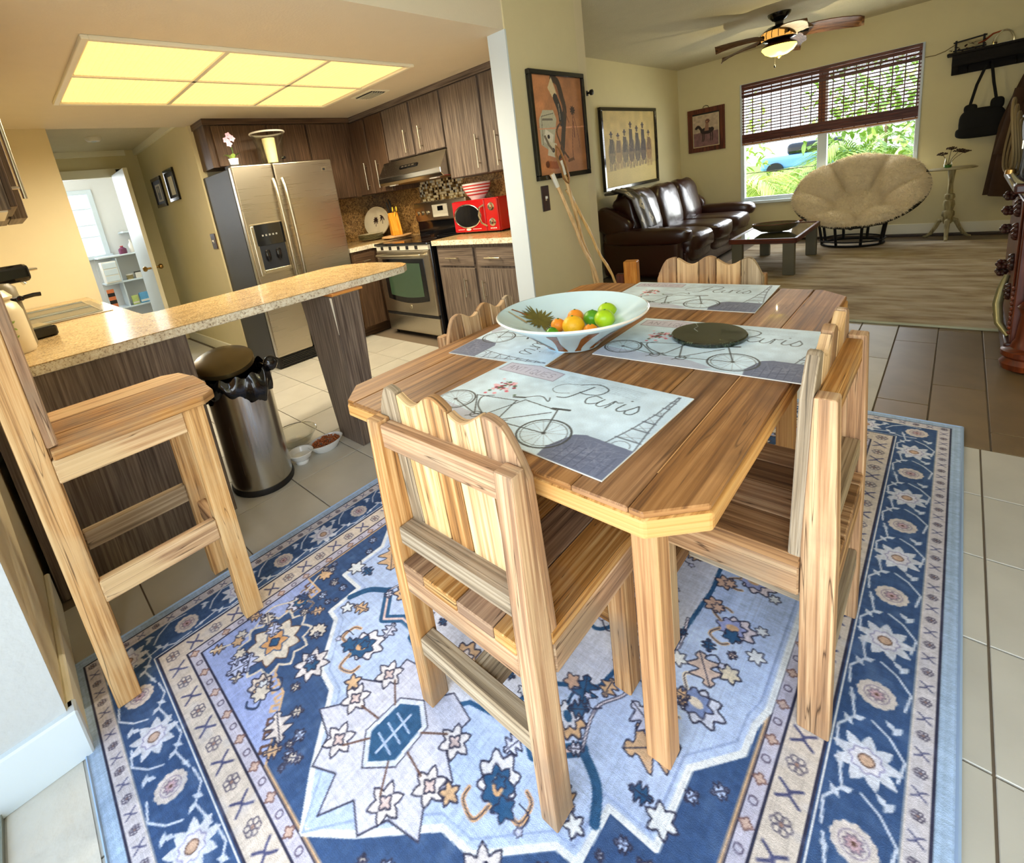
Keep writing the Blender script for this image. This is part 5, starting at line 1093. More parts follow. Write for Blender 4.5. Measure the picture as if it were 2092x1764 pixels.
# ---- chairs
Mx = Matrix(((0, 0, 1, 0), (1, 0, 0, 0), (0, 1, 0, 0), (0, 0, 0, 1)))
def make_chair(label, loc, rz, k=1.0, group='reclaimed board dining chairs'):
    t = thing('dining_chair', label, 'chair', loc, rz)
    W2 = 0.215; PT = 0.832 * k; SZ = 0.467
    A, Bm, Cm = board_m, board_grey, board_dark
    for sx_ in (-1, 1):
        x0, x1 = (W2 - 0.042, W2) if sx_ > 0 else (-W2, -W2 + 0.042)
        xm_ = (x0 + x1) / 2
        MB().prism([(-0.205, 0.009), (-0.145, 0.009), (-0.145, 0.50), (-0.160, PT), (-0.197, PT), (-0.205, 0.50)], -0.021, 0.021, Mx).build('back_post', board_m, t, grain='z', bev=0.004, seg=2, loc=(xm_, 0, 0))
        fx0, fx1 = (W2 - 0.055, W2 - 0.01) if sx_ > 0 else (-W2 + 0.01, -W2 + 0.055)
        B('front_leg', board_pale if sx_ < 0 else board_m, t, fx0, fx1, 0.135, 0.195, 0.009, SZ - 0.03, grain='z', bev=0.003)
        x0, x1 = (W2 - 0.022, W2) if sx_ > 0 else (-W2, -W2 + 0.022)
        B('side_rail', board_m, t, x0, x1, -0.143, 0.20, SZ - 0.10, SZ - 0.03, grain='y', bev=0.003)
    wsum = [0.0, 0.19, 0.41, 0.57, 0.79, 1.0]
    def crest(u):
        return (0.890 + 0.018 * math.cos((u - 0.47) * 2 * PI / 0.35) * (1.0 if 0.0 < u < 0.82 else 0.0) + (0.018 - 0.30 * (u - 0.82) * (u - 0.82) * 5 if u >= 0.82 else 0) + 0.012 * math.cos((u - .5) * PI) - (0.055 * max(0, (0.11 - min(u, 1 - u)) / 0.11) ** 1.5)) * k
    mats = [board_grey, board_pale, board_m, board_pale, board_m]
    for i in range(5):
        u0, u1 = wsum[i] + 0.005, wsum[i + 1] - 0.005; n = 8; pts = [(-W2 + 2 * W2 * (u0 + (u1 - u0) * j / n), crest(u0 + (u1 - u0) * j / n)) for j in range(n + 1)]
        P = [(-W2 + 2 * W2 * u0, SZ + 0.002)] + [(-W2 + 2 * W2 * u1, SZ + 0.002)] + pts[::-1]
        xc = sum(p[0] for p in P) / len(P)
        MB().prism([(p[0] - xc, p[1]) for p in P], 0.122, 0.144, Matrix.Rotation(PI / 2, 4, 'X') @ Matrix.Identity(4)).build('back_plank', mats[i], t, grain='z', bev=0.0025, loc=(xc, 0.018, 0), rot=(0.040, 0, 0))
    B('top_rail', board_m, t, -W2 + 0.042, W2 - 0.042, -0.190, -0.145, PT - 0.065, PT - 0.008, grain='x', bev=0.003)
    B('lower_back_rail', board_grey, t, -W2 + 0.042, W2 - 0.042, -0.195, -0.145, 0.515, 0.56, grain='x', bev=0.003)
    B('stretcher', board_grey, t, -W2 + 0.042, W2 - 0.042, -0.200, -0.155, 0.185, 0.235, grain='x', bev=0.003)
    B('stretcher', board_grey, t, -0.035, 0.035, -0.155, 0.155, 0.185, 0.222, grain='y', bev=0.003)
    B('stretcher', board_dark, t, -W2 + 0.055, W2 - 0.055, 0.155, 0.185, 0.185, 0.235, grain='x', bev=0.003)
    B('seat_rail', board_m, t, -W2 + 0.042, W2 - 0.042, -0.203, -0.180, SZ - 0.085, SZ - 0.03, grain='x', bev=0.003)
    B('seat_rail', board_dark, t, -W2 + 0.055, W2 - 0.055, 0.172, 0.195, SZ - 0.095, SZ - 0.03, grain='x', bev=0.003)
    sb = [-W2 + 0.0, -0.1, 0.01, 0.115, W2]
    for i in range(4):
        a = sb[i] + 0.0012; b_ = sb[i + 1] - 0.0012
        if i in (0, 3):
            a2, b2 = (a, b_ ) ; ys = -0.144
            c0, c1 = (-W2 + 0.043, b_) if i == 0 else (a, W2 - 0.043)
            P = [(a, 0.212), (a, -0.118 - 0.026), (c0, -0.144), (c0, -0.204), (b_, -0.204), (b_, 0.212)] if i == 0 else [(a, 0.212), (a, -0.204), (c1, -0.204), (c1, -0.144), (b_, -0.144), (b_, 0.212)]
        else: P = [(a, -0.204), (b_, -0.204), (b_, 0.212), (a, 0.212)]
        xc = (a + b_) / 2
        if i == 0: P = P[::-1]; P = [P[j] for j in range(len(P))]
        o_ = MB().prism([(p[0] - xc, p[1]) for p in P], SZ - 0.03, SZ).build('seat_board', board_m if i % 2 else board_dark, t, grain='y', bev=0.002, loc=(xc, 0, 0))
    return t
make_chair('reclaimed board dining chair at the near table end, its back to the camera', (-0.70, 0.70, 0), 0.0)
make_chair('reclaimed board dining chair on the right of the table, seen from its side', (-0.325, 1.222, 0), PI / 2, 1.0)
make_chair('pale reclaimed board chair at the far end of the table, before the coffee table', (-0.735, 1.99, 0), PI, 0.965)
make_chair('weathered board chair on the kitchen side of the table, behind the big bowl', (-1.165, 1.33, 0), -PI / 2, 0.935)

# ---- bar stool
sl = thing('bar_stool', 'tall reclaimed pine bar stool against the breakfast bar at left', 'stool', (-1.78, 0.14, 0))
W2 = 0.185; SH = 0.815
for sx_ in (-1, 1):
    x0, x1 = (W2 - 0.05, W2) if sx_ > 0 else (-W2, -W2 + 0.05)
    B('back_post', board_pale, sl, x0, x1, -0.225, -0.165, 0.009 if sx_ > 0 else 0.009, 1.16, grain='z', bev=0.004, seg=2)
    B('front_leg', board_pale, sl, x0, x1, 0.145, 0.205, 0.009, SH - 0.03, grain='z', bev=0.004, seg=2)
    x0, x1 = (W2 - 0.03, W2 + 0.001) if sx_ > 0 else (-W2, -W2 + 0.03)
    B('side_rail', board_pale, sl, x0, x1, -0.165, 0.145, SH - 0.10, SH - 0.032, grain='y', bev=0.003)
    B('stretcher', board_grey if sx_ < 0 else board_pale, sl, x0, x1, -0.165, 0.145, 0.335, 0.405, grain='y', bev=0.004)
B('stretcher', board_m, sl, -W2 + 0.05, W2 - 0.05, 0.16, 0.19, 0.26, 0.33, grain='x', bev=0.003)
B('stretcher', board_m, sl, -W2 + 0.05, W2 - 0.05, -0.215, -0.185, 0.40, 0.46, grain='x', bev=0.003)
for i, (a, b_) in enumerate(((-0.20, -0.075), (-0.073, 0.07), (0.072, 0.205))):
    ye = [0.235, 0.255, 0.225][i]; cc = 0.035
    P = [(a, -0.16), (b_, -0.16), (b_, ye), (a, ye)]
    if i == 2: P = [(a, -0.16), (b_, -0.16), (b_, ye - 0.02), (b_ - cc, ye + 0.02), (a, ye + 0.025)]
    if i == 0: P = [(a, -0.16), (b_, -0.16), (b_, ye + 0.015), (a + cc, ye), (a, ye - 0.05)]
    xc = (a + b_) / 2; MB().prism([(p[0] - xc, p[1]) for p in P], SH - 0.03, SH).build('seat_board', board_m if i else board_pale, sl, grain='y', bev=0.005, seg=2, loc=(xc, 0, 0))
for i in range(4): B('back_plank', (board_pale, board_m, board_pale, board_m)[i], sl, -0.185 + i * 0.0925 + 0.001, -0.185 + (i + 1) * 0.0925 - 0.001, -0.165, -0.140, SH + 0.002, 1.22, grain='z', bev=0.003)

# ---- placemats
def make_mat(R):
    R.a[:] = np.array([204, 224, 234]) / 255.0
    w_, h_ = R.w, R.h; U = lambda u, v: (u * w_, v * h_)
    nz = R.noise(0.5, 0.09, 4) + R.noise(0.3, 0.02, 5)
    R.a = R.a * (1 + 0.16 * nz[..., None]); xx = (np.arange(R.nx) / R.nx)[None, :, None]; R.a[:] = R.a * (1 - 0.14 * xx) + np.array([0.66, 0.74, 0.90]) * 0.14 * xx
    # pale ghost script and violet ground
    D = (58, 62, 62); 
    for j in range(7): R.curve([U(0.42 + 0.05 * k, 0.93 - 0.018 * j + 0.006 * math.sin(k * 2.3 + j)) for k in range(9)], 0.0013, (140, 160, 176), 0.6)
    R.poly([U(0.0, 0), U(0.55, 0), U(0.6, 0.05), U(0.48, 0.13), U(0.0, 0.2)], (170, 164, 184), 0.5)
    # dark wharf corner
    Q = [U(0.73, 0.0), U(1, 0), U(1, 0.30), U(0.80, 0.31), U(0.76, 0.28), U(0.72, 0.10)]; R.poly(Q, (104, 112, 136)); 
    for k in range(60): R.line([U(0.74 + 0.25 * random.random(), 0.28 * random.random()) for _ in range(2)], 0.0016, random.choice(((84, 90, 114), (140, 146, 166))), 0.5)
    for k in range(8): x = 0.76 + 0.03 * k; R.line([U(x, 0.02), U(x, 0.20)], 0.0018, (70, 76, 100), .7)
    # tower
    A = [(0.885, 0.30), (0.915, 0.50), (0.935, 0.70), (0.945, 0.97)]; Bq = [(1.0 - 0.005, 0.30), (0.975, 0.50), (0.96, 0.70), (0.953, 0.97)]
    for L_ in (A, Bq): R.line([U(*p) for p in L_], 0.003, (92, 100, 112))
    for v in (0.38, 0.50, 0.60, 0.70, 0.80, 0.88):
        xa = np.interp(v, [p[1] for p in A], [p[0] for p in A]); xb = np.interp(v, [p[1] for p in Bq], [p[0] for p in Bq]); R.line([U(xa - .004, v), U(xb + .004, v)], 0.004, (92, 100, 112))
        R.line([U(xa, v), U(xb, v + .06)], 0.0012, (110, 116, 128)); R.line([U(xb, v), U(xa, v + .06)], 0.0012, (110, 116, 128))
    R.ring(*U(0.94, 0.31), 0.018, 0.002, (100, 108, 120), a0=0, a1=PI); R.disc(*U(0.949, 0.96), 0.004, (92, 100, 112))
    # bicycle
    def wheel(u, v, rad):
        x, y = U(u, v); R.ring(x, y, rad, 0.0045, D); R.ring(x, y, rad * .86, 0.0015, D)
        for k in range(14): a = 2 * PI * k / 14; R.line([(x, y), (x + rad * math.cos(a), y + rad * math.sin(a))], 0.0007, (110, 112, 116))
        R.disc(x, y, 0.005, D)
    wheel(0.655, 0.20, 0.058); wheel(0.10, 0.24, 0.052)
    for L_ in ([(0.37, 0.44), (0.42, 0.17)], [(0.34, 0.20), (0.40, 0.47)], [(0.40, 0.475), (0.58, 0.46)], [(0.585, 0.47), (0.655, 0.20)], [(0.42, 0.17), (0.575, 0.42)], [(0.29, 0.155), (0.34, 0.20)], [(0.30, 0.16), (0.42, 0.16)], [(0.16, 0.37), (0.29, 0.16)], [(0.10, 0.24), (0.30, 0.155)], [(0.17, 0.37), (0.38, 0.44)], [(0.42, 0.16), (0.655, 0.20)]):
        R.line([U(*p) for p in L_], 0.0032, D)
    R.curve([U(0.24, 0.42), U(0.20, 0.36), U(0.25, 0.25), U(0.36, 0.16)], 0.0035, D)
    for (u, v) in ((0.30, 0.155), (0.43, 0.155)): R.ring(*U(u, v), 0.013, 0.003, D); R.line([U(u - .03, v - .05), U(u + .03, v + .05)], 0.003, D)
    R.line([U(0.335, 0.47), U(0.385, 0.50)], 0.007, D); R.curve([U(0.38, 0.50), U(0.44, 0.57), U(0.50, 0.53), U(0.485, 0.58)], 0.003, D); R.line([U(0.56, 0.47), U(0.63, 0.50)], 0.008, D)
    # flowers
    for k in range(60): R.disc(*U(0.21 + random.gauss(0, .035), 0.56 + random.gauss(0, .055)), random.uniform(0.002, 0.006), random.choice(((214, 96, 116), (236, 160, 170), (150, 44, 66), (84, 110, 84), (70, 96, 74), (232, 190, 196))))
    # shop sign
    Q = [U(0.03, 0.79), U(0.385, 0.80), U(0.385, 0.94), U(0.30, 0.955), U(0.21, 0.985), U(0.12, 0.955), U(0.03, 0.94)]; R.poly(Q, (196, 192, 204)); R.line(Q, 0.003, (140, 132, 148), closed=True)
    G = {'A': [[(0, 0), (.5, 1), (1, 0)], [(.2, .4), (.8, .4)]], 'N': [[(0, 0), (0, 1), (1, 0), (1, 1)]], 'T': [[(0, 1), (1, 1)], [(.5, 1), (.5, 0)]], 'I': [[(.5, 0), (.5, 1)]], 'Q': [[(0, .2), (0, .8), (.3, 1), (.7, 1), (1, .8), (1, .2), (.7, 0), (.3, 0), (0, .2)], [(.6, .3), (1, -.1)]], 'U': [[(0, 1), (0, .2), (.3, 0), (.7, 0), (1, .2), (1, 1)]], 'E': [[(1, 0), (0, 0), (0, 1), (1, 1)], [(0, .5), (.8, .5)]], 'S': [[(1, .85), (.6, 1), (.1, .85), (.1, .6), (.9, .4), (.9, .15), (.5, 0), (0, .15)]]}
    for k, ch_ in enumerate('ANTIQUES'):
        for s_ in G[ch_]: R.line([U(0.06 + 0.038 * k + 0.026 * a, 0.835 + 0.075 * b) for a, b in s_], 0.0018, (120, 110, 126))
    # flowing word
    T_ = (44, 50, 54)
    R.curve([U(0.505, 0.615), U(0.545, 0.64), U(0.57, 0.74), U(0.595, 0.855)], 0.0038, T_)
    R.curve([U(0.53, 0.845), U(0.455, 0.80), U(0.435, 0.71), U(0.475, 0.665), U(0.53, 0.70)], 0.0016, T_); R.curve([U(0.53, 0.845), U(0.60, 0.90), U(0.665, 0.86), U(0.655, 0.77), U(0.60, 0.735), U(0.565, 0.745)], 0.0032, T_)
    R.curve([U(0.685, 0.735), U(0.65, 0.745), U(0.63, 0.69), U(0.65, 0.63), U(0.685, 0.66), U(0.70, 0.73)], 0.003, T_); R.curve([U(0.70, 0.73), U(0.692, 0.65), U(0.715, 0.635), U(0.735, 0.68)], 0.0024, T_)
    R.curve([U(0.735, 0.68), U(0.745, 0.74), U(0.762, 0.73), U(0.78, 0.745)], 0.0024, T_); R.curve([U(0.748, 0.735), U(0.745, 0.68), U(0.74, 0.635)], 0.003, T_)
    R.curve([U(0.795, 0.735), U(0.785, 0.66), U(0.80, 0.635), U(0.825, 0.67), U(0.85, 0.75)], 0.003, T_); R.disc(*U(0.805, 0.79), 0.0025, T_)
    R.curve([U(0.85, 0.75), U(0.866, 0.69), U(0.855, 0.635), U(0.83, 0.63), U(0.825, 0.655)], 0.003, T_)
    R.line([U(0.002, 0.004), U(0.998, 0.004), U(0.998, 0.996), U(0.002, 0.996)], 0.002, (214, 224, 228), closed=True)
    return R
Rm = make_mat(Ras(0.54, 0.37, 0.001, (190, 214, 224)))
pm = thing('placemat', 'pale blue Paris placemat with tandem bicycle nearest the camera, before the near chair', 'placemat', (-0.938, 0.664, TZ + 0.001), math.radians(-3.0), 'Paris bicycle placemats on the dining table')
B('backing', plastic_w, pm, 0, 0.54, 0, 0.37, 0, 0.002); sheet('print', Rm, 2, paint_m, pm, (0, 0, 0.0024), sub=2)
dup(pm, (-0.725, 1.165, TZ + 0.001), math.radians(1.0), 'Paris placemat carrying the round dark green marble trivet')
dup(pm, (-0.975, 1.665, TZ + 0.001), math.radians(1.8), 'Paris placemat at the far end of the table, nearest the sofa')
dup(pm, (-1.205, 1.535, TZ + 0.0005), math.radians(-86.0), 'Paris placemat turned a quarter, tucked under the left half of the big bowl')
# trivet
tr = thing('marble_trivet', 'round dark green marble trivet lying on a Paris placemat', 'trivet', (-0.485, 1.41, TZ + 0.0036))
MB().lathe([(0.098, 0.0), (0.10, 0.003), (0.10, 0.010), (0.097, 0.013), (0.0001, 0.013)], n=48).build('disc', stone_blk, tr, smooth=True); MB().tube([(-0.06, 0.07, 0.0133), (-0.045, 0.045, 0.0134), (-0.048, 0.02, 0.0133), (-0.03, 0.0, 0.0133)], 0.0012, 5, flat=0.4).build('pale_vein', plain('pale_vein', C(150, 150, 130), 0.4), tr)
# ---- big bowl with fruit
bx, by = -0.825, 1.222
bg_ = thing('fruit_bowl', 'very large pale blue ceramic bowl with painted brown palm trunks', 'bowl', (bx, by, TZ + 0.003), 0)
Rb = 0.225
pf = [(0.082, 0.0), (0.086, 0.004), (0.092, 0.012), (0.122, 0.035), (0.165, 0.068), (0.212, 0.095), (0.226, 0.104), (0.231, 0.110), (0.226, 0.114), (0.216, 0.108), (0.160, 0.078), (0.105, 0.046), (0.06, 0.026), (0.0001, 0.022)]
glaze = plain('pale_blue_glaze', C(206, 232, 238), 0.18, var=0.07, scale=7, coat=0.4)
MB().lathe(pf, n=64).build('bowl_body', glaze, bg_, smooth=True)
MB().lathe([(0.2305, 0.1085), (0.2318, 0.1115), (0.2285, 0.1143)], n=64, cap=False).build('rim', plain('cream_glaze_rim', C(240, 230, 214), 0.25), bg_, smooth=True)
gbrown = plain('brown_glaze', C(140, 84, 40), 0.25, var=0.4, scale=60)
def on_profile(seg, s_, off):
    a, b = seg; return (a[0] + (b[0] - a[0]) * s_, a[1] + (b[1] - a[1]) * s_)
outp = pf[1:7]; inp = pf[9:13]
def rz_at(prof, z):
    for a, b in zip(prof[:-1], prof[1:]):
        if min(a[1], b[1]) <= z <= max(a[1], b[1]): t_ = (z - a[1]) / (b[1] - a[1] + 1e-9); return a[0] + (b[0] - a[0]) * t_
    return prof[-1][0]
def band(prof, th0, th1, z0, z1, w_, off, name, mat, n=14, wob=0.0):
    m = MB(); vs = []; fs = []
    for i in range(n + 1):
        s_ = i / n; z = z0 + (z1 - z0) * s_; R_ = rz_at(prof, z) + off; th = th0 + (th1 - th0) * s_ + wob * math.sin(s_ * 9); hw = w_ * (0.8 + 0.3 * math.sin(s_ * 5 + th0 * 3)) / R_
        for q in (-1, -.33, .33, 1): vs.append((R_ * math.cos(th + hw * q), R_ * math.sin(th + hw * q), z + (0.001 if off < 0 else -0.0004)))
    for i in range(n):
        for q in range(3): fs.append((4 * i + q, 4 * i + q + 1, 4 * i + q + 5, 4 * i + q + 4))
    return m.add(vs, fs).build(name, mat, bg_, smooth=True)
for th0, th1 in ((-0.35, -0.1), (-0.85, -0.7), (-1.35, -1.25), (-1.8, -1.95), (-2.3, -2.5), (-2.8, -3.1), (0.4, 0.6), (1.5, 1.6), (2.6, 2.7)): band(outp, th0, th1, 0.006, 0.094, 0.015, 0.0012, 'painted_trunk', gbrown)
band(inp, -2.98, -3.20, 0.106, 0.062, 0.007, -0.0018, 'painted_trunk', gbrown, 18)
band(inp, -2.86, -2.80, 0.106, 0.070, 0.006, -0.0018, 'painted_trunk', plain('faint_trunk_glaze', C(190, 170, 130), 0.3), 14)
fr_m = plain('olive_frond_glaze', C(104, 98, 40), 0.3, var=0.5, scale=50)
m = MB(); 
th_c = 3.06; zc = 0.062; rc = rz_at(inp, zc) - 0.003; cxb, cyb = rc * math.cos(th_c), rc * math.sin(th_c)
for k in range(34):
    a = 2 * PI * k / 34 + random.uniform(-.1, .1); L_ = random.uniform(0.045, 0.072); vs = []
    for i in range(6):
        s_ = i / 5; q = L_ * s_; wdt = 0.0042 * math.sin(PI * (0.1 + 0.85 * s_)); x = cxb + q * math.cos(a); y = cyb + q * math.sin(a)
        for sg in (-1, 1):
            X = x - sg * wdt * math.sin(a); Y = y + sg * wdt * math.cos(a); rr = math.hypot(X, Y); zz = float(np.interp(rr, [0, 0.06, 0.105, 0.160, 0.216], [0.022, 0.026, 0.046, 0.078, 0.108])) + 0.0034; vs.append((X, Y, zz))
    m.add(vs, [(2 * i, 2 * i + 2, 2 * i + 3, 2 * i + 1) for i in range(5)])
m.build('painted_fronds', fr_m, bg_, smooth=True)
def fruit(name, label, u, mat, r_, sq=0.95):
    x, y, z = u; t = thing(name, label, 'fruit', (x, y, z), random.random() * 6); 
    MB().sphere((0, 0, 0), r_, 22, 14, (1, 1, sq)).build('flesh', mat, t, smooth=True)
    MB().lathe([(0.004, 0), (0.003, 0.003), (0.0001, 0.0035)], n=8).build('stem', leaf_dk, t, loc=(0.002, 0, r_ * sq - 0.0015)); return t
limey = plain('lime_skin_yellow', C(168, 206, 20), 0.3, var=0.25, scale=12, bump=0.1, bscale=260); limed = plain('lime_skin_dark', C(86, 154, 24), 0.3, var=0.25, scale=12, bump=0.1, bscale=260); orang = plain('orange_skin', C(246, 148, 30), 0.4, var=0.08, scale=12, bump=0.15, bscale=300); yel = plain('yellow_citrus_skin', C(250, 186, 24), 0.4, var=0.08, scale=12, bump=0.15, bscale=300)
bz = TZ + 0.003
FR = [('lime', 'yellow-green lime at the top of the fruit pile', (-0.772, 1.352, bz + 0.072), limey, 0.031), ('lime', 'yellow-green lime leaning on the right of the pile, below the top lime', (-0.745, 1.285, bz + 0.070), limey, 0.031), ('lime', 'dark green lime in the middle of the fruit pile', (-0.800, 1.305, bz + 0.062), limed, 0.028),
      ('orange', 'orange behind the yellow citrus, left of the dark green lime', (-0.862, 1.305, bz + 0.060), orang, 0.027), ('yellow_citrus', 'large yellow citrus at the front of the fruit pile', (-0.820, 1.225, bz + 0.058), yel, 0.035), ('orange', 'small orange at the left end of the fruit pile', (-0.882, 1.232, bz + 0.052), orang, 0.024),
      ('orange', 'small orange low on the right, under the yellow-green lime', (-0.758, 1.222, bz + 0.050), orang, 0.022), ('lime', 'small green lime at the front left beside the palm painting', (-0.862, 1.168, bz + 0.046), limed, 0.021), ('orange', 'orange peeking out between the two lower limes', (-0.765, 1.312, bz + 0.052), orang, 0.025)]
for nm, lb, p, mt, r_ in FR: fruit(nm, lb, p, mt, r_)
# =================================================================== LIVING ROOM
def pillow(m, c, d, e=0.45, nu=28, nv=16, M=None, wr=0.0, seed=1.0):
    def sp(x, p): return math.copysign(abs(x) ** p, x)
    vs = []; fs = []
    for j in range(nv + 1):
        ph = -PI / 2 + PI * j / nv
        for i in range(nu):
            a = 2 * PI * i / nu; x = sp(math.cos(ph), e) * sp(math.cos(a), e); y = sp(math.cos(ph), e) * sp(math.sin(a), e); z = sp(math.sin(ph), e)
            k = 1 + wr * (math.sin(5 * x + seed * 3 + 4 * z) * math.sin(4 * y + seed + 3 * z) + 0.5 * math.sin(11 * y + 7 * z + seed))
            vs.append((c[0] + d[0] / 2 * x * k, c[1] + d[1] / 2 * y * k, c[2] + d[2] / 2 * z * k))
    for j in range(nv):
        for i in range(nu): k2 = (i + 1) % nu; fs.append((j * nu + i, j * nu + k2, (j + 1) * nu + k2, (j + 1) * nu + i))
    return m.add(vs, fs, M)
sf = thing('sofa', 'dark brown leather three-seat sofa under the riders picture', 'sofa', (-2.45, 6.35, 0))
B('base', leather, sf, -0.50, 0.42, -1.05, 1.05, 0.05, 0.30, bev=0.02, seg=3)
B('back_frame', leather, sf, -0.54, -0.34, -1.12, 1.12, 0.05, 0.80, bev=0.05, seg=4)
for i in range(3):
    y = -0.67 + 0.67 * i
    pillow(MB(), (0.06, y, 0.385), (0.92, 0.68, 0.23), 0.42, wr=0.025, seed=i).build('seat_cushion', leather, sf, smooth=True)
    pillow(MB(), (0.40, y, 0.30), (0.14, 0.66, 0.28), 0.6, wr=0.03, seed=i + 5).build('front_cushion', leather, sf, smooth=True)
    Mb = Matrix.Translation((-0.27, y, 0.70)) @ Matrix.Rotation(-0.22, 4, 'Y')
    pillow(MB(), (0, 0, 0), (0.32, 0.69, 0.62), 0.52, M=Mb, wr=0.045, seed=i * 2.1).build('back_cushion', leather, sf, smooth=True)
for sy_ in (-1, 1):
    B('arm_panel', leather, sf, -0.50, 0.40, (-1.20 if sy_ < 0 else 1.04), (-1.04 if sy_ < 0 else 1.20), 0.04, 0.48, bev=0.05, seg=4)
    pillow(MB(), (0.02, 1.13 * sy_, 0.50), (0.98, 0.25, 0.19), 0.55, wr=0.03, seed=sy_).build('arm_roll', leather, sf, smooth=True)
    Ma = Matrix.Translation((-0.36, 1.12 * sy_, 0.66)) @ Matrix.Rotation(0.55, 4, 'Y'); pillow(MB(), (0, 0, 0), (0.48, 0.20, 0.30), 0.6, M=Ma).build('arm_wing', leather, sf, smooth=True)
for x in (-0.4, 0.35):
    for y in (-1.0, 1.0): MB().cbox((x, y, 0.025), (0.06, 0.06, 0.05)).build('foot', black_m, sf)
# folded knitted throw over the near arm
Rt = Ras(0.42, 0.62, 0.005, (92, 86, 76))
for k in range(3):
    for q in range(4): x, y = 0.08 + 0.13 * k, 0.08 + 0.15 * q; Rt.poly([(x, y - .065), (x + .055, y), (x, y + .065), (x - .055, y)], (196, 186, 158) if (k + q) % 2 else (70, 66, 60)); Rt.disc(x, y, .012, (80, 76, 70))
Rt.line([(0.01, 0.01), (0.41, 0.01), (0.41, 0.61), (0.01, 0.61)], 0.02, (64, 58, 52), closed=True)
tw = thing('throw_blanket', 'grey and cream diamond patterned throw over the near corner of the sofa', 'throw', (-2.70, 5.24, 0))
o = sheet('cloth', Rt, 1, paint_m, tw)
me = o.data; co = np.empty(len(me.vertices) * 3); me.vertices.foreach_get('co', co); co = co.reshape(-1, 3); u = co[:, 0] / 0.42; v = co[:, 1] / 0.62
s_ = v * 0.72
zz = np.interp(v, [0, .35, .5, 1], [1.04, 0.99, 0.92, 0.58]); xx = np.interp(v, [0, .35, .5, 1], [-0.14, 0.02, 0.11, 0.21])
co2 = np.stack([xx + 0.008 * np.sin(u * 14), 0.02 + u * 0.36 + 0.01 * np.sin(v * 9), zz - 0.03 * (u - .5) ** 2 + 0.006 * np.sin(u * 20 + v * 6)], 1)
me.vertices.foreach_set('co', co2.astype(np.float32).ravel()); me.update()
md = o.modifiers.new('thick', 'SOLIDIFY'); md.thickness = 0.012
B('folded_layer', plain('grey_knit', C(84, 78, 66), 0.95), tw, -0.24, -0.12, 0.04, 0.36, 0.99, 1.02, bev=0.01)

# pictures
R = Ras(0.62, 0.66, 0.0035, (196, 132, 84)); nz = R.noise(0.08, 0.05, 2); R.a *= (1 + nz[..., None]); xg = (np.arange(R.nx) / R.nx)[None, :, None]; R.a *= (1.08 - 0.22 * xg)
R.poly([(0.05, 0.20), (0.18, 0.14), (0.25, 0.36), (0.22, 0.42), (0.10, 0.42), (0.05, 0.36)], (196, 190, 160)); R.line([(0.07, 0.2), (0.08, 0.38), (0.22, 0.40)], 0.004, (60, 50, 40)); R.line([(0.09, 0.36), (0.20, 0.36)], 0.014, (120, 112, 96)); R.line([(0.04, 0.30), (0.60, 0.31)], 0.008, (226, 160, 120))
R.poly([(0.08, 0.22), (0.17, 0.18), (0.20, 0.26), (0.11, 0.30)], (236, 228, 206)); R.poly([(0.11, 0.13), (0.20, 0.11), (0.23, 0.20), (0.14, 0.22)], (228, 220, 190)); R.disc(0.14, 0.25, 0.014, (40, 30, 30)); R.disc(0.18, 0.16, 0.016, (40, 30, 30))
R.curve([(0.24, 0.62), (0.30, 0.60), (0.34, 0.50), (0.36, 0.42), (0.33, 0.30), (0.28, 0.12), (0.26, 0.10)], 0.050, (66, 50, 34)); R.poly([(0.18, 0.56), (0.23, 0.63), (0.29, 0.50), (0.27, 0.45)], (228, 206, 160)); R.curve([(0.26, 0.50), (0.30, 0.42), (0.31, 0.34)], 0.055, (50, 44, 40)); R.line([(0.29, 0.46), (0.30, 0.36)], 0.006, (170, 160, 140)); R.curve([(0.30, 0.34), (0.24, 0.28), (0.30, 0.16), (0.36, 0.10)], 0.016, (90, 60, 30))
R.curve([(0.36, 0.08), (0.42, 0.09)], 0.02, (110, 70, 30)); R.curve([(0.10, 0.07), (0.22, 0.06), (0.30, 0.09)], 0.05, (176, 96, 40)); R.disc(0.10, 0.07, 0.022, (110, 56, 20)); R.star(0.46, 0.42, 0.035, 9, 0.4, (60, 34, 28)); R.curve([(0.46, 0.40), (0.44, 0.28), (0.42, 0.14), (0.43, 0.08)], 0.006, (90, 44, 30)); R.curve([(0.47, 0.38), (0.50, 0.28), (0.52, 0.16)], 0.006, (110, 60, 40)); R.curve([(0.46, 0.34), (0.46, 0.24)], 0.012, (110, 54, 36))
R.line([(0.26, 0.60), (0.40, 0.34)], 0.012, (110, 66, 36), .6)
frame_pic('framed_still_life', 'black framed still life with holster and playing cards on the white column wall', 0.66, 0.70, 0.02 + 0.012, black_gl, R, (-1.9885, 3.03, 1.635), (0, 0, PI / 2), 0.03)
R = Ras(1.42, 0.89, 0.005, (204, 178, 110)); R.a *= (1 + R.noise(0.07, 0.08, 3)[..., None]); R.poly([(0, 0), (1.42, 0), (1.42, 0.24), (0, 0.18)], (222, 200, 120), 0.7)
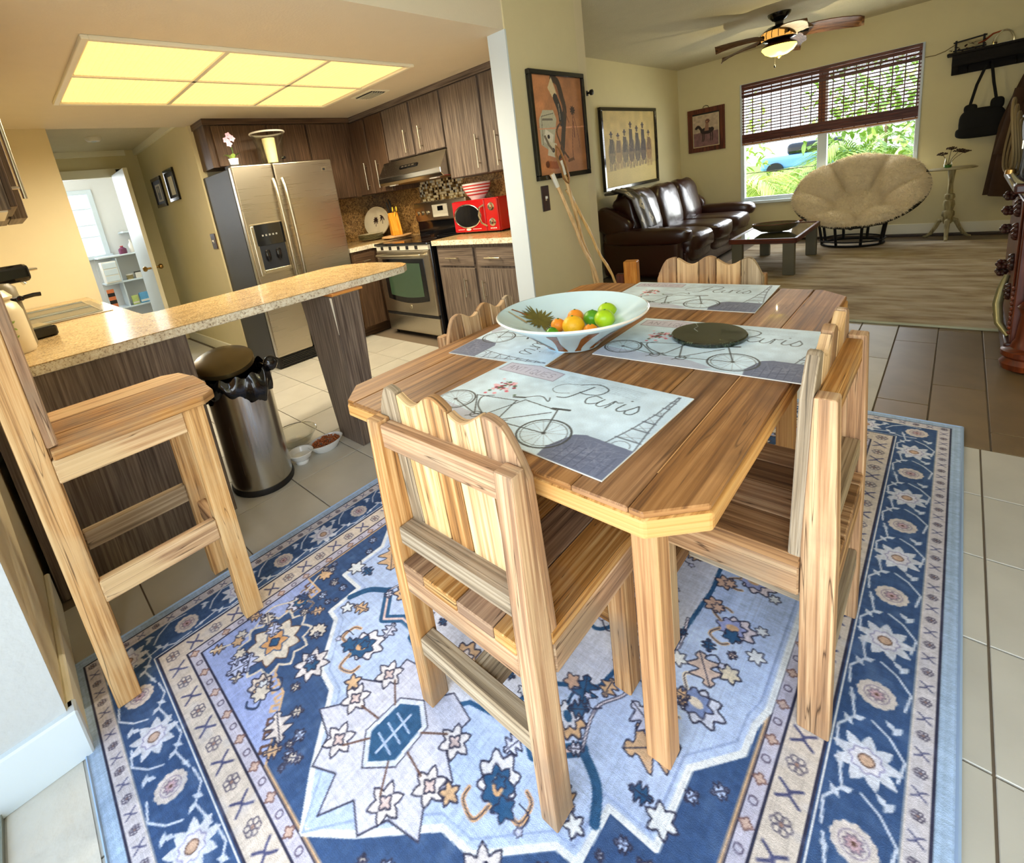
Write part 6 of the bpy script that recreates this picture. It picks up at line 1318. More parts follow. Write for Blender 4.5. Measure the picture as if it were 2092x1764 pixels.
for k in range(7):
    x = 0.20 + 0.17 * k; yb = 0.20 + 0.012 * (k % 3); top = [0.62, 0.60, 0.64, 0.73, 0.68, 0.72, 0.62][k]; c_ = [(110, 92, 50), (150, 120, 70), (104, 88, 54), (96, 74, 44), (84, 68, 44), (78, 58, 44), (150, 110, 60)][k]
    R.disc(x, 0.40, 0.085, c_, 0.13, 0.8); R.disc(x + .045, 0.49, 0.036, c_, 0.06, 0.8); R.disc(x + .06, 0.44, 0.02, c_, 0.05, 0.8)
    for q in (-0.05, -0.02, 0.03, 0.055): R.curve([(x + q, 0.36), (x + q * 1.3, 0.27), (x + q * 1.1, yb)], 0.017, c_, 0.8)
    R.poly([(x - .055, 0.40), (x + .05, 0.40), (x + .045, top - .06), (x - .04, top - .05)], tuple(int(v * .75) for v in c_)); R.disc(x, top - 0.02, 0.026, c_); R.disc(x, top + 0.002, 0.045, (60, 44, 34), 0.011); R.disc(x, top + 0.014, 0.022, (60, 44, 34), 0.020)
    for q in range(12): R.line([(x + random.uniform(-.08, .08), random.uniform(.25, .6)) for _ in range(2)], 0.003, random.choice(((90, 70, 40), (200, 170, 110))), .6)
frame_pic('framed_riders_picture', 'large framed sepia drawing of seven mounted riders above the sofa', 1.50, 0.97, 0.04, black_gl, R, (-3.0185, 6.17, 1.515), (0, 0, PI / 2), 0.04)
R = Ras(0.36, 0.45, 0.004, (188, 166, 142)); R.poly([(0, 0), (0.36, 0), (0.36, 0.21), (0, 0.20)], (126, 90, 92)); R.a *= (1 + R.noise(0.1, 0.03, 6)[..., None]); hc = (40, 20, 18)
R.disc(0.19, 0.22, 0.085, hc, 0.045); R.curve([(0.12, 0.24), (0.08, 0.29), (0.05, 0.27)], 0.035, hc); R.disc(0.26, 0.23, 0.03, hc)
for q in (0.13, 0.15, 0.24, 0.265): R.curve([(q, 0.2), (q + .005, 0.13), (q - .004, 0.08)], 0.012, hc)
R.poly([(0.16, 0.22), (0.22, 0.22), (0.22, 0.32), (0.18, 0.33)], (150, 110, 90)); R.disc(0.195, 0.345, 0.02, (90, 50, 40)); R.star(0.205, 0.35, 0.035, 7, 0.3, (110, 70, 60)); R.disc(0.195, 0.342, 0.012, (170, 120, 90)); R.line([(0.004, 0.004), (0.356, 0.004), (0.356, 0.446), (0.004, 0.446)], 0.014, (206, 190, 150), closed=True)
t = frame_pic('framed_horse_picture', 'small brown framed picture of a rider on a dark horse beside the window', 0.50, 0.60, 0.065, reddish, R, (-2.635, 7.798, 1.635), (0, 0, 0), 0.03)
MB().tube([(-0.04, -0.01, 0.30), (-0.03, -0.012, 0.325), (0.0, -0.012, 0.335), (0.03, -0.012, 0.325), (0.04, -0.01, 0.30)], 0.004, 6).build('hanging_ring', iron, t)
t = thing('wall_hook', 'small dark knob hook at the far edge of the white column wall', 'hook', (-1.99, 3.44, 1.86)); MB().lathe([(0.008, 0), (0.008, 0.02), (0.02, 0.03), (0.02, 0.045), (0.0001, 0.05)], n=14).build('knob', iron, t, smooth=True, rot=(0, PI / 2, 0)); B('plate', iron, t, 0, 0.003, -0.012, 0.012, -0.018, 0.018)

# walking sticks leaning at the column, with leather holster strap and block
def stick(label, p0, p1, r0, r1, mat, cat='walking stick', name='walking_stick'):
    t = thing(name, label, cat, p0); d = Vector(p1) - Vector(p0); n = 16; pts = [tuple(d * (i / n) + Vector((0.006 * math.sin(i * 1.1), 0.006 * math.cos(i * 1.7), 0))) for i in range(n + 1)]
    MB().tube(pts, [r0 + (r1 - r0) * i / n + (0.0022 if i % 4 == 0 else 0) for i in range(n + 1)], 8).build('shaft', mat, t, smooth=True)
    MB().tube([tuple(d * 0.93), tuple(d)], r1 * 1.25, 8).build('grip', plain('white_tape', C(236, 232, 214), 0.6) if 'white_tape' not in MATS else MATS['white_tape'], t); return t
stick('cane walking stick with a white grip leaning on the column wall', (-1.80, 3.34, 0.012), (-1.94, 2.82, 1.32), 0.011, 0.012, cane_m)
s2 = stick('taller knobbly cane stick crossing behind the white-gripped one', (-1.84, 3.26, 0.012), (-1.94, 2.93, 1.40), 0.012, 0.013, cane_m)
s3 = stick('thin third cane stick leaning farthest right behind the table corner', (-1.66, 3.40, 0.012), (-1.935, 2.98, 1.20), 0.009, 0.010, cane_m)
m = MB().tube([(-1.925, 2.93, 1.28), (-1.92, 2.90, 1.36), (-1.93, 2.87, 1.44), (-1.93, 2.88, 1.50), (-1.92, 2.91, 1.47), (-1.92, 2.96, 1.38), (-1.92, 2.99, 1.28), (-1.92, 2.97, 1.24)], 0.011, 8, closed=True, flat=0.5)
t = thing('leather_strap', 'tan leather strap looped over the tops of the leaning sticks', 'strap', (0, 0, 0)); m.build('loop', plain('tan_leather', C(158, 112, 62), 0.5), t, smooth=True); MB().tube([(-1.94, 2.86, 1.47), (-1.95, 2.83, 1.51), (-1.955, 2.80, 1.57)], 0.007, 6).build('tail', plain('grey_leather', C(120, 108, 86), 0.6), t)
t = thing('wooden_block', 'small carved brown wooden stand on the floor behind the table corner', 'stand', (-1.72, 3.42, 0.0), 0.2)
B('post', orange_w, t, -0.05, 0.05, -0.045, 0.045, 0.03, 0.60, bev=0.01, seg=2); B('foot', reddish, t, -0.09, 0.09, -0.08, 0.08, 0, 0.03, bev=0.005); B('rear_step', reddish, t, -0.12, -0.05, -0.03, 0.03, 0.03, 0.5, bev=0.01)

# living rug
lr = thing('living_rug', 'large worn beige wool rug with brown streaks in the living room', 'rug', (-1.9, 4.18, 0))
B('pile', beige_rug, lr, 0, 2.95, 0, 3.15, 0.0, 0.012, grain='x', bev=0.004); B('fringe', plain('pale_binding', C(178, 180, 152), 0.9), lr, 0, 2.95, -0.02, 0.005, 0.0, 0.014, bev=0.004)
# coffee table
ct = thing('coffee_table', 'low square coffee table with steel-faced legs and glass top', 'coffee table', (-1.37, 6.08, 0.013))
metal_g = plain('grey_metal_leg', C(108, 104, 86), 0.45, 0.5)
for sx_ in (-1, 1):
    for sy_ in (-1, 1):
        x = 0.23 * sx_; y = 0.52 * sy_; B('leg', metal_g, ct, x - 0.05, x + 0.05, y - 0.03, y + 0.03, 0, 0.35, bev=0.003)
B('frame_rail', reddish, ct, -0.30, 0.30, -0.57, -0.545, 0.325, 0.375, bev=0.003); B('frame_rail', reddish, ct, -0.30, 0.30, 0.545, 0.57, 0.325, 0.375, bev=0.003); B('frame_rail', reddish, ct, -0.30, -0.275, -0.57, 0.57, 0.325, 0.375, bev=0.003); B('frame_rail', reddish, ct, 0.275, 0.30, -0.57, 0.57, 0.325, 0.375, bev=0.003)
B('top_panel', plain('smoked_top', C(70, 66, 46), 0.08, coat=0.5), ct, -0.275, 0.275, -0.545, 0.545, 0.35, 0.368)
ds = thing('dough_bowl', 'long carved dark wooden bowl on the coffee table', 'bowl', (-1.36, 6.0, 0.385), 0.3)
MB().lathe([(0.35, 0), (0.6, 0.008), (0.9, 0.05), (1.0, 0.085), (0.93, 0.09), (0.8, 0.055), (0.4, 0.02), (0.0001, 0.018)], n=36, ax=0.22, ay=0.14).build('bowl_body', plain('mottled_dark_wood', C(90, 80, 50), 0.5, var=0.5, scale=20), ds, smooth=True)
MB().tube([(0.2, 0.03, 0.08), (0.25, 0.04, 0.095)], 0.012, 8).build('handle', reddish, ds); MB().tube([(0.205 * math.cos(a) * 1.02, 0.13 * math.sin(a) * 1.03, 0.088) for a in np.linspace(0, 2 * PI, 30)[:-1]], 0.006, 6, closed=True).build('rim', reddish, ds)
# papasan chair
pc = thing('papasan_chair', 'round papasan chair with shaggy cream cushion before the window', 'chair', (-0.86, 7.27, 0.013))
tilt = Matrix.Rotation(0.62, 4, 'X')
for (R0, z0, r_) in ((0.29, 0.012, 0.013), (0.33, 0.285, 0.016), (0.305, 0.06, 0.008)): MB().tube([(R0 * math.cos(a), R0 * math.sin(a), z0) for a in np.linspace(0, 2 * PI, 37)[:-1]], r_, 8, closed=True).build('base_ring', iron, pc, smooth=True)
for k in range(8):
    a = 2 * PI * (k + .5) / 8; MB().tube([(0.29 * math.cos(a), 0.29 * math.sin(a), 0.01), (0.33 * math.cos(a), 0.33 * math.sin(a), 0.29)], 0.014, 8).build('base_post', iron, pc, smooth=True)
Cc = Vector((0.03, -0.02, 0.62)); RR = 0.60; dep = 0.30
def ctop(u, v):
    a = 2 * PI * u; x = RR * v * math.cos(a); y = RR * v * math.sin(a); z = -dep * (1 - v * v)
    cen = max(0.0, 1 - (v / 0.40) ** 2) ** 0.5 * 0.10 + 0.02
    q = (v - 0.68) / 0.33; ring = max(0.0, 1 - q * q) ** 0.5 * (-0.02 + 0.20 * abs(math.cos(3.5 * a + 0.5)) ** 0.45)
    k = max(cen, ring) * (1 if v < 0.97 else 1); e_ = max(0.0, 1 - v ** 9) ** 0.5
    return tuple(Cc + tilt.to_3x3() @ Vector((x * (1 + 0.03 * abs(math.cos(3.5 * a + 0.5)) * v), y * (1 + 0.03 * abs(math.cos(3.5 * a + 0.5)) * v), z + 0.015 + k * e_)))
def cbot(u, v):
    a = 2 * PI * u; x = RR * v * math.cos(a); y = RR * v * math.sin(a); z = -dep * (1 - v * v); k = 0.035 * (max(0.0, 1 - v ** 7)) ** 0.5
    return tuple(Cc + tilt.to_3x3() @ Vector((x, y, z + 0.012 - k)))
m = MB(); m.grid(lambda u, v: ctop(u, 0.001 + 0.999 * v), 140, 44, close_u=True); m.grid(lambda u, v: cbot(u, 1.0 - 0.999 * v), 96, 16, close_u=True)
cu = m.build('cushion', fur_m, pc, smooth=True)
m = MB(); vs = []; fs = []
for k in range(26000):
    u = random.random(); v = math.sqrt(random.random()); 
    if random.random() < 0.12: v = 0.97 + .03 * random.random()
    p = Vector(ctop(u, v * .999)); p2 = Vector(ctop(u + 0.004, v * .999)); p3 = Vector(ctop(u, min(1, v * .999 + 0.01))); nrm = (p3 - p).cross(p2 - p)
    if nrm.length < 1e-12: continue
    nrm.normalize(); 
    if nrm.dot(tilt.to_3x3() @ Vector((0, 0, 1))) < 0: nrm = -nrm
    out = tilt.to_3x3() @ Vector((math.cos(2 * PI * u), math.sin(2 * PI * u), 0)); rv = Vector((random.gauss(0, 1), random.gauss(0, 1), random.gauss(0, 1)))
    d = (nrm * 0.55 + out * 0.2 * (1 if v > .5 else -.3) + rv * 0.35 + Vector((0, 0, -0.35))).normalized(); L_ = random.uniform(0.02, 0.038); sd = d.cross(rv).normalized() * 0.0022
    b = len(vs); q = p + d * L_ * .6; e_ = q + (d + Vector((0, 0, -0.5))).normalized() * L_ * .5; vs += [tuple(p - sd), tuple(p + sd), tuple(q + sd * .7), tuple(q - sd * .7), tuple(e_)]; fs += [(b, b + 1, b + 2, b + 3), (b + 3, b + 2, b + 4)]
m.v = vs; m.f = fs; fo = m.build('fur', fur_m, pc); fo['kind'] = 'stuff'
def rimp(a, rr=1.02, zz=0.0): return tuple(Cc + tilt.to_3x3() @ Vector((RR * rr * math.cos(a), RR * rr * math.sin(a), zz)))
MB().tube([rimp(a) for a in np.linspace(0, 2 * PI, 49)[:-1]], 0.017, 8, closed=True).build('bowl_rim', iron, pc, smooth=True)
for k in range(12):
    a = 2 * PI * k / 12; pts = []
    for i in range(9): q = 1 - i / 8 * 0.62; pts.append(tuple(Cc + tilt.to_3x3() @ Vector((RR * q * math.cos(a), RR * q * math.sin(a), -dep * (1 - q * q) * 1.15 - 0.03))))
    MB().tube(pts, 0.009, 6).build('bowl_rib', iron, pc, smooth=True)
MB().tube([tuple(Cc + tilt.to_3x3() @ Vector((RR * .38 * math.cos(a), RR * .38 * math.sin(a), -dep * 0.95 - 0.035))) for a in np.linspace(0, 2 * PI, 25)[:-1]], 0.010, 6, closed=True).build('inner_ring', iron, pc)
# plant stand with dried plant
ps = thing('pedestal_table', 'slim distressed pedestal table on three curved legs by the window', 'side table', (-0.065, 7.50, 0))
MB().lathe([(0.19, 0), (0.195, 0.008), (0.175, 0.018), (0.0001, 0.018)], n=36, ay=0.9).build('top', aged_w, ps, smooth=True, loc=(0.0, 0, 0.755))
MB().lathe([(0.03, 0.17), (0.045, 0.20), (0.04, 0.24), (0.052, 0.26), (0.052, 0.30), (0.036, 0.32), (0.048, 0.38), (0.042, 0.42), (0.03, 0.43), (0.044, 0.455), (0.04, 0.49), (0.024, 0.50), (0.02, 0.60), (0.028, 0.70), (0.034, 0.755)], n=20).build('column', aged_w, ps, smooth=True)
for k in range(3):
    a = -PI / 2 + 2 * PI * k / 3; pts = [(0.03 + 0.0, 0.21), (0.075, 0.20), (0.11, 0.12), (0.15, 0.05), (0.19, 0.018), (0.215, 0.012)]
    MB().tube([(p * math.cos(a), p * math.sin(a), z) for p, z in pts], [0.024, 0.024, 0.02, 0.017, 0.015, 0.012], 8).build('leg', aged_w, ps, smooth=True)
pl2 = thing('dried_plant', 'dark dried umbel flowers in a small glass jar on the pedestal table', 'plant', (-0.10, 7.5, 0.774))
MB().lathe([(0.03, 0), (0.035, 0.03), (0.026, 0.08), (0.026, 0.10)], n=18, cap=False).build('jar', jar_gl, pl2, smooth=True); MB().lathe([(0.0001, 0.002), (0.028, 0.002), (0.031, 0.03)], n=18, cap=False).build('moss', leaf_dk, pl2)
dryd = plain('dried_flower', C(66, 44, 24), 0.9, var=0.4, scale=40)
for (x, y, z) in ((-0.05, 0, 0.15), (0.02, 0, 0.20), (0.08, 0.02, 0.17), (0.12, 0, 0.155)):
    m = MB(); m.tube([(0, 0, 0.02), (x * .4, y, z * .6), (x, y, z)], 0.0025, 5)
    for k in range(34):
        a = random.random() * 2 * PI; r_ = 0.048 * math.sqrt(random.random()); px, py = x + r_ * math.cos(a), y + r_ * math.sin(a); pz = z + 0.018 - r_ * .5 + random.uniform(-.004, .006)
        m.tube([(x, y, z - 0.02), (px, py, pz)], 0.0009, 4); m.sphere((px, py, pz), 0.006, 6, 4)
    m.build('flower_head', dryd, pl2)

# ceiling fan
fan = thing('ceiling_fan', 'dark ceiling fan with carved leaf blades and lit yellow bowl lamp', 'ceiling fan', (-1.36, 6.10, LC))
MB().lathe([(0.10, 0), (0.095, -0.02), (0.06, -0.06), (0.035, -0.075), (0.035, -0.10), (0.06, -0.115), (0.10, -0.12), (0.14, -0.15), (0.145, -0.24), (0.12, -0.25), (0.0001, -0.25)], n=36).build('motor_housing', black_gl, fan, smooth=True)
MB().lathe([(0.147, -0.16), (0.158, -0.185), (0.155, -0.225), (0.13, -0.24)], n=36, cap=False).build('amber_band', amber_gl, fan, smooth=True)
for k in range(18):
    a = 2 * PI * k / 18; MB().tube([(0.148 * math.cos(a), 0.148 * math.sin(a), -0.158), (0.161 * math.cos(a), 0.161 * math.sin(a), -0.19), (0.157 * math.cos(a), 0.157 * math.sin(a), -0.228)], 0.003, 5).build('cage_rib', iron, fan)
MB().lathe([(0.09, -0.25), (0.11, -0.265), (0.14, -0.285), (0.15, -0.30), (0.14, -0.30), (0.0001, -0.27)], n=36).build('lamp_holder', mahog, fan, smooth=True)
MB().lathe([(0.146, -0.30), (0.150, -0.315), (0.12, -0.355), (0.075, -0.38), (0.02, -0.39), (0.0001, -0.392)], n=36).build('lamp_shade', lamp_gl, fan, smooth=True)
MB().lathe([(0.02, -0.388), (0.022, -0.395), (0.008, -0.41), (0.0001, -0.412)], n=14).build('finial', brass, fan, smooth=True)
MB().tube([(-0.03, -0.02, -0.385), (-0.032, -0.02, -0.47)], 0.0014, 5).build('pull_chain', nickel, fan); MB().lathe([(0.0001, 0.02), (0.007, 0.012), (0.009, 0.0), (0.0001, -0.012)], n=10).build('pull_knob', black_gl, fan, smooth=True, loc=(-0.032, -0.02, -0.485))
def blade():
    m = MB(); n = 26; vs = []; fs = []
    for i in range(n + 1):
        t_ = i / n; x = 0.20 + 0.46 * t_; wd = (0.028 + 0.075 * math.sin(PI * min(1, t_ * 0.80 + 0.15)) ** 0.8) * (1 - 0.10 * (math.fmod(t_ * 5, 1.0)))
        if t_ > 0.93: wd *= max(0.12, (1 - t_) / 0.07)
        z = -0.02 - 0.05 * t_ * t_
        for q in (-1, -.5, 0, .5, 1): vs.append((x, wd * q, z + 0.012 * (1 - q * q) - q * 0.034))
        for q in (-1, -.5, 0, .5, 1): vs.append((x, wd * q, z + 0.012 * (1 - q * q) - q * 0.034 - 0.008))
    for i in range(n):
        for q in range(4):
            a = 10 * i + q; fs += [(a, a + 10, a + 11, a + 1), (a + 5, a + 6, a + 16, a + 15)]
        fs += [(10 * i, 10 * i + 5, 10 * i + 15, 10 * i + 10), (10 * i + 4, 10 * i + 14, 10 * i + 19, 10 * i + 9)]
    fs += [(0, 1, 6, 5), (1, 2, 7, 6), (2, 3, 8, 7), (3, 4, 9, 8)]
    m.add(vs, fs)
    return m
bm_ = blade(); first = None
for k in range(5):
    a = math.radians(13 + 72 * k)
    if first is None: q = first = bm_.build('blade', wood('carved_leaf_blade', (C(58, 34, 16), C(104, 66, 34), C(150, 104, 60)), 6, 60, 0.5, 0.8, 0.2), fan, grain='x', smooth=True)
    else: q = first.copy(); COL.objects.link(q)
    q.location = (0, 0, -0.185); q.rotation_euler = (0, 0, a)
    MB().tube([(0.13 * math.cos(a), 0.13 * math.sin(a), -0.20), (0.24 * math.cos(a), 0.24 * math.sin(a), -0.212)], 0.016, 8, flat=.5).build('blade_arm', iron, fan)
pl_l = bpy.data.lights.new('fan_lamp', 'POINT'); pl_l.energy = 8; pl_l.color = (1, 0.85, 0.5); pl_l.shadow_soft_size = 0.0; po = bpy.data.objects.new('fan_lamp', pl_l); COL.objects.link(po); po.location = (-1.36, 6.10, LC - 0.47)

# woven blind
bl = thing('bamboo_blind', 'dark red-brown bamboo roller blind half down over the living room window', 'blind', (-1.27, 7.765, 2.12))
Wb = 0.89; k_ = None
def slat(z, h, y=0.0, wid=Wb):
    return B('slat', bamboo_m, bl, -wid, wid, y - 0.003, y + 0.003, z - h / 2, z + h / 2, grain='x')
B('head_rail', bamboo_m, bl, -Wb, Wb, -0.02, 0.025, -0.035, 0.0, grain='x')
z = -0.04; rows = []
for k in range(9): slat(-0.043 - k * 0.0137, 0.0142 if k not in (3, 6) else 0.008, -0.012)
for k in range(7): slat(-0.165 + 0.0, 0.004, 0.0) if False else None
zz = -0.165
while zz > -0.655: slat(zz, 0.0145); zz -= 0.0375
for k in range(9): slat(-0.655 - k * 0.0125, 0.0145, -0.004 - 0.004 * (k % 2))
for x in np.linspace(-Wb + 0.02, Wb - 0.02, 17):
    B('cord', bamboo_m, bl, x - 0.005, x + 0.005, -0.004, 0.004, -0.77, -0.03, grain='z')
B('centre_tape', plain('brown_tape', C(130, 76, 42), 0.7), bl, -0.035, 0.035, 0.004, 0.008, -0.65, -0.10)
B('bottom_bar', plain('tan_bar', C(150, 98, 40), 0.6), bl, -Wb, Wb, -0.008, 0.004, -0.785, -0.768, grain='x')

# shelf with hooks, purse, coat, candelabra bits
sh2 = thing('coat_shelf', 'black carved wall shelf with hooks right of the window', 'shelf', (0.22, 7.72, 1.72))
blackw = wood('black_carved_wood', (C(8, 6, 5), C(16, 12, 10), C(28, 22, 18)), 3, 40, 0.85, 0.3, 0.1)
B('top_board', blackw, sh2, -0.40, 0.6, -0.12, 0.08, 0.19, 0.215, bev=0.004); B('back_board', blackw, sh2, -0.33, 0.55, 0.055, 0.08, 0.0, 0.19, bev=0.004)
m = MB(); m.prism([(-0.12, 0.19), (0.055, 0.19), (0.055, 0.0), (0.02, 0.0), (-0.01, 0.05), (-0.06, 0.09), (-0.07, 0.14), (-0.11, 0.16)], -0.36, -0.31, Mx)
m.build('bracket', blackw, sh2, bev=0.004); m2 = MB(); m2.prism([(-0.12, 0.19), (0.055, 0.19), (0.055, 0.0), (0.02, 0.0), (-0.01, 0.05), (-0.06, 0.09)], 0.45, 0.5, Mx); m2.build('bracket', blackw, sh2)
B('front_moulding', blackw, sh2, -0.36, 0.55, -0.115, -0.09, 0.08, 0.19, bev=0.01, seg=2)
for x in (-0.24, -0.08, 0.10, 0.25): MB().tube([(x, 0.05, 0.07), (x, 0.0, 0.05), (x, -0.03, 0.0), (x, -0.045, 0.03)], 0.007, 6).build('hook', iron, sh2)
t = thing('iron_sign', 'small openwork iron planter frame on the left end of the black shelf', 'ornament', (-0.02, 7.70, 1.935))
for (a, b_) in (((-0.10, 0, 0), (-0.10, 0, 0.12)), ((0.10, 0, 0), (0.10, 0, 0.13)), ((-0.12, 0, 0.10), (0.12, 0, 0.12)), ((-0.12, 0, 0.02), (0.12, 0, 0.02))): MB().tube([a, b_], 0.008, 6).build('iron_bar', iron, t)
m = MB()
for k in range(26): leaf_mesh(m, (random.uniform(-.15, .2), random.uniform(-.03, .03), random.uniform(0.01, .07)), (random.uniform(-1, 1), random.uniform(-1, 1), random.uniform(-.2, 1)), 0.045, 0.012, .3, 4)
m.build('dried_leaves', dryd, t); B('screen', aged_w, t, -0.095, 0.095, 0.0, 0.004, 0.03, 0.10)
t = thing('metal_loop', 'shiny copper and silver curved handle standing on the black shelf', 'ornament', (0.22, 7.70, 1.935)); MB().tube([(0.07 * math.cos(a), 0, 0.11 * math.sin(a) * 1.1) for a in np.linspace(PI, 0, 16)], 0.009, 8).build('loop', chrome, t, smooth=True); B('foot', chrome, t, -0.08, 0.08, -0.01, 0.01, 0, 0.008); MB().tube([(-0.02, 0, 0.12), (-0.08, 0, 0.11), (-0.14, 0, 0.06), (-0.18, 0, 0.05)], [0.006, 0.008, 0.01, 0.006], 8).build('spout', plain('copper', C(170, 80, 50), 0.3, 0.9), t, smooth=True)
pu = thing('handbag', 'soft black handbag with two straps hanging from the black shelf', 'bag', (0.12, 7.70, 1.06))
pillow(MB(), (0, 0, 0.14), (0.34, 0.10, 0.30), 0.6).build('bag_body', cloth_bk, pu, smooth=True); pillow(MB(), (-0.09, 0, 0.29), (0.10, 0.06, 0.09), 0.7).build('strap_tab', cloth_bk, pu, smooth=True); pillow(MB(), (0.10, 0, 0.31), (0.10, 0.06, 0.12), 0.7).build('strap_tab', cloth_bk, pu, smooth=True); pillow(MB(), (0, 0, 0.05), (0.38, 0.11, 0.13), 0.6).build('bag_base', cloth_bk, pu, smooth=True)
for s_ in (-1, 1): MB().tube([(0.10 * s_, 0, 0.30), (0.06 * s_, 0, 0.52), (0.02 * s_ + 0.015, 0, 0.70)], 0.012, 8, flat=.6).build('strap', cloth_bk, pu, smooth=True)
co_ = thing('hanging_coat', 'long dark brown coat hanging from the black shelf at the right edge', 'coat', (0.50, 7.62, 0.0))
def coat(u, v):
    a = 2 * PI * u; wdt = 0.05 + 0.13 * min(1, v * 2.2) ** 0.7 + 0.04 * v; return (wdt * math.cos(a) * (1 + .12 * math.sin(7 * a)) - 0.08 * v, 0.06 * math.sin(a) * (1 + .3 * math.sin(5 * a)), 1.72 - 1.32 * v - 0.04 * math.cos(a))
MB().grid(coat, 60, 24, close_u=True).build('coat_body', cloth_br, co_, smooth=True)
def slv(u, v):
    a = 2 * PI * u; return (-0.13 - 0.10 * v + 0.045 * math.cos(a), -0.05 + 0.04 * math.sin(a), 1.48 - 0.62 * v)
MB().grid(slv, 20, 12, close_u=True).build('sleeve', cloth_br, co_, smooth=True)
# light string from blind to shelf
t = thing('garland_cord', 'thin pale cord sagging from window top to the black shelf', 'cord', (0, 0, 0)); MB().tube([(-0.36, 7.79, 1.97), (-0.28, 7.785, 1.965), (-0.2, 7.78, 1.985), (-0.12, 7.77, 2.03)], 0.004, 6).build('cord', rope_m, t); MB().lathe([(0.006, 0), (0.006, 0.008)], n=8).build('nail', nickel, t, loc=(-0.36, 7.79, 1.965))

# carved sideboard at right
sb_ = thing('carved_cabinet', 'dark red-brown carved antique cabinet with turned foot at the right edge', 'cabinet', (0.485, 3.95, 0))
B('carcass', reddish, sb_, -0.25, 0.28, -0.40, 0.42, 0.10, 0.90, grain='z', bev=0.004); B('top', mahog, sb_, -0.30, 0.30, -0.46, 0.46, 0.90, 0.945, grain='y', bev=0.01, seg=2); B('plinth', mahog, sb_, -0.27, 0.28, -0.42, 0.44, 0.06, 0.14, grain='y', bev=0.01, seg=2)
for y in (-0.43, 0.43):
    MB().lathe([(0.05, 0.0), (0.085, 0.02), (0.092, 0.05), (0.075, 0.075), (0.09, 0.09), (0.09, 0.115), (0.06, 0.13), (0.055, 0.15), (0.045, 0.17), (0.035, 0.30), (0.05, 0.34), (0.03, 0.37), (0.034, 0.52), (0.05, 0.60), (0.034, 0.66), (0.05, 0.70), (0.034, 0.74), (0.034, 0.86), (0.055, 0.90)], n=24).build('turned_column', reddish, sb_, smooth=True, loc=(-0.19, y, 0))
for k, z in enumerate((0.36, 0.52, 0.68, 0.80)):
    m = MB()
    for q in range(7): a = 2 * PI * q / 7; m.sphere((-0.262, -0.20 + 0.030 * math.cos(a), z + 0.030 * math.sin(a)), 0.017, 8, 6)
    m.sphere((-0.268, -0.20, z), 0.015, 8, 6); m.build('carved_rosette', mahog, sb_, smooth=True)
for k, z in enumerate((0.42, 0.46, 0.66, 0.76, 0.84)):
    m = MB()
    for q in range(6): a = 2 * PI * q / 6; m.sphere((-0.285 + 0.014 * math.cos(a), 0.02 + 0.02 * math.sin(a), z + 0.012 * math.sin(a)), 0.014, 8, 6)
    m.build('carved_rosette', mahog, sb_, smooth=True)
for k in range(10): MB().sphere((-0.252, -0.36, 0.18 + k * 0.026), 0.011, 8, 6).build('carved_bead', reddish, sb_, smooth=True)
MB().tube([(-0.27, -0.12, 0.43), (-0.285, -0.15, 0.36), (-0.295, -0.18, 0.28), (-0.285, -0.24, 0.19), (-0.25, -0.30, 0.14)], [0.012, 0.018, 0.02, 0.018, 0.012], 10).build('silvered_scroll', plain('worn_silver_leaf', C(150, 144, 104), 0.35, 0.7), sb_, smooth=True)
B('door_panel', reddish, sb_, -0.258, -0.25, -0.33, 0.35, 0.2, 0.85, grain='z', bev=0.004)
hb = thing('black_case', 'tall black case standing on the carved cabinet at the right edge', 'case', (0.45, 3.85, 0.946)); B('case_body', black_m, hb, -0.24, 0.16, -0.28, 0.25, 0, 0.32, bev=0.03, seg=3); MB().sphere((-0.12, -0.30, 0.26), 0.016, 10, 8).build('clasp', plastic_w, hb)
for k in range(2): B('latch', nickel, hb, -0.245, -0.238, -0.15 + 0.25 * k, -0.11 + 0.25 * k, 0.15, 0.19)
rp_ = thing('coiled_rope', 'coils of tan rope hanging over the left side of the black case', 'rope', (0.215, 3.85, 1.10))
for k in range(4): MB().tube([(-0.01 - 0.012 * k + 0.01 * math.sin(a * 2), (0.13 + .02 * k) * math.cos(a), 0.02 * k + (0.14 + .015 * k) * math.sin(a)) for a in np.linspace(0, 2 * PI, 31)[:-1]], 0.0055, 6, closed=True).build('coil', rope_m, rp_, smooth=True)
hn = thing('polished_horns', 'pair of shiny curved pale horns on the carved cabinet edge', 'horns', (0.235, 3.60, 0.955))
for k in range(2): MB().tube([(-0.06, 0.05, 0.04 - 0.035 * k), (-0.04, -0.03, 0.0 - 0.035 * k), (0.01, -0.10, -0.04 - 0.035 * k), (0.07, -0.14, -0.06 - 0.035 * k)], [0.004, 0.010, 0.010, 0.005], 8).build('horn', plain('polished_horn', C(196, 190, 160), 0.15, 0.6) if k == 0 else MATS['polished_horn'], hn, smooth=True)
MB().lathe([(0.02, 0), (0.018, 0.02), (0.0001, 0.028)], n=14).build('mount', brass, hn, smooth=True, loc=(-0.06, 0.05, 0.03))

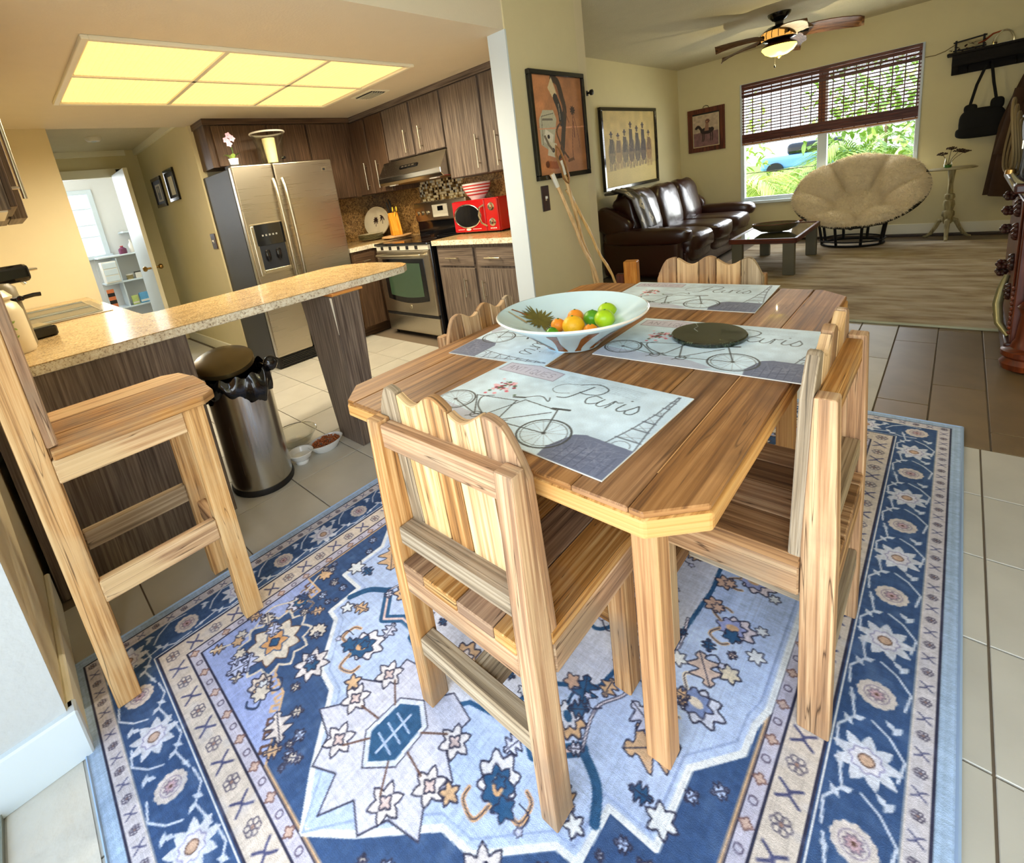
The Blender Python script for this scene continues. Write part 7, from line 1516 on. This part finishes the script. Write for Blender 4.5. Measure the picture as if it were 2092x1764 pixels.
# =================================================================== GARDEN outside the living window
def palm(label, loc, nf, L_, mat, seed, name='palm', zb=0.4):
    random.seed(seed); t = thing(name, label, 'palm', loc, 0, 'palms outside the living room window')
    MB().lathe([(0.10, -0.1), (0.08, 0.4), (0.07, zb)], n=12).build('trunk', board_dark, t)
    for k in range(nf):
        a = 2 * PI * k / nf + random.uniform(-.2, .2); el = random.uniform(0.3, 1.2); L2 = L_ * random.uniform(.8, 1.1); m = MB(); pts = []
        for i in range(13):
            s_ = i / 12; pts.append(Vector((math.cos(a) * math.cos(el) * L2 * s_, math.sin(a) * math.cos(el) * L2 * s_, zb + math.sin(el) * L2 * s_ - 0.7 * L2 * s_ * s_)))
        m.tube(pts, 0.008, 5)
        for i in range(2, 26):
            s_ = i / 26; q = s_ * 12; j = int(q); p = pts[j].lerp(pts[min(12, j + 1)], q - j); d = (pts[min(12, j + 1)] - pts[j]).normalized(); side = d.cross(Vector((0, 0, 1))).normalized(); ll = 0.42 * L2 * math.sin(PI * (0.12 + 0.8 * s_)) 
            for sg in (-1, 1): leaf_mesh(m, p, tuple(side * sg + d * 0.9 + Vector((0, 0, 0.15))), ll, 0.013, 0.35, 4)
        m.build('frond', mat, t)
    random.seed(5)
palm('bright green feathery palm outside, left half of the living window', (-2.7, 9.4, -0.1), 17, 1.5, leaf_y, 3)
palm('bright green palm outside, centre of the living window behind the mullion', (-1.3, 11.3, -0.1), 14, 1.5, leafm, 4, zb=0.8)
palm('bright green palm outside, low behind the sofa end of the living window', (-2.45, 10.9, -0.1), 16, 1.5, leaf_y, 31)
def shrub(label, loc, n, R_, mat, seed):
    random.seed(seed); t = thing('shrub', label, 'shrub', loc, 0, 'shrubs outside the living room window'); MB().tube([(0, 0, -0.1), (0.02, 0, R_)], 0.03, 8).build('stem', board_dark, t); m = MB()
    for k in range(n):
        v_ = Vector((random.gauss(0, 1), random.gauss(0, 1), random.gauss(0, .8))).normalized() * R_ * random.random() ** .4; leaf_mesh(m, (v_.x, v_.y, v_.z + R_ * 1.1), (random.gauss(0, 1), random.gauss(0, 1), random.gauss(0.3, 1)), random.uniform(.12, .26), .045, .4, 4)
    o = m.build('foliage', mat, t); o['kind'] = 'stuff'; random.seed(5)
shrub('dense green shrub outside, right half of the living window', (-0.35, 9.6, -0.1), 600, 0.62, leafm, 8)
shrub('yellow-green shrub outside at the right edge of the living window', (0.7, 11.4, -0.1), 700, 0.9, leaf_y, 9)
shrub('tall bright shrub outside, farther back behind the palms', (-4.6, 13.4, -0.1), 1200, 1.5, leaf_y, 10)
shrub('tall deep green shrub outside, farther back at centre', (-1.2, 14.3, -0.1), 1200, 1.6, leafm, 12)
ch_ = thing('garden_car', 'pale blue car body parked outside beyond the shrubs', 'car', (-4.3, 25.0, -0.1)); carm = plain('pale_blue_car', C(110, 160, 210), 0.3, coat=0.5)
MB().cbox((0, 0, 0.55), (3.6, 1.5, 0.6)).build('car_body', carm, ch_, bev=0.15, seg=3); MB().cbox((0.1, 0, 1.05), (1.9, 1.3, 0.5)).build('cabin', black_gl, ch_, bev=0.18, seg=3)
for x in (-1.2, 1.2): MB().lathe([(0.3, 0), (0.3, 0.2)], n=20).build('wheel', black_m, ch_, loc=(x, -0.72, 0.3), rot=(PI / 2, 0, 0))
